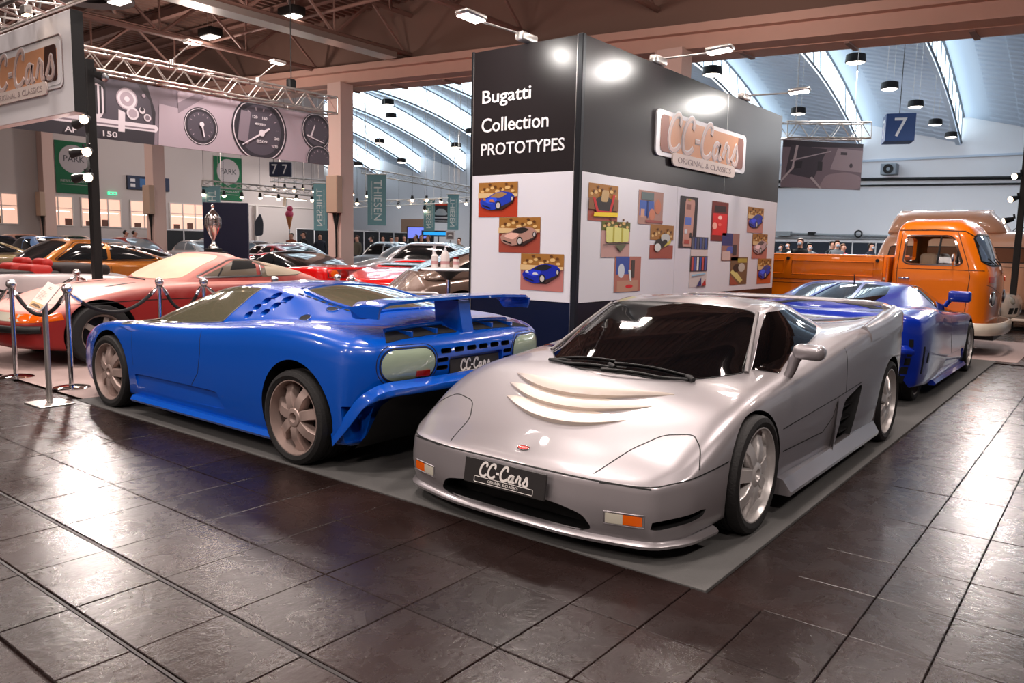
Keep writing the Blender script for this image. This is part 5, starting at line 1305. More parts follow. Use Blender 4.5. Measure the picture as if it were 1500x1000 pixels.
# hall number boards
M_num = mat('hall_sign_blue', (.12, .27, .50), .45)
t = thing('hall_number_cube', 'blue hanging cube with a white number seven under the vault', 'sign', (-6.587, 29.986, 5.685), R(20)); s_ = .46
b = MB(); b.bbox(-s_, s_, -s_, s_, -s_, s_, .01, 1); b.build('cube_body', M_num, t)
for a in range(4):
    Mx = Matrix.Rotation(R(90*a), 4, 'Z') @ frame((0, -s_-.003, 0), (1, 0, 0), (0, 0, 1)); text_fit('7', s_*.85, s_*1.35, mat('hall_sign_white', (.93, .94, .95), .5), t, Mx, .004, 0.)
b = MB(); b.tube([(0, 0, s_), (0, 0, roof_z(t.location.x, t.location.y)-t.location.z)], .012, 5); b.build('hanger', M_black, t)
t = thing('hall_number_cube', 'dark blue hall number boards reading seven twice near the near column', 'sign', (-28.451, 20.463, 4.398), R(38))
b = MB(); b.bbox(-.46, .46, -.08, .08, -.30, .30, .01, 1); b.build('sign_board', M_navy, t)
for sx in (-.24, .2): text_fit('7', .22, .40, mat('hall_sign_white', (.93, .94, .95), .5), t, frame((sx, -.084, 0), (1, 0, 0), (0, 0, 1)), .004, 0.)
b = MB(); b.tube([(-.3, 0, .3), (-.3, 0, roof_z(t.location.x, t.location.y)-t.location.z)], .012, 5); b.build('hanger', M_black, t)

# ================================================================== high-bay lamps
def high_bay(p, label, group, box=False):
    t = thing('high_bay_lamp', label, 'lamp', p, 0, group); b = MB()
    if box: b.bbox(-.32, .32, -.2, .2, 0, .22, .04, 2)
    else: b.lathe([(0, .28), (.16, .28), (.28, .24), (.30, .02), (.27, .0)], 20)
    b.build('lamp_housing', mat('lamp_housing_dark', (.13, .12, .12), .5, .3), t, 40)
    b = MB()
    if box: b.bbox(-.27, .27, -.15, .15, -.03, .005, .02, 1)
    else: b.lathe([(0, -.03), (.2, -.02), (.27, .01)], 20)
    b.build('lamp_diffuser', M_lamp, t, 50); h = roof_z(p[0], p[1])-p[2]
    for s in (-.12, .12): b = MB(); b.tube([(s, 0, .25), (s, 0, h)], .006, 4); b.build('hanger', M_alu, t)
for p, w in zip(((-20.393, 12.443, 6.927), (-16.945, 12.575, 6.962), (-18.273, 8.943, 6.644)), ('nearest the long lighting truss', 'right of the black hoist chain', 'at the top edge above the white hanging board')): high_bay(p, 'boxy high-bay lamp under the brown roof, %s' % w, 'high-bay lamps under the brown roof', True)
OR = ('first', 'second', 'third', 'fourth', 'fifth', 'sixth', 'seventh', 'eighth', 'ninth', 'tenth', 'eleventh')
W1 = ['high-bay lamp in the row passing the number cube, %s from the beam' % OR[k] for k in range(5)]+['high-bay lamp just above the far end of the display wall top', 'high-bay lamp right of the farther arm lamp', 'high-bay lamp close to the beam beside the short column']+['high-bay lamp in the gap left of the display wall, %s from the top' % OR[k] for k in range(7)]
for p, w in zip(((-7.081, 26.010, 7.198), (-7.211, 31.018, 7.244), (-7.223, 35.479, 7.287), (-7.462, 41.041, 7.337), (-7.600, 46.044, 7.390), (-10.516, 23.271, 6.731), (-11.100, 33.062, 7.002), (-7.626, 17.175, 6.413), (-27.417, 25.604, 7.708), (-31.778, 29.927, 8.072), (-30.264, 33.461, 6.827), (-26.971, 30.950, 7.043), (-35.208, 32.234, 7.218), (-37.056, 35.795, 6.540), (-39.205, 34.085, 6.265)), W1): high_bay(p, w, 'high-bay lamps under the white vault')
# ================================================================== spotlight poles
def spot_can(t, p, d, lit=True):
    d = Vector(d).normalized(); p = Vector(p); b = MB(); b.tube([p, p+d*.09, p+d*.17], [.04, .055, .065], 12); b.tube([p-d*.02+Vector((0, 0, -.0)), p+Vector((0, 0, .09))], .018, 6)
    c = b.build('spotlight_can', M_black, t, 50); b = MB(); q = p+d*.172; M = d.to_track_quat('Z', 'Y').to_matrix().to_4x4(); M.translation = q; b.lathe([(0, .02), (.035, .015), (.058, 0)], 14, M); b.build('bulb', M_bulb if lit else M_steel, c, 60)
def light_pole(x, y, H, cans, label):
    t = thing('light_pole', label, 'light pole', (x, y, 0)); b = MB(); b.bbox(-.055, .055, -.055, .055, 0, H, .008, 1); b.build('pole', M_black, t)
    b = MB(); b.bbox(-.3, .3, -.3, .3, 0, .02, .005, 1); b.build('base_plate', M_black, t)
    for z, dx, dy, lit in cans: spot_can(t, (dx*.12, dy*.12, z), (dx, dy, -.25), lit)
    return t
light_pole(*(-11.164, 5.016), 3.75, ((3.55, .9, .3, 0), (3.5, -.3, -.9, 0), (3.5, -.9, .4, 0), (2.97, .75, -.65, 1), (2.55, .8, -.6, 1), (2.22, .8, -.6, 1), (2.95, -.9, -.3, 0), (2.55, -.8, -.6, 0), (2.22, -.8, -.5, 0)), 'tall black light pole with spotlights behind the dusty red coupe')
light_pole(*(-1.661, 18.010), 3.7, ((3.32, .2, -1, 1), (2.95, -.5, -.9, 1), (2.52, -.6, -.8, 1), (2.12, -.9, -.4, 1)), 'tall black light pole with four lit spotlights at the right of the hall')
# ================================================================== rope barrier
def stanchion(x, y, label, src=[None]):
    if src[0] is None:
        t = thing('stanchion', label, 'barrier post', (x, y, 0), 0, 'chrome rope barrier posts')
        b = MB(); b.lathe([(0, .035), (.05, .035), (.14, .022), (.158, .012), (.158, 0), (0, 0)], 32); b.build('base', M_chrome, t, 40)
        b = MB(); b.lathe([(.022, .03), (.022, .90)], 16); b.build('pole', M_chrome, t, 60)
        b = MB(); b.lathe([(.022, .865), (.034, .87), (.034, .885), (.022, .89)], 16); b.build('ring', M_chrome, t, 60)
        b = MB(); b.sphere((0, 0, .925), .047, 20, 12); b.build('ball', M_chrome, t, 60); src[0] = t; return t
    return dup(src[0], (x, y, 0), None, label)
def rope(p, q, sag, label):
    p = Vector(p); q = Vector(q); d = (q-p).normalized()
    t = thing('barrier_rope', label, 'rope', tuple(p), 0, 'black barrier ropes'); P = []
    for k in range(21):
        u = k/20; P.append((p*(1-u)+q*u)-Vector((0, 0, sag*4*u*(1-u)))-p)
    n = 2; b = MB(); b.tube(P[1:-1], .019, 8); b.build('cord', mat('rope_black', (.06, .055, .06), .85), t, 60)
    b = MB(); b.tube(P[0:3], [.008, .021, .021], 8); b.build('end_fitting', M_chrome, t, 60); b = MB(); b.tube(P[-3:][::-1], [.008, .021, .021], 8); b.build('end_fitting', M_chrome, t, 60)
S = [((-8.55, 3.02), 'chrome barrier post with a ball top in front of the dusty red coupe nose'), ((-7.60, 3.14), 'chrome barrier post standing close by the nose of the bright blue prototype'), ((-8.310, 4.385), 'chrome barrier post seen against the red door below the dusty windscreen'), ((-8.110, 4.791), 'chrome barrier post just above the windscreen of the bright blue prototype'), ((-10.931, 4.645), 'chrome barrier post reflecting red on the far side of the dusty coupe'), ((-8.216, 5.798), 'chrome barrier post under the rear quarter of the dusty red coupe'), ((-8.407, 6.931), 'left one of two chrome posts in front of the red sports cars'), ((-7.859, 6.713), 'right one of two chrome posts in front of the red sports cars')]
for (x, y), l in S: stanchion(x, y, l)
def rp(i, j, sag, label):
    (a, b_), (c, d) = S[i][0], S[j][0]; v = Vector((c-a, d-b_, 0)).normalized()*.035; rope((a+v.x, b_+v.y, .875), (c-v.x, d-v.y, .875), sag, label)
rp(0, 1, .22, 'black rope sagging between the two front chrome posts'); rp(1, 2, .22, 'black rope running back from the post beside the blue car'); rp(2, 3, .25, 'black rope in front of the red car door'); 
rope((-8.60, 3.0, .875), (-10.2, 2.85, .875), .30, 'black rope leading off past the coupe nose'); rp(3, 5, .2, 'black rope behind the bright blue prototype')
a = S[4][0]; rope((a[0]-.03, a[1], .875), (a[0]-1.2, a[1]-.9, .875), .25, 'black rope in front of the white roadster'); rope((a[0]+.03, a[1], .875), (a[0]+.3, a[1]+1.5, .875), .25, 'black rope beyond the red bonnet')
# third blue car's barrier post and rope
xp, yp = (-1.809, 13.625)
stanchion(xp, yp, 'chrome barrier post standing beside the orange pickup cab door'); rope((xp-.035, yp, .875), (xp-1.3, yp+.02, .875), .16, 'black rope across the orange door')
# information stand
t = thing('information_stand', 'aluminium information stand with a tilted printed sheet before the rope barrier', 'stand', (-7.02, 2.72, 0), 0)
b = MB(); b.bbox(-.16, .16, -.14, .14, 0, .012, .004, 1); b.build('base', M_alu, t)
b = MB(); b.bbox(-.03, .03, -.014, .014, .01, .86, .006, 1); b.build('post', M_alu, t)
nv = Vector((.72, -.35, .62)).normalized(); yv = Vector((.17, .46, 1.)); yv = (yv-nv*yv.dot(nv)).normalized(); Mi = frame((.02, -.01, .90), yv.cross(nv), yv)
b = MB(); b.bbox(-.056, .056, -.145, .145, -.006, .004, .003, 1, Mi); b.build('holder', M_alu, t)
print_sheet('printed_sheet', Mi @ Matrix.Translation((0, 0, .004)), .102, .275, [((.86, .80, .76), rc(0, 1, 0, 1)), ((.5, .42, .38), rc(.35, .65, .86, .88)), ((.5, .42, .38), rc(.38, .62, .80, .82))]+[((.62, .55, .5), rc(.1, .1+.55*(.6+.4*((k*3) % 5)/4), .66-.05*k, .672-.05*k)) for k in range(7)]+[((.80, .62, .42), rc(.05, .95, .04, .22)), ((.35, .25, .15), smooth_outline([(.1, .08), (.25, .16), (.6, .17), (.9, .1), (.85, .06)], .3, 2))], t)
# trophy and navy panel
pn = (-11.522, 7.094, 1.201)
t = thing('exhibition_board', 'navy blue display panel behind the silver trophy', 'panel', (pn[0]-.1, pn[1]+.2, 0), R(40)); b = MB(); b.bbox(-.36, .36, -.03, .03, 0, 2.0, .006, 1); b.build('board', mat('navy_board', (.04, .06, .17), .45), t); b = MB(); b.bbox(-.3, .3, -.2, .2, 0, .03, .006, 1); b.build('foot', M_black, t)
px_, py_, _z = (-11.041, 6.705, 1.219)
t = thing('plinth', 'black pedestal carrying the silver trophy', 'pedestal', (px_, py_, 0)); b = MB(); b.bbox(-.13, .13, -.13, .13, 0, 1.19, .008, 1); b.build('column', M_black, t); b = MB(); b.bbox(-.15, .15, -.15, .15, 1.19, 1.215, .006, 1); b.build('top', M_black, t)
t = thing('trophy', 'tall silver lidded trophy cup on a black pedestal', 'trophy', (px_, py_, 1.215)); M_silv = mat('trophy_silver', (.86, .84, .83), .16, 1.)
b = MB(); b.bbox(-.09, .09, -.09, .09, 0, .05, .006, 1); b.build('base', M_black, t)
b = MB(); b.lathe([(0, .05), (.075, .05), (.07, .08), (.05, .10), (.03, .13), (.022, .17), (.028, .19), (.06, .25), (.095, .34), (.105, .42), (.105, .50), (.11, .505), (.10, .51)], 28); b.build('cup', M_silv, t, 40)
b = MB(); b.lathe([(.108, .50), (.10, .54), (.07, .585), (.035, .62), (.02, .64), (.012, .66), (.022, .675), (.026, .69), (.012, .715), (0, .72)], 24); b.build('lid', M_silv, t, 40)
for k in range(10):
    a = 2*math.pi*k/10; b = MB(); b.tube([(.112*math.cos(a), .112*math.sin(a), .36), (.118*math.cos(a), .118*math.sin(a), .44), (.116*math.cos(a), .116*math.sin(a), .52)], .008, 6); b.build('ornament', M_silv, t, 60)
for z in (.39, .43, .47): b = MB(); b.tube([(.110*math.cos(R(q)), .110*math.sin(R(q)), z) for q in range(0, 360, 15)], .004, 5, closed=True); b.build('band', M_silv, t, 60)
# standing table with bottles
tx, ty, tz = (-6.609, 7.195, 1.105)
t = thing('bar_table', 'round white standing table with a chrome stem beside the display wall', 'table', (tx, ty, 0)); b = MB(); b.lathe([(0, tz), (.33, tz), (.345, tz-.012), (.33, tz-.025), (0, tz-.025)], 36); b.build('tabletop', M_white, t, 40)
b = MB(); b.lathe([(.03, tz-.14), (.14, tz-.05), (.2, tz-.025)], 20); b.build('bracket', M_black, t, 40); b = MB(); b.lathe([(.03, .02), (.03, tz-.1)], 14); b.build('stem', M_chrome, t, 60); b = MB(); b.lathe([(0, .03), (.2, .02), (.22, 0)], 28); b.build('foot', M_chrome, t, 40)
def bottle(dx, dy, prof, cap, label, capm):
    t = thing('bottle', label, 'bottle', (tx+dx, ty+dy, tz)); b = MB(); b.lathe(prof, 18); b.build('body', mat('bottle_white', (.86, .82, .80), .3), t, 40); b = MB(); b.lathe(cap, 14); b.build('cap', capm, t, 40)
    z0 = prof[1][1]; b = MB(); b.lathe([(prof[1][0]+.0015, .05), (prof[1][0]+.0015, .09)], 18, arc=None); b.build('label', mat('bottle_label', (.75, .55, .55), .5), t)
    return t
bottle(-.14, -.10, [(0, 0), (.042, 0), (.042, .15), (.02, .175), (.016, .18)], [(.016, .18), (.016, .2), (0, .2)], 'left white bottle on the standing table', M_white)
bb = bottle(-.03, -.03, [(0, 0), (.055, 0), (.055, .16), (.03, .21), (.018, .22)], [(.018, .22), (.018, .24), (.006, .245), (.006, .27), (0, .27)], 'white pump bottle, tallest on the standing table', M_white)
m = MB(); m.tube([(0, 0, .268), (.045, 0, .272), (.06, 0, .26)], .006, 6); m.build('pump', M_white, bb)
bottle(.10, .03, [(0, 0), (.04, 0), (.04, .10), (.035, .115), (.033, .118)], [(.035, .118), (.035, .145), (0, .148)], 'small white tub with a red cap on the standing table', M_red)
# tube chair
t = thing('chair', 'chair with a white tubular back behind the bright blue prototype', 'chair', (-6.223, 6.295, 0), R(40)); b = MB()
b.tube([tuple(q) for q in rounded([(-.22, .2, 0), (-.22, .2, .45), (-.22, .24, .84), (.22, .24, .84), (.22, .2, .45), (.22, .2, 0)], [.3, .2, .18, .18, .2, .3], 5)], .013, 8); b.build('back_frame', M_white, t, 60)
b = MB(); b.bbox(-.2, .2, .215, .235, .55, .80, .01, 1); b.build('backrest', mat('chair_grey', (.35, .36, .38), .5), t); b = MB(); b.bbox(-.21, .21, -.2, .2, .43, .46, .012, 1); b.build('seat', mat('chair_grey', (.35, .36, .38), .5), t)
for sx in (-.2, .2): b = MB(); b.tube([(sx, -.19, 0), (sx, -.19, .43)], .013, 8); b.build('leg', M_white, t, 60)
# far booths: black panel screens along the walls
def booth(p0, p1, n, h, label, m=M_navy, zb=0):
    p0 = Vector(p0); p1 = Vector(p1); d = (p1-p0); L = d.length; a = math.atan2(d.y, d.x); t = thing('partition_screen', label, 'partition', (p0.x, p0.y, 0), a)
    for k in range(n):
        b = MB(); b.box(L*k/n+.04, L*(k+1)/n-.04, -.02, .02, .05, h-.06); b.build('panel', m, t)
        b = MB(); b.box(L*k/n-.03, L*k/n+.03, -.03, .03, 0, h); b.build('post', M_white, t)
    b = MB(); b.box(0, L, -.03, .03, h-.05, h); b.build('rail', M_white, t)
booth((-17, 46.5), (-6, 46.5), 9, 2.05, 'row of dark blue partition panels along the back wall', mat('partition_blue', (.10, .14, .20), .5))
booth((-56.5, 46), (-50.5, 46), 5, 2.5, 'row of dark partition panels at the far end behind the near column', mat('partition_blue', (.10, .14, .20), .5))
booth((-40.5, 30.2), (-40.5, 42.5), 9, 2.2, 'row of black exhibition booths below the pale wall', mat('partition_black', (.07, .07, .09), .5))
booth((-40.5, 21.5), (-40.5, 25.5), 3, 1.9, 'black booth front under the restaurant windows', mat('partition_black', (.07, .07, .09), .5))
# ================================================================== other cars
M_glassbg = mat('tinted_glass', (.10, .11, .12), .06, spec=.8)
M_glasslt = mat('pale_reflecting_glass', (.42, .48, .52), .06, spec=.9, coat=.5)
def clear_glass():
    m = bpy.data.materials.new('clear_window_glass'); m.use_nodes = True; nt = m.node_tree; nt.nodes.clear(); N = nt.nodes.new
    o = N('ShaderNodeOutputMaterial'); mx = N('ShaderNodeMixShader'); t = N('ShaderNodeBsdfTransparent'); g = N('ShaderNodeBsdfGlossy'); f = N('ShaderNodeFresnel')
    t.inputs[0].default_value = (.88, .92, .92, 1); g.inputs['Roughness'].default_value = .02; f.inputs[0].default_value = 1.3
    nt.links.new(f.outputs[0], mx.inputs[0]); nt.links.new(t.outputs[0], mx.inputs[1]); nt.links.new(g.outputs[0], mx.inputs[2]); nt.links.new(mx.outputs[0], o.inputs[0]); return m
M_cglass = clear_glass()
def paint(name, c, rough=.3, metal=0., dust=None):
    m = mat(name, c, rough, metal, 0 if dust else 1., coatr=.04)
    if dust:
        nt = m.node_tree; b = nt.nodes['Principled BSDF']; g = nt.nodes.new('ShaderNodeTexCoord'); sp = nt.nodes.new('ShaderNodeSeparateXYZ'); nt.links.new(g.outputs['Normal'], sp.inputs[0])
        n = nt.nodes.new('ShaderNodeTexNoise'); n.inputs['Scale'].default_value = 5; n.inputs['Detail'].default_value = 6; nt.links.new(g.outputs['Object'], n.inputs['Vector'])
        a = nt.nodes.new('ShaderNodeMath'); a.operation = 'MULTIPLY_ADD'; a.inputs[1].default_value = .35; nt.links.new(n.outputs['Fac'], a.inputs[0]); nt.links.new(sp.outputs[2], a.inputs[2])
        r = nt.nodes.new('ShaderNodeMapRange'); r.inputs[1].default_value = .25; r.inputs[2].default_value = 1.15; nt.links.new(a.outputs[0], r.inputs[0])
        mx = nt.nodes.new('ShaderNodeMix'); mx.data_type = 'RGBA'; mx.inputs[6].default_value = lin(c)+(1,); mx.inputs[7].default_value = lin(dust)+(1,)
        nt.links.new(r.outputs[0], mx.inputs[0]); nt.links.new(mx.outputs[2], b.inputs['Base Color'])
    return m
PARKED = [(-11.6, 7.5), (-11.2, 7.2), (-9.6, 4.2), (-9.6, 5.4), (-9.6, 6.6)]
def free_spot(loc, rz, L):
    # keep the parked cars clear of one another: step back along the line from the aisle
    x, y = loc[0], loc[1]; c, s = math.cos(rz), math.sin(rz)
    for k in range(200):
        C = [(x+c*q, y+s*q) for q in (.85, L/3+.2, 2*L/3-.2, L-.85)]
        if all(math.dist(p, q) > 1.86 for p in C for q in PARKED): break
        x *= 1.012; y *= 1.012
    if (loc[0], loc[1]) != (-9.60, 3.13): PARKED.extend(C)
    else: x, y = loc[0], loc[1]
    return (x, y, 0)
def gcar(label, loc, rz, m, L=4.3, W=1.72, H=1.32, nose=.62, hood=.78, belt=.86, deck=.86, tail=.80, cab=(1.35, 1.95, 2.75, 3.75), wb=(.85, 3.4), R_=.31, zb=.2, group=None, roof=None, glass=None, q=5, openc=False, wf=.86, wr=.86, tumble=.80, rear_glass=True, wm=None, cuts=False, name='car', chrome=True, wstyle='plain', lamps=True, bw=.93, pillar=.45):
    loc = free_spot(loc, rz, L)
    t = thing(name, label, 'car', loc, rz, group); w = W/2; glass = glass or M_glassbg
    st = [(.12*L, w*.95, zb, .5, nose+.35*(hood-nose), nose+.5*(hood-nose)), (.22*L, w, zb, .5, hood-.03, hood), (cab[0], w, zb, .52, belt, belt+.01), ((cab[0]+cab[3])/2, w, zb, .52, belt+.01, belt+.02), (cab[3], w, zb, .52, max(belt, deck)-.01, deck+.02), (.90*L, w*.96, zb, .52, tail+.4*(deck-tail), deck-.01)]
    st = sorted(st, key=lambda s: s[0])
    st = [s for i, s in enumerate(st) if i == 0 or s[0]-st[i-1][0] > .12]
    front = dict(x=[.12, .05, 0, .03, .09], z=[zb+.03, zb+.07, .45, nose-.08, nose], w=w*wf, d=.3); rear = dict(x=[L-.12, L-.05, L, L-.02, L-.06], z=[zb+.05, zb+.09, .5, tail-.08, tail], w=w*wr, d=.3)
    net, tc = body_net(st, front, rear, .35); tr = list(TROW); tr[4] = .4
    body = netmesh('body', net, tr, tc, m, t, q, q, 60); objs = [body]
    if not openc:
        x0, x1, x2, x3 = cab; b = w*bw*.97; r = w*tumble*.9
        def col(f): # f 0..1 along
            pass
        def ring(xa, xb, ya, z, k, zz=None):
            xm = (xa+xb)/2; e = min(1, (xb-xa)/1.1)
            return [(xa, 0, z), (xa+.02*e, ya*.5, z), (xa+.10*e, ya*.88, z), (xa+.32*e, ya, z), (xm, ya*1.01, z), (xb-.35*e, ya, z), (xb-.12*e, ya*.86, z), (xb-.03*e, ya*.5, z), (xb, 0, z)]
        lz = belt-.10
        rows = [[(p[0], 0, lz-.15) for p in ring(x0, x3, b, lz, 1)], ring(x0-.04, x3+.05, b, lz, 1), ring(x0+.02, x3-.03, b*.975, belt+.02, 1), ring(x0*.45+x1*.55, x3*.45+x2*.55, b*.45+r*.55+.03, belt*.42+H*.58, 1), ring(x1, x2, r, H-.06, 1), ring(x1+.12*min(1, x2-x1), x2-.1*min(1, x2-x1), r*.8, H-.012, 1)]
        # the rear of the roof falls to the deck height
        rows.append([(p[0]*.7+.3*(x1+x2)/2, 0, H) for p in rows[-1]])
        cn = [[rows[j][i] for j in range(7)] for i in range(9)]
        cabn = netmesh('cabin', cn, [.5, .3, .5, .5, .35, .5, .5], [.5, .5, .4, .4, .5, .4, .4, .5, .5], roof or m, t, q, q, 60); objs.append(cabn)
    S0 = Surf(objs)
    if cuts: cut(body, arch_cutters([wb[0]], w*.62, w*1.3, R_+.045, R_+.01)+arch_cutters([wb[1]], w*.62, w*1.3, R_+.045, R_+.01), sharp=45)
    if not openc:
        zt = H-.085; zbm = belt+.045; x0, x1, x2, x3 = cab
        for s, pl in ((1, 'side'), (-1, 'side-')):
            xp = x1+(x2-x1)*pillar+.28
            A = [(x0+.33, zbm), (xp, zbm), (xp, zt), (x1+.16, zt)]
            B = [(xp+.06, zbm), (x3-.45, zbm+.015), (x2+.02, zt-.01), (xp+.06, zt)]
            overlay('side_window', S0, A, pl, glass, t, .004, .1, 6, .1); overlay('side_window', S0, B, pl, glass, t, .004, [.1, .25, .25, .1], 6, .1)
            if chrome: ribbon('window_trim', S0, [(x0+.28, zbm-.02), (x3-.4, zbm-.01), (x2+.06, zt+.02), (x1+.12, zt+.025)], pl, M_chrome, t, .022, .006, .08, True, .12)
            ribbon('door_gap', S0, [(x0+.30, belt-.05), (x0+.28, zb+.1)], pl, M_gap, t, .008, .002, .06); ribbon('door_gap', S0, [(xp+.02, belt-.02), (xp+.04, zb+.1)], pl, M_gap, t, .008, .002, .06)
            p, n = S0.hit((xp-.15, belt-.10), pl); bb = MB(); bb.tube([p+n*.02+Vector((-.07, 0, 0)), p+n*.025, p+n*.02+Vector((.07, 0, 0))], .012, 6); bb.build('door_handle', M_chrome, t, 60)
        r = w*tumble*.9; b = w*bw*.97
        overlay('windscreen', S0, [(x0+.05, 0), (x0+.07, b*.45), (x0+.17, b*.80), (x1+.04, r*.84), (x1+.03, r*.4), (x1+.03, 0), (x1+.03, -r*.4), (x1+.04, -r*.84), (x0+.17, -b*.80), (x0+.07, -b*.45)], 'top', glass, t, .004, .25, 7, .1)
        if rear_glass: overlay('rear_window', S0, [(x2-.02, 0), (x2-.03, r*.7), (x3-.3, b*.66), (x3-.12, b*.4), (x3-.1, 0), (x3-.12, -b*.4), (x3-.3, -b*.66), (x2-.03, -r*.7)], 'top', glass, t, .004, .25, 7, .1)
    if lamps:
        for s in (1, -1):
            overlay('headlamp', S0, ell(s*w*.66, nose-.10, .085, .075, 16), 'front', M_clear, t, .006, .3, 3, .05, bulge=.02); overlay('tail_lamp', S0, [(s*w*.52, tail-.16), (s*w*.82, tail-.16), (s*w*.80, tail-.07), (s*w*.52, tail-.07)], 'rear', M_red, t, .006, .2, 3, .06)
        if chrome:
            for pl, x, z in (('front', -1, .42), ('rear', 1, .45)):
                P = [S0.hit((y, z), pl)[0]+Vector((x*.035, 0, 0)) for y in np.linspace(-w*.86, w*.86, 15)]; bb = MB(); bb.tube(P, .04, 8); bb.build('bumper', M_chrome, t, 60)
    else: pass
    for x in wb:
        for s in (1, -1): wheel(t, x, s*(w-(.10 if cuts else .085)), s, R_, .19, R_*.66, wstyle, wm or M_steel, n=24)
    t['S'] = 0; del t['S']
    return t, S0
# dusty red coupe behind the ropes
M_dred = paint('dusty_red_paint', (.52, .10, .09), .45, 0, (.80, .55, .51))
M_dglass = mat('dust_covered_glass', (.86, .79, .68), .55, noise=.12, nscale=4)
t, S0 = gcar('dusty red fastback coupe with a dirt covered windscreen behind the rope barrier', (-9.60, 3.13, 0), R(90), M_dred, 4.43, 1.76, 1.235, .60, .845, .885, .90, .80, (1.72, 2.42, 2.72, 4.05), (.83, 3.23), .335, .17, q=7, cuts=True, wstyle='star', wm=mat('dirty_alloy', (.55, .50, .46), .5, .4), glass=mat('dirty_side_glass', (.40, .36, .31), .3), chrome=False, lamps=False, wf=.84, rear_glass=False, tumble=.80)
for c in list(t.children):
    if c.name.startswith('windscreen'): c.data.materials[0] = M_dglass
for s, pl in ((1, 'side'), (-1, 'side-')):
    overlay('indicator', S0, [(.10, .485), (.46, .52), (.44, .60), (.06, .575)], pl, M_amber, t, .004, .1, 4, .05)
    overlay('quarter_window', S0, [(2.98, .94), (3.72, .965), (3.30, 1.09), (2.96, 1.135)], pl, mat('dusty_quarter_glass', (.66, .61, .53), .4), t, .007, [.1, .3, .3, .1], 6, .06)
    ribbon('window_frame', S0, [(2.0, .935), (2.90, .945), (2.90, 1.15), (2.5, 1.15)], pl, M_steel, t, .022, .009, .05, True, .1); ribbon('window_frame', S0, [(2.28, .94), (2.37, 1.05)], pl, M_black, t, .02, .009)
    overlay('door_interior', S0, [(2.46, 1.02), (2.84, 1.04), (2.84, 1.135), (2.54, 1.135)], pl, M_dark, t, .0062, .1, 4, .06)
    ribbon('flank_groove', S0, [(.35, .665), (1.2, .70), (2.6, .70), (4.2, .68)], pl, M_dark, t, .012, .002, .06)
overlay('headlamp_panel', S0, [(-.66, .50), (.66, .50), (.64, .585), (-.64, .585)], 'front', M_clear, t, .004, .1, 5, .06)
b = MB(); P = [S0.hit((y, .42), 'front')[0]+Vector((-.02, 0, 0)) for y in np.linspace(-.74, .74, 17)]; b.tube(P, .04, 8); b.build('bumper', M_black, t, 60)
for s in (1, -1): overlay('bonnet_vent', S0, [(1.05, s*.42), (1.40, s*.34), (1.46, s*.38), (1.12, s*.47)], 'top', M_gap, t, .003, .2, 4, .05)
p = S0.hit((1.60, .2), 'top')[0]; b = MB(); b.tube([p+Vector((0, -.5, .02)), p+Vector((.05, .0, .03))], .008, 6); b.build('wiper', M_black, t)
# beige fastback beside the display wall
tp = Vector((-9.040, 8.421, 0)); an = math.atan2(.9, .436)
M_taupe = paint('taupe_paint', (.45, .37, .33), .25, .25)
gcar('rounded taupe fastback coupe standing behind the small bar table', tuple(tp+Vector((math.cos(an), math.sin(an), 0))*4.1), an+math.pi, M_taupe, 4.1, 1.66, 1.50, .66, .90, .95, 1.02, .66, (1.25, 1.72, 2.35, 3.75), (.8, 3.15), .33, .22, q=9, cuts=True, rear_glass=True, lamps=True, tumble=.76, chrome=False)
# red sports cars
M_red1 = paint('bright_red_paint', (.82, .045, .05), .22); M_red2 = paint('red_paint', (.80, .06, .07), .25); M_blackp = paint('black_paint', (.03, .03, .035), .2)
def tailat(xy, L): return (xy[0]-L, xy[1], 0)
RG = 'red sports cars behind the rope barrier'
t, S0 = gcar('red mid-engined sports car with a black roof and square tail panel', tailat((-12.740, 11.088), 4.25), 0, M_red1, 4.25, 1.85, 1.19, .55, .72, .80, .90, .88, (1.15, 1.85, 2.35, 3.5), (.9, 3.35), .31, .16, group=RG, roof=M_blackp, q=5, chrome=False, lamps=False, wstyle='star', wm=M_alloy)
overlay('tail_panel', S0, [(-.72, .66), (.72, .66), (.72, .84), (-.72, .84)], 'rear', paint('tail_dark_red', (.40, .04, .04), .4), t, .006, .1, 4, .08)
for y in (-.58, -.38, .38, .58): overlay('tail_lamp', S0, ell(y, .75, .08, .075, 16), 'rear', M_amber if abs(y) > .5 else M_red, t, .012, .3, 3, .05)
overlay('number_plate', S0, rc(-.26, .26, .70, .80), 'rear', M_steel, t, .014, .05, 2, .1)
gcar('red sports car with its round headlamp towards the chrome posts', (*(-10.024, 8.194), 0), R(180), M_red2, 4.2, 1.75, 1.10, .68, .80, .84, .84, .80, (1.35, 1.95, 2.5, 3.6), (.85, 3.3), .31, .18, group=RG, q=5, chrome=False)
gcar('low red sports car with white reflections on its bonnet, in front of the silver saloon', (*(-9.854, 9.086), 0), R(118), M_red1, 4.3, 1.82, 1.08, .78, .93, .95, .9, .82, (1.5, 2.1, 2.6, 3.6), (.9, 3.35), .31, .18, group=RG, q=5, chrome=False)
gcar('dark red coupe half hidden behind the black-roofed red sports car', tailat((-15.352, 12.896), 4.2), 0, paint('dark_red_paint', (.50, .03, .05), .25), 4.2, 1.75, 1.30, .62, .8, .86, .95, .9, (1.2, 1.8, 2.4, 3.7), group=RG, q=3, chrome=False)
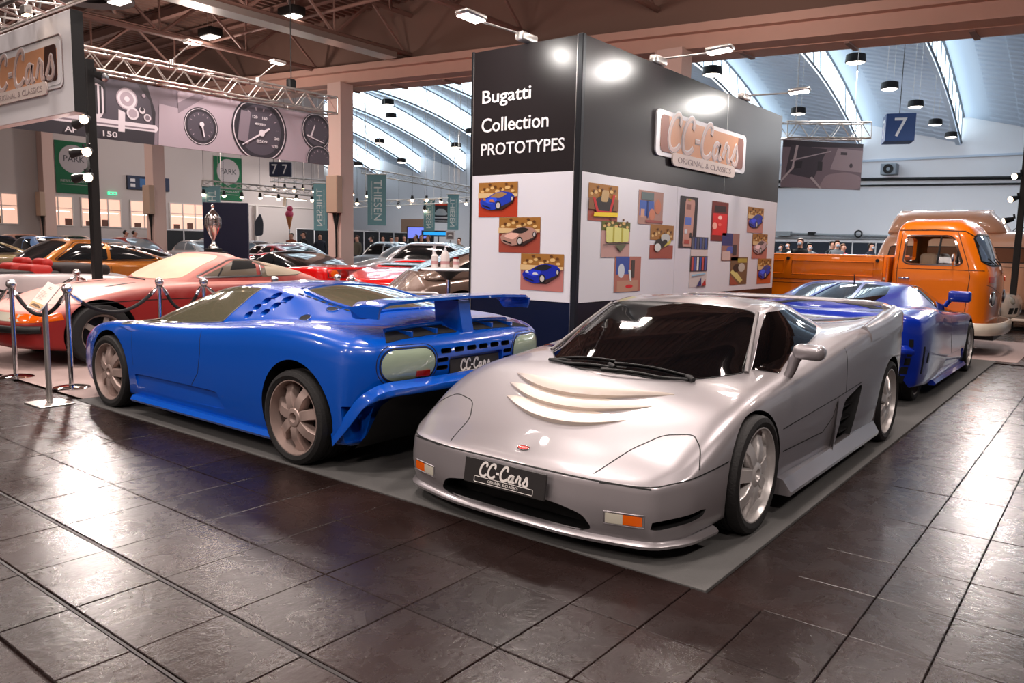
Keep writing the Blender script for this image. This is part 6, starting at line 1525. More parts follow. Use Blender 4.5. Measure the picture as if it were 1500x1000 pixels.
# gold coupe, white roadster, others on the left
M_gold = paint('gold_paint', (.62, .36, .07), .28, .35)
gcar('gold fastback coupe behind the white roadster', (-16.0, 4.45, 0), R(90), M_gold, 4.5, 1.78, 1.36, .72, .86, .93, .96, .86, (1.35, 1.95, 2.75, 4.1), (.9, 3.5), .32, .2, q=7, cuts=False)
M_pearl = paint('pearl_white_paint', (.88, .83, .83), .25)
tx2, ty2 = -12.75, 2.0
t, S0 = gcar('white open roadster with red headrests and a folded dark hood', (tx2, ty2, 0), R(90), M_pearl, 4.3, 1.72, 1.2, .66, .82, .86, .87, .74, (1.4, 2.0, 2.6, 3.3), (.85, 3.3), .32, .2, q=7, openc=True)
M_redl = mat('red_leather', (.70, .13, .10), .5)
c = MB(); c.bbox(1.75, 2.95, -.62, .62, .80, .90, .04, 2); c.build('cockpit', mat('cockpit_dark', (.08, .06, .06), .7), t, 50)
for s in (-1, 1):
    c = MB(); c.bbox(2.55, 2.85, s*.36-.26, s*.36+.26, .80, .99, .07, 3); c.build('seat', M_redl, t, 50); c = MB(); c.bbox(2.72, 2.88, s*.36-.20, s*.36+.20, .94, 1.075, .06, 3); c.build('headrest', M_redl, t, 50)
c = MB(); L0 = rounded([(1.42, -.74, .86), (1.68, -.66, 1.18), (1.74, -.5, 1.22), (1.74, .5, 1.22), (1.68, .66, 1.18), (1.42, .74, .86)], [.5, .3, .3, .3, .3, .5], 5); c.tube(L0, .026, 8); wsf = c.build('windscreen_frame', M_chrome, t, 60)
c = MB(); c.add([(1.44, -.70, .88), (1.44, .70, .88), (1.72, .58, 1.2), (1.72, -.58, 1.2)], [(0, 1, 2, 3)]); c.build('windscreen', M_cglass, wsf)
c = MB(); c.bbox(2.95, 3.65, -.66, .66, .83, .99, .07, 3); hd = c.build('folded_hood', mat('hood_cloth_dark', (.15, .12, .12), .8), t, 50)
p = S0.hit((1.55, .82), 'side-')[0]; c = MB(); c.tube([p, p+Vector((0, -.03, .1))], .012, 6); c.sphere(tuple(p+Vector((0, -.04, .14))), .06, 10, 6, (.5, 1, .8)); c.build('door_mirror', M_chrome, t, 60)
gcar('olive beige saloon with a chrome window frame at the far left', (-19.2, 3.3, 0), R(90), paint('olive_beige_paint', (.52, .45, .30), .3), 4.6, 1.75, 1.40, .75, .9, .98, .95, .86, (1.3, 1.8, 2.9, 3.9), q=5)
gcar('silver grey coupe with a black bonnet beside the navy trophy panel', (-19.5, 7.1, 0), R(90), paint('silver_grey_paint', (.55, .54, .55), .25, .5), 4.3, 1.8, 1.27, .62, .8, .88, .9, .85, (1.3, 1.9, 2.5, 3.8), q=5, chrome=False)
gcar('white sports coupe with dark porthole-shaped side glass near the near column', tailat((-16.336, 13.426), 4.3), 0, paint('white_paint', (.84, .84, .86), .22), 4.3, 1.8, 1.30, .6, .8, .9, .95, .86, (1.1, 1.8, 2.4, 3.9), q=5, chrome=False, glass=M_glassblk)
gcar('silver saloon car with a dark rear side window behind the red bonnet', (*(-15.423, 12.979), 0), R(25), paint('silver_paint', (.72, .71, .73), .22, .4), 4.5, 1.8, 1.45, .78, .92, 1.0, 1.02, .98, (1.2, 1.75, 2.9, 3.9), q=5, chrome=False, wm=M_alloy)
FG = 'distant cars across the hall'
far = [((330,352,31), .0, (.75, .78, .80)), ((372,352,27), .0, (.70, .76, .80)), ((402,353,24.5), .2, (.40, .30, .18)), ((430,351,29), .0, (.82, .84, .86)), ((476,356,26), .1, (.22, .25, .34)),
       ((62,346,30), .0, (.66, .50, .44)), ((112,349,27), .0, (.12, .06, .05)), ((104,352,24), .0, (.30, .42, .58)), ((190,352,26), .0, (.45, .58, .74)), ((140,350,33), 0, (.72, .66, .60)),
       ((232,356,28), .0, (.55, .10, .08)), ((250,360,25.5), .0, (.06, .06, .07)), ((650,362,24), .3, (.80, .82, .84)), ((620,358,29), .1, (.62, .66, .70)), ((690,360,27), .1, (.75, .72, .72)),
       ((1172,372,26), .3, (.78, .84, .88)), ((1205,374,24), .1, (.82, .80, .74)), ((1262,376,26), .2, (.80, .82, .82)), ((1234,380,22.5), .1, (.62, .45, .42)), ((26,350,25), 0, (.10, .16, .26))]
lab = ['pale silver', 'pale blue silver', 'brown and cream', 'white', 'dark blue', 'dusty pink', 'dark maroon', 'mid blue', 'light blue', 'beige', 'dark red', 'black', 'white blue', 'grey silver', 'pale grey', 'ice blue', 'cream', 'off-white', 'dull pink', 'navy']
where = ['beside the trophy panel', 'between the trophy panel and the near column', 'behind the black-roofed red car', 'far behind the red cars', 'just left of the near column', 'beyond the olive beige saloon', 'beyond the gold coupe roof', 'behind the gold coupe roof', 'right of the black light pole', 'near the restaurant windows', 'before the second column', 'just left of the silver grey coupe', 'behind the taupe fastback', 'beyond the silver saloon', 'left of the display wall', 'nearest the display wall end', 'behind the orange truck bed', 'left of the high-roof camper', 'low behind the orange truck bed', 'at the far left edge']
farpos = [(-28.199, 17.641, 1.375), (-23.780, 15.974, 1.399), (-21.070, 14.888, 1.392), (-24.386, 18.063, 1.456), (-21.029, 16.828, 1.359), (-32.837, 12.765, 1.384), (-28.618, 12.208, 1.340), (-25.564, 10.743, 1.280), (-26.156, 12.840, 1.312), (-34.339, 15.415, 1.315), (-27.349, 14.451, 1.230), (-24.583, 13.400, 1.165), (-16.526, 17.766, 1.314), (-20.577, 21.009, 1.382), (-17.853, 20.571, 1.371), (-8.541, 26.520, 1.333), (-7.335, 24.902, 1.311), (-6.922, 27.770, 1.286), (-6.417, 23.687, 1.211), (-27.976, 10.147, 1.283)]
protos = {}
for i, (pp, (q0, a, c)) in enumerate(zip(farpos, far)):
    gcar('%s car far back, %s' % (lab[i], where[i]), (pp[0]-4.2, pp[1], 0), a, paint('far_paint_%d' % i, c, .22), 4.2, 1.72, 1.36+.1*((i*3) % 4)/3, .68, .84, .92, .9, .84, (1.2, 1.75, 2.7, 3.7), q=3, group=FG, glass=M_glasslt if i % 2 == 0 else M_glassbg, chrome=i % 3 == 0)

# ================================================================== orange pickup truck
M_or = paint('orange_paint', (.92, .46, .03), .28); M_bump = mat('bumper_cream', (.88, .83, .76), .3, coat=.6)
def truck(loc, rz):
    t = thing('pickup_truck', 'orange forward-control pickup truck with a drop-side bed behind the deep blue car', 'truck', loc, rz)
    W = .86
    def ring(xa, xb, y, z, r=.16, bow=.05):
        return [(xa, 0, z), (xa+.015, y*.5, z), (xa+bow, y*.86, z), (xa+bow+r, y, z), ((xa+xb)/2, y, z), (xb-r*.6, y, z), (xb-.03, y*.92, z), (xb, y*.5, z), (xb, 0, z)]
    def cabnet(d=0., name='cab', zlo=.28):
        rw = [ring(.05+d, 1.34-d, W-.04-d, zlo+d), ring(.02+d, 1.345-d, W-d, zlo+.10+d), ring(0+d, 1.345-d, W-d, .75), ring(.0+d, 1.345-d, W+.005-d, 1.10), ring(.04+d, 1.345-d, W-.01-d, 1.22), ring(.23+d, 1.33-d, W-.07-d, 1.66, .18), ring(.31+d, 1.31-d, W-.13-d, 1.79-d, .2), ring(.42+d, 1.24-d, W-.26-d, 1.90-d, .22)]
        rw = [[(p[0], 0, zlo+d) for p in rw[0]]]+rw+[[(p[0]*.6+.83*.4, 0, 1.945-d) for p in rw[-1]]]
        return netmesh(name, [[rw[j][i] for j in range(len(rw))] for i in range(9)], [.5, .2, .3, .5, .5, .35, .4, .35, .5, .5], [.5, .5, .45, .4, .5, .3, .3, .5, .5], M_or, t, 5, 5, 60)
    cab = cabnet(); S0 = Surf([cab]); inner = cabnet(.05, 'cutter', .60); inner.data.materials.clear(); inner.data.materials.append(mat('cab_lining', (.62, .42, .22), .6))
    def pc(pts, a, b_, ax, tt=.18): return prism_cutter(smooth_outline(pts, tt, 4), a, b_, ax, M_or)
    side = [(.40, 1.27), (1.16, 1.27), (1.14, 1.66), (.56, 1.66)]
    cs = [inner, pc(side, .5, 1.2, 'y'), pc(side, -1.2, -.5, 'y'), pc([(-.76, 1.27), (.76, 1.27), (.67, 1.69), (-.67, 1.69)], -.5, .50, 'x', .2), pc([(-.6, 1.3), (.6, 1.3), (.55, 1.66), (-.55, 1.66)], 1.0, 1.6, 'x', .2)]
    cut(cab, cs+arch_cutters([.78], .5, 1.2, .38, .34), sharp=40)
    for s, pl in ((1, 'side'), (-1, 'side-')):
        g = MB(); g.prism(smooth_outline(side, .18, 4), s*.80, s*.803, axis='y'); 
        V = [(x, s*(.853-(z-1.22)*.15), z) for x, z in smooth_outline(side, .18, 4)]; g = MB(); g.poly(V); g.build('side_window', M_cglass, t)
        ribbon('window_seal', S0, [(x+(.012 if x > .8 else -.012), z+(.012 if z > 1.4 else -.012)) for x, z in side], pl, M_chrome, t, .024, .004, .04, True, .18)
        g = MB(); g.tube([(.72, s*.845, 1.27), (.70, s*.79, 1.655)], .014, 6); g.build('window_divider', M_black, t)
        ribbon('door_gap', S0, [(.33, .55), (.30, 1.1), (.33, 1.25), (.50, 1.72)], pl, M_gap, t, .010, .002, .05); ribbon('door_gap', S0, [(1.22, .45), (1.235, 1.2), (1.21, 1.72)], pl, M_gap, t, .010, .002, .05)
        ribbon('belt_crease', S0, [(.05, 1.19), (.6, 1.195), (1.3, 1.195)], pl, M_gap, t, .010, .0015, .05); ribbon('roof_gutter', S0, [(.30, 1.66), (.42, 1.735), (.8, 1.75), (1.30, 1.745)], pl, M_gap, t, .014, .006, .05)
        p, n = S0.hit((1.12, 1.06), pl); g = MB(); g.tube([p+n*.01+Vector((-.06, 0, 0)), p+n*.035, p+n*.01+Vector((.08, 0, 0))], .014, 8); g.build('door_handle', M_chrome, t, 60)
        p, n = S0.hit((.52, 1.22), pl); g = MB(); g.tube([p, p+Vector((-.02, s*.12, .08))], .008, 6); g.sphere(tuple(p+Vector((-.02, s*.15, .14))), .07, 14, 8, (.35, 1, 1)); g.build('door_mirror', M_chrome, t, 60)
        g = MB(); p, n = S0.hit((s*.60, .80), 'front'); Mx = n.to_track_quat('Z', 'Y').to_matrix().to_4x4(); Mx.translation = p; g.lathe([(.0, .035), (.05, .03), (.085, .01)], 24, Mx); hl = g.build('headlamp', mat('headlamp_glass', (.80, .82, .82), .08, .6), t, 50); g = MB(); g.lathe([(.085, -.01), (.09, .02), (.105, .012), (.11, -.01)], 24, Mx); g.build('headlamp_ring', M_chrome, hl, 50)
        overlay('indicator', S0, [(s*.56, 1.03), (s*.74, 1.03), (s*.74, 1.11), (s*.56, 1.11)], 'front', mat('indicator_red_amber', (.80, .22, .05), .2, coat=.6), t, .012, .1, 3, .05)
    for sx in (-.34, .34):
        g = MB(); g.bbox(.78, 1.0, sx-.25, sx+.25, .95, 1.42, .05, 2); g.build('seat', mat('seat_cream', (.72, .60, .50), .6), t, 50)
    g = MB(); g.bbox(.14, .32, -.7, .7, 1.0, 1.22, .04, 2); g.build('dashboard', M_black, t, 50)
    g = MB(); g.tube([(.42+.05*math.cos(R(q)), .36+.2*math.sin(R(q)), 1.22+.12*math.cos(R(q))) for q in range(0, 360, 20)], .012, 6, closed=True); g.build('steering_wheel', M_black, t, 60)
    V = [(.052+.45*(z-1.27)+.05*(abs(y)/.66)**2, y, z) for z in (1.27, 1.68) for y in (-.66, -.35, 0, .35, .66)]
    V = [(S0.hit((y*(1 if z < 1.5 else .88), z), 'front')[0]+Vector((-.002, 0, 0))) for z in (1.27, 1.4, 1.54, 1.68) for y in (-.76, -.5, -.2, 0, .2, .5, .76)]
    mesh_obj('windscreen', V, [(i*7+j, i*7+j+1, i*7+j+8, i*7+j+7) for i in range(3) for j in range(6)], M_cglass, t, 180)
    ribbon('windscreen_seal', S0, [(-.77, 1.26), (.77, 1.26), (.68, 1.70), (-.68, 1.70)], 'front', M_gap, t, .03, .004, .05, True, .2)
    for y in (-.1, .35):
        a = S0.hit((y, 1.27), 'front')[0]; c = S0.hit((y+.28, 1.36), 'front')[0]; g = MB(); g.tube([a+Vector((-.02, 0, 0)), c+Vector((-.02, 0, 0))], .008, 5); g.build('wiper', M_black, t)
    g = MB(); g.prism(rc(-.075, .075, -.11, .11), -.002, .002, frame((.30, -.25, 1.42), (0, -1, 0), (.35, 0, 1))); g.build('paper_notice', M_white, t)
    ribbon('front_crease', S0, [(-.80, 1.0), (-.5, .93), (0, .84), (.5, .93), (.80, 1.0)], 'front', M_gap, t, .008, .001, .05, False, .4)
    # bumper
    pts = rounded([(.42, -.92, 0), (.06, -.92, 0), (-.11, -.55, 0), (-.13, 0, 0), (-.11, .55, 0), (.06, .92, 0), (.42, .92, 0)], [.5, .42, .45, .5, .45, .42, .5], 5)
    V = []; F = []
    for p in pts:
        o = Vector((p[0]-.6, p[1]*.6, 0)).normalized()
        for a, z in ((-.03, .30), (.0, .30), (.02, .33), (.02, .43), (0, .47), (-.03, .47)): V.append((p[0]+o.x*a, p[1]+o.y*a, z))
    for i in range(len(pts)-1):
        for j in range(6): F.append((i*6+j, i*6+(j+1) % 6, (i+1)*6+(j+1) % 6, (i+1)*6+j))
    mesh_obj('bumper', V, F, M_bump, t, 40)
    g = MB(); g.box(-.02, .3, -.6, .6, .22, .34); g.build('step_panel', M_black, t)
    # bed
    g = MB(); g.bbox(1.38, 4.30, -.86, .86, .42, .98, .03, 2); bed = g.build('bed_body', M_or, t, 40)
    g = MB(); g.bbox(1.38, 4.30, -.80, .80, .98, 1.02, .01, 1); g.build('bed_floor', mat('bed_floor_wood', (.45, .32, .2), .6), t)
    for s in (1, -1):
        g = MB(); g.bbox(1.42, 4.28, s*.86-.025, s*.86+.025, .985, 1.36, .012, 2); sd = g.build('drop_side', M_or, t, 40)
        g = MB()
        for x0, x1 in ((1.55, 2.75), (2.88, 4.15)):
            g = MB(); y = s*.886; g.tube([(x0, y, 1.06), (x1, y, 1.06), (x1, y, 1.27), (x0, y, 1.27)], .010, 6, closed=True); g.build('pressed_rib', M_or, sd, 60)
        g = MB(); g.tube([(1.42, s*.865, 1.355), (4.28, s*.865, 1.355)], .022, 8); g.build('side_rail', M_or, sd, 60)
        for x in (1.50, 2.81, 4.2): g = MB(); g.cyl((x, s*.88, 1.30), .025, s*.03, 10, 'y'); g.build('latch', M_black, sd, 50)
        g = MB()
        for k in range(5): g.box(3.35, 3.72, s*.862-.004, s*.862+.004, .80+.035*k, .815+.035*k)
        for k in range(5): m2 = MB(); m2.box(3.35, 3.72, s*.862-.004, s*.862+.004, .80+.035*k, .815+.035*k); m2.build('air_vent', M_gap, bed); m2 = MB(); m2.box(3.80, 4.12, s*.862-.004, s*.862+.004, .80+.035*k, .815+.035*k); m2.build('air_vent', M_gap, bed)
        g = MB(); g.cyl((3.22, s*.855, .86), .045, s*.02, 16, 'y'); g.build('fuel_cap', M_steel, bed, 50)
        ribbon('locker_gap', Surf([bed]), [(2.35, .5), (2.35, .92), (3.1, .92), (3.1, .5)], 'side' if s > 0 else 'side-', M_gap, bed, .01, .002, .05)
    g = MB(); g.bbox(4.26, 4.31, -.84, .84, .985, 1.36, .012, 1); g.build('tailgate', M_or, t)
    g = MB(); g.bbox(1.36, 1.40, -.80, .80, .98, 1.36, .01, 1); g.build('headboard', M_or, t)
    for x in (.78, 3.18):
        for s in (1, -1): wheel(t, x, s*.74, s, .325, .17, .20, 'plain', M_bump, n=28)
    return t
truck((-1.38, 13.35, 0), R(180))

# ================================================================== campers and race car on the right
M_beige = paint('beige_van_paint', (.86, .66, .54), .3); M_beige2 = paint('sand_van_paint', (.68, .52, .42), .35)
def van(label, loc, rz, m, high, L=4.4, H=1.92, wheels=True, curtain=(.45, .28, .18)):
    t = thing('camper_van', label, 'van', loc, rz); W = .84
    def ring(xa, xb, y, z, r=.16): return [(xa, 0, z), (xa+.015, y*.5, z), (xa+.05, y*.86, z), (xa+.05+r, y, z), ((xa+xb)/2, y, z), (xb-r, y, z), (xb-.05, y*.9, z), (xb, y*.5, z), (xb, 0, z)]
    rw = [ring(.05, L-.05, W-.05, .3), ring(0, L, W, .42), ring(0, L, W, 1.1), ring(.05, L-.02, W-.01, 1.22), ring(.28, L-.16, W-.08, H-.26), ring(.40, L-.25, W-.16, H-.1), ring(.6, L-.4, W-.34, H)]
    rw = [[(p[0], 0, .3) for p in rw[0]]]+rw+[[(p[0], 0, H+.03) for p in rw[-1]]]
    body = netmesh('body', [[rw[j][i] for j in range(len(rw))] for i in range(9)], [.5, .2, .3, .5, .5, .4, .4, .5, .5], [.5, .5, .45, .4, .5, .4, .4, .5, .5], m, t, 5, 5, 60); S0 = Surf([body])
    cm = mat('curtain_brown', curtain, .7)
    for s, pl in ((1, 'side'), (-1, 'side-')):
        for k, (a, c) in enumerate(((.42, 1.15), (1.3, 2.35), (2.5, 3.3), (3.42, 4.05))):
            o = [(a, 1.27), (c, 1.27), (c-(.05 if k == 3 else 0), H-.34), (a+(.1 if k == 0 else 0), H-.34)]
            overlay('side_window', S0, o, pl, M_glassbg if k == 0 else cm, t, .005, .15, 4, .08); ribbon('window_seal', S0, o, pl, M_black, t, .025, .007, .06, True, .15)
        ribbon('belt_crease', S0, [(.1, 1.18), (L-.1, 1.18)], pl, M_gap, t, .01, .002, .08)
    overlay('windscreen', S0, [(-.66, 1.27), (.66, 1.27), (.58, H-.30), (-.58, H-.30)], 'front', M_glassbg, t, .005, .2, 5, .08); overlay('rear_window', S0, [(-.55, 1.30), (.55, 1.30), (.5, H-.34), (-.5, H-.34)], 'rear', M_glassbg, t, .005, .2, 5, .08)
    for s in (1, -1): overlay('headlamp', S0, ell(s*.58, .82, .09, .09, 16), 'front', M_clear, t, .008, .3, 3, .05, bulge=.02)
    b = MB(); b.tube([(-.06, y, .45) for y in np.linspace(-.85, .85, 9)], .06, 8); b.build('bumper', M_bump, t, 60)
    if high:
        rr = [ring(1.75, L-.22, W-.16, H-.06, .3), ring(1.9, L-.30, W-.18, H+.2, .3), ring(2.15, L-.42, W-.26, H+.40, .3)]
        rr = [[(p[0], 0, H-.1) for p in rr[0]]]+rr+[[(p[0], 0, H+.5) for p in rr[-1]]]
        netmesh('high_roof', [[rr[j][i] for j in range(5)] for i in range(9)], [.5, .3, .4, .5, .5], [.5, .5, .45, .4, .5, .4, .4, .5, .5], m, t, 5, 5, 60)
    else:
        b = MB(); b.bbox(1.3, 3.9, -.66, .66, H+.0, H+.22, .05, 2); b.build('roof_box', mat('roof_box_brown', (.42, .31, .24), .6), t, 40); b = MB(); b.bbox(1.2, 4.0, -.7, .7, H+.22, H+.32, .05, 2); b.build('roof_lid', m, t, 40)
        for k in range(4): b = MB(); b.tube([(.75+.1*k, -.62+.12*k, H-.02), (1.0+.12*k, -.62+.12*k, H+.22)], .012, 5); b.build('roof_strap', M_black, t)
    for x in (.8, 3.3):
        for s in (1, -1): wheel(t, x, s*.75, s, .34, .18, .21, 'plain', M_bump, n=24)
    return t, S0
CAMP = (-4.586, 19.121)
t, S0 = van('pinkish beige high-roof camper van parked just beyond the orange pickup', (CAMP[0]+4.4, CAMP[1]+.84, 0), R(180), M_beige, True)
text_fit('WESTFALIA', .62, .07, M_redl, t, frame((3.35, .665, 2.0), (-1, 0, 0), (0, .05, 1)), .001, .0) if False else None
t, S0 = van('sand coloured old bus with a roof box at the right edge', (*(-3.049, 24.983), 0), R(-14), M_beige2, False, 4.6, 1.98)
b = MB()
for s in (1, -1):
    o = rounded([(.35, s*.87, .45), (.45, s*.89, .78), (.85, s*.90, .92), (1.25, s*.89, .78), (1.35, s*.87, .45)], [.5]*5, 5); b = MB(); b.tube(o, .06, 8); b.build('wheel_arch_lip', M_beige2, t, 60)
M_rw = paint('race_white', (.88, .82, .76), .3)
t, S0 = gcar('white race car with black and red sponsor lettering behind the orange pickup nose', (*(-1.504, 18.280), 0), R(180), M_rw, 4.2, 1.8, 1.22, .66, .80, .86, .9, .84, (1.3, 1.9, 2.6, 3.8), (.85, 3.3), .31, .14, q=5, chrome=False)
p, n = S0.hit((.45, .36), 'side'); Mx = frame((.44, p.y+.012, .36), (-1, 0, 0), (0, 0, 1)); text_fit('bil', .34, .17, M_black, t, Mx, .003, .03); text_fit('Mo', .34, .15, mat('sponsor_blue', (.1, .15, .4), .4), t, frame((.80, p.y+.03, .36), (-1, 0, 0), (0, 0, 1)), .003, .03)
b = MB(); b.bbox(-.16, .10, -.84, .84, .18, .24, .015, 1); b.build('front_splitter', M_rw, t)
for y in (.45, .62): overlay('air_intake', S0, rc(y-.06, y+.06, .30, .42), 'front', M_black, t, .005, .1, 3, .05)

# ================================================================== people in the distance
def person(x, y, rz, top, legs, hair, label, h=1.75, mask=None):
    for q in range(60):
        if all(math.dist((x, y), p) > 1.25 for p in PARKED): break
        x *= 1.012; y *= 1.012
    t = thing('person', label, 'person', (x, y, 0), rz, 'visitors in the distance'); k = h/1.75
    V = [(0, 0, .95), (0, .01, 1.15), (0, .02, 1.36), (0, .02, 1.46), (0, .0, 1.54), (0, -.01, 1.62), (0, -.01, 1.72)]
    Rr = [(.15, .11), (.15, .105), (.175, .115), (.09, .08), (.058, .058), (.085, .10), (.075, .085)]
    E = [(i, i+1) for i in range(6)]
    for s in (1, -1):
        b0 = len(V); V += [(s*.18, .02, 1.40), (s*.245, .02, 1.14), (s*.24, -.07, .90), (s*.235, -.10, .82)]; Rr += [(.07, .07), (.052, .052), (.04, .04), (.04, .028)]; E += [(2, b0), (b0, b0+1), (b0+1, b0+2), (b0+2, b0+3)]
        b0 = len(V); V += [(s*.09, 0, .86), (s*.105, .01, .48), (s*.11, .03, .09), (s*.115, -.12, .04)]; Rr += [(.10, .10), (.068, .068), (.05, .05), (.045, .035)]; E += [(0, b0), (b0, b0+1), (b0+1, b0+2), (b0+2, b0+3)]
    me = bpy.data.meshes.new('body'); me.from_pydata([(a*k, b*k, c*k) for a, b, c in V], E, []); o = bpy.data.objects.new('body', me); COL.objects.link(o)
    md = o.modifiers.new('s', 'SKIN'); 
    for i, sv in enumerate(me.skin_vertices[0].data): sv.radius = (Rr[i][0]*k, Rr[i][1]*k); sv.use_root = i == 0
    sb = o.modifiers.new('u', 'SUBSURF'); sb.levels = 1
    dg = bpy.context.evaluated_depsgraph_get(); m2 = bpy.data.meshes.new_from_object(o.evaluated_get(dg)); bpy.data.objects.remove(o); m2.name = 'body'
    m2.materials.clear()
    for m in (mat('skin', (.80, .60, .52), .5), top, legs, M_black): m2.materials.append(m)
    idx = []
    for p in m2.polygons:
        c = p.center/k
        idx.append(0 if c.z > 1.50 or (c.z < .88 and abs(c.x) > .19 and c.z > .7) else 3 if c.z < .09 else 1 if c.z > .93 or (abs(c.x) > .19 and c.z > .8) else 2)
    m2.polygons.foreach_set('material_index', idx); shade(m2, 180); o = bpy.data.objects.new('body', m2); link(o, t)
    b = MB(); b.sphere((0, .012*k, 1.675*k), .108*k, 12, 8, (.92, 1.02, .95)); v = [i for i, q in enumerate(b.v) if q[2] < 1.60*k or (q[1] < -.035*k and q[2] < 1.725*k)]
    keep = set(range(len(b.v)))-set(v); b.f = [f for f in b.f if all(i in keep for i in f)]; b.mi = [0]*len(b.f); b.build('hair', mat('hair_%02x' % int(hair[0]*255), hair, .7), t, 180)
    b = MB(); b.sphere((0, -.112*k, 1.625*k), .018*k, 8, 6, (.8, 1, 1.3)); b.build('nose', mat('skin', (.80, .60, .52), .5), o)
    for s in (1, -1): b = MB(); b.sphere((s*.034*k, -.096*k, 1.655*k), .011*k, 6, 5); b.build('eye', M_black, o)
    b = MB(); b.box(-.028*k, .028*k, -.108*k, -.098*k, 1.578*k, 1.586*k); b.build('mouth', mat('lip', (.6, .3, .28), .5), o)
    if mask: b = MB(); b.sphere((0, -.075*k, 1.605*k), .055*k, 10, 6, (1.1, .75, .9)); b.build('face_mask', mat('mask_blue', (.72, .80, .88), .7), t, 60)
    return t
cl = lambda n, c: mat('cloth_'+n, c, .8)
DK, NV, GR, BR, RD, OL, LG = cl('black', (.07, .07, .08)), cl('navy', (.10, .12, .18)), cl('grey', (.42, .44, .46)), cl('rust', (.52, .25, .14)), cl('red', (.72, .08, .10)), cl('olive', (.40, .38, .33)), cl('light', (.70, .62, .58)); JN = cl('jeans', (.14, .17, .26))
pp = [(-29.760, 14.472, 1.093), (-28.996, 14.429, 1.105), (-26.104, 19.234, 1.162), (-26.550, 20.164, 1.165), (-26.845, 21.229, 1.287), (-23.273, 20.154, 1.145), (-23.603, 21.178, 1.176), (-25.495, 23.543, 1.224), (-25.955, 24.461, 1.226), (-26.131, 24.963, 1.229), (-25.489, 24.811, 1.148), (-24.360, 24.410, 1.136), (-24.529, 24.918, 1.137), (-23.939, 24.739, 1.147), (-22.208, 24.805, 1.125), (-9.402, 27.114, 1.246), (-8.704, 25.744, 1.259), (-7.432, 23.034, 1.263), (-7.979, 25.666, 1.233), (-8.002, 28.196, 1.213), (-7.288, 26.201, 1.230), (-7.272, 26.845, 1.187), (-6.551, 27.405, 1.184)]
pt = [(DK, (.1, .08, .07), 'person in a black jacket seen from behind, left one of a pair by the column', 145, 0), (NV, (.14, .10, .08), 'person in a navy jacket seen from behind, right one of a pair by the column', 150, 0), (BR, (.75, .72, .70), 'person in a rust brown jacket with pale hair near the black booths', 20, 0), (DK, (.2, .12, .08), 'person in black with brown hair right of the rust brown jacket', -10, 0), (NV, (.1, .08, .07), 'person in dark clothes just left of the near column', 60, 0), (OL, (.35, .22, .16), 'person in an olive grey jumper just right of the near column', 0, 0), (DK, (.12, .08, .06), 'person in a black coat before the dark partition panels', -40, 1), (RD, (.1, .07, .06), 'person in a red and dark top beyond the silver saloon', 30, 0), (GR, (.15, .1, .08), 'person in grey right of the red top beyond the silver saloon', 60, 0), (DK, (.1, .08, .06), 'person in black beside the doorway in the back wall', 80, 0), (DK, (.08, .07, .06), 'person with black hair low beside the tan doorway', 30, 0), (OL, (.3, .2, .15), 'person in brown clothes, left one of a group before the lit screens', -30, 0), (BR, (.5, .35, .25), 'person in rust clothes in the middle of the group before the lit screens', 30, 0), (LG, (.45, .3, .2), 'person in a pale top, right one of the group before the lit screens', -20, 0), (OL, (.42, .24, .14), 'person with ginger hair by the small framed poster', 0, 0),
      (GR, (.3, .2, .15), 'person in grey at the end of the display wall', -20, 1), (DK, (.12, .09, .07), 'person in a black jacket with a mask near the display wall end', -10, 1), (DK, (.75, .75, .76), 'person with white hair and a face mask in a black jacket behind the truck bed', 0, 1), (GR, (.10, .08, .07), 'person with dark hair and mask turning right behind the truck bed', 50, 1), (DK, (.15, .1, .08), 'person in black stooping left of the grey shirt', 60, 0), (GR, (.35, .24, .18), 'person in a grey shirt and face mask behind the truck bed', 40, 1), (RD, (.55, .40, .30), 'person in a bright red jumper behind the truck bed', 60, 0), (NV, (.16, .11, .09), 'person in a navy jacket and mask left of the high-roof camper', 70, 1)]
for (x, y, z), (top, hair, l, a, mk) in zip(pp, pt): person(x, y, R(a), top, JN, hair, l, 1.68+.1*((len(l)*7) % 5)/4, mk)
# screens and framed poster in the far corner
t = thing('display_screen', 'lit violet blue screen beyond the group of visitors', 'screen', (-27.250, 27.392, 1.930), R(35)); b = MB(); b.box(-.5, .5, -.03, .03, -.3, .3); b.build('frame', M_black, t); b = MB(); b.tube([(0, .05, -t.location.z), (0, .05, -.2)], .03, 6); b.build('stand', M_black, t); b = MB(); b.box(-.46, .46, -.034, -.03, -.26, .26); b.build('screen', mat('screen_violet', (.45, .50, .85), .3, emit=1., ecol=(.45, .5, .9)), t)
t = thing('display_screen', 'lit orange screen beside the violet one', 'screen', (-27.357, 27.948, 1.944), R(35)); b = MB(); b.box(-.3, .3, -.03, .03, -.2, .2); b.build('frame', M_black, t); b = MB(); b.tube([(0, .05, -t.location.z), (0, .05, -.1)], .03, 6); b.build('stand', M_black, t); b = MB(); b.box(-.27, .27, -.034, -.03, -.17, .17); b.build('screen', mat('screen_orange', (.85, .42, .15), .3, emit=.8, ecol=(.9, .42, .15)), t)
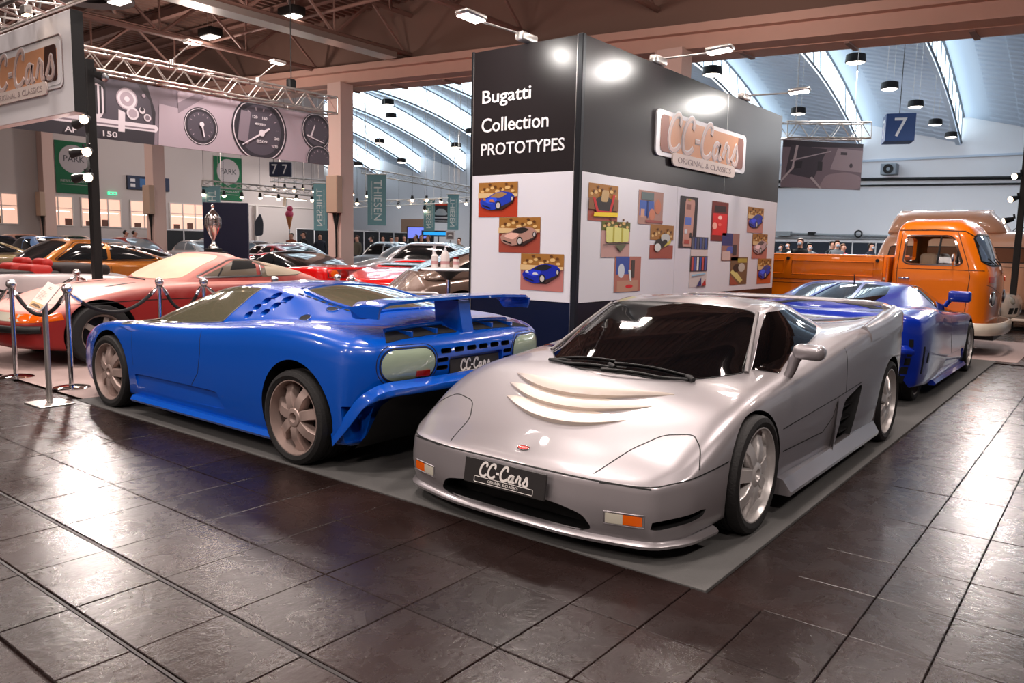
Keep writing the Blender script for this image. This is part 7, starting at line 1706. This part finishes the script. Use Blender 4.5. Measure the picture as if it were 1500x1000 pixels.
t = thing('display_screen', 'long cyan lit sign panel below the small teal banners', 'screen', (-25.740, 27.284, 1.905), R(35)); b = MB(); b.box(-.8, .8, -.03, .03, -.14, .14); b.build('frame', M_navy, t); b = MB(); b.tube([(0, .05, -t.location.z), (0, .05, -.1)], .03, 6); b.build('stand', M_black, t); b = MB(); b.box(-.7, .5, -.034, -.03, -.07, .07); b.build('screen', mat('screen_cyan', (.15, .6, .85), .3, emit=1., ecol=(.15, .6, .9)), t)
t = thing('poster', 'small white framed poster of a car on a stand', 'poster', (-22.552, 24.638, 1.775), R(35)); b = MB(); b.box(-.19, .19, -.015, .015, -.19, .19); b.build('frame', M_white, t); print_sheet('print', frame((0, -.016, 0), (1, 0, 0), (0, 0, 1)), .3, .28, [((.5, .45, .45), rc(0, 1, 0, 1)), ((.85, .82, .8), smooth_outline([(.1, .35), (.3, .7), (.7, .7), (.9, .35)], .3, 3)), ((.2, .18, .2), rc(.2, .8, .28, .4))], t); b = MB(); b.tube([(0, 0, -t.location.z), (0, 0, -.19)], .015, 6); b.build('stand', M_black, t)
t = thing('feather_flag', 'dark rounded feather flag standing over the black booths', 'flag', (-33.937, 22.848, 0), R(35)); b = MB(); b.tube([(0, 0, 0), (0, 0, 2.7)], .02, 6); b.build('pole', M_steel, t); b = MB(); b.prism(smooth_outline([(0, 1.6), (.42, 1.65), (.45, 2.3), (.3, 2.75), (0, 2.3)], .3, 4), -.01, .01, axis='y'); b.build('flag_cloth', cl('flag', (.30, .32, .36)), t)
t = thing('ice_cream_sign', 'large pink ice cream cone sign above the black booths', 'sign', (-32.610, 23.925, 0), R(35)); b = MB(); b.lathe([(.02, 1.95), (.17, 2.6)], 14); b.build('cone', mat('cone_brown', (.75, .48, .30), .6), t, 60); b = MB(); b.sphere((0, 0, 2.72), .2, 12, 8); b.sphere((.03, 0, 2.98), .15, 12, 8); b.build('ice_cream', mat('ice_pink', (.80, .30, .42), .5), t, 60); b = MB(); b.tube([(0, 0, 0), (0, 0, 1.98)], .03, 6); b.build('pole', M_steel, t)
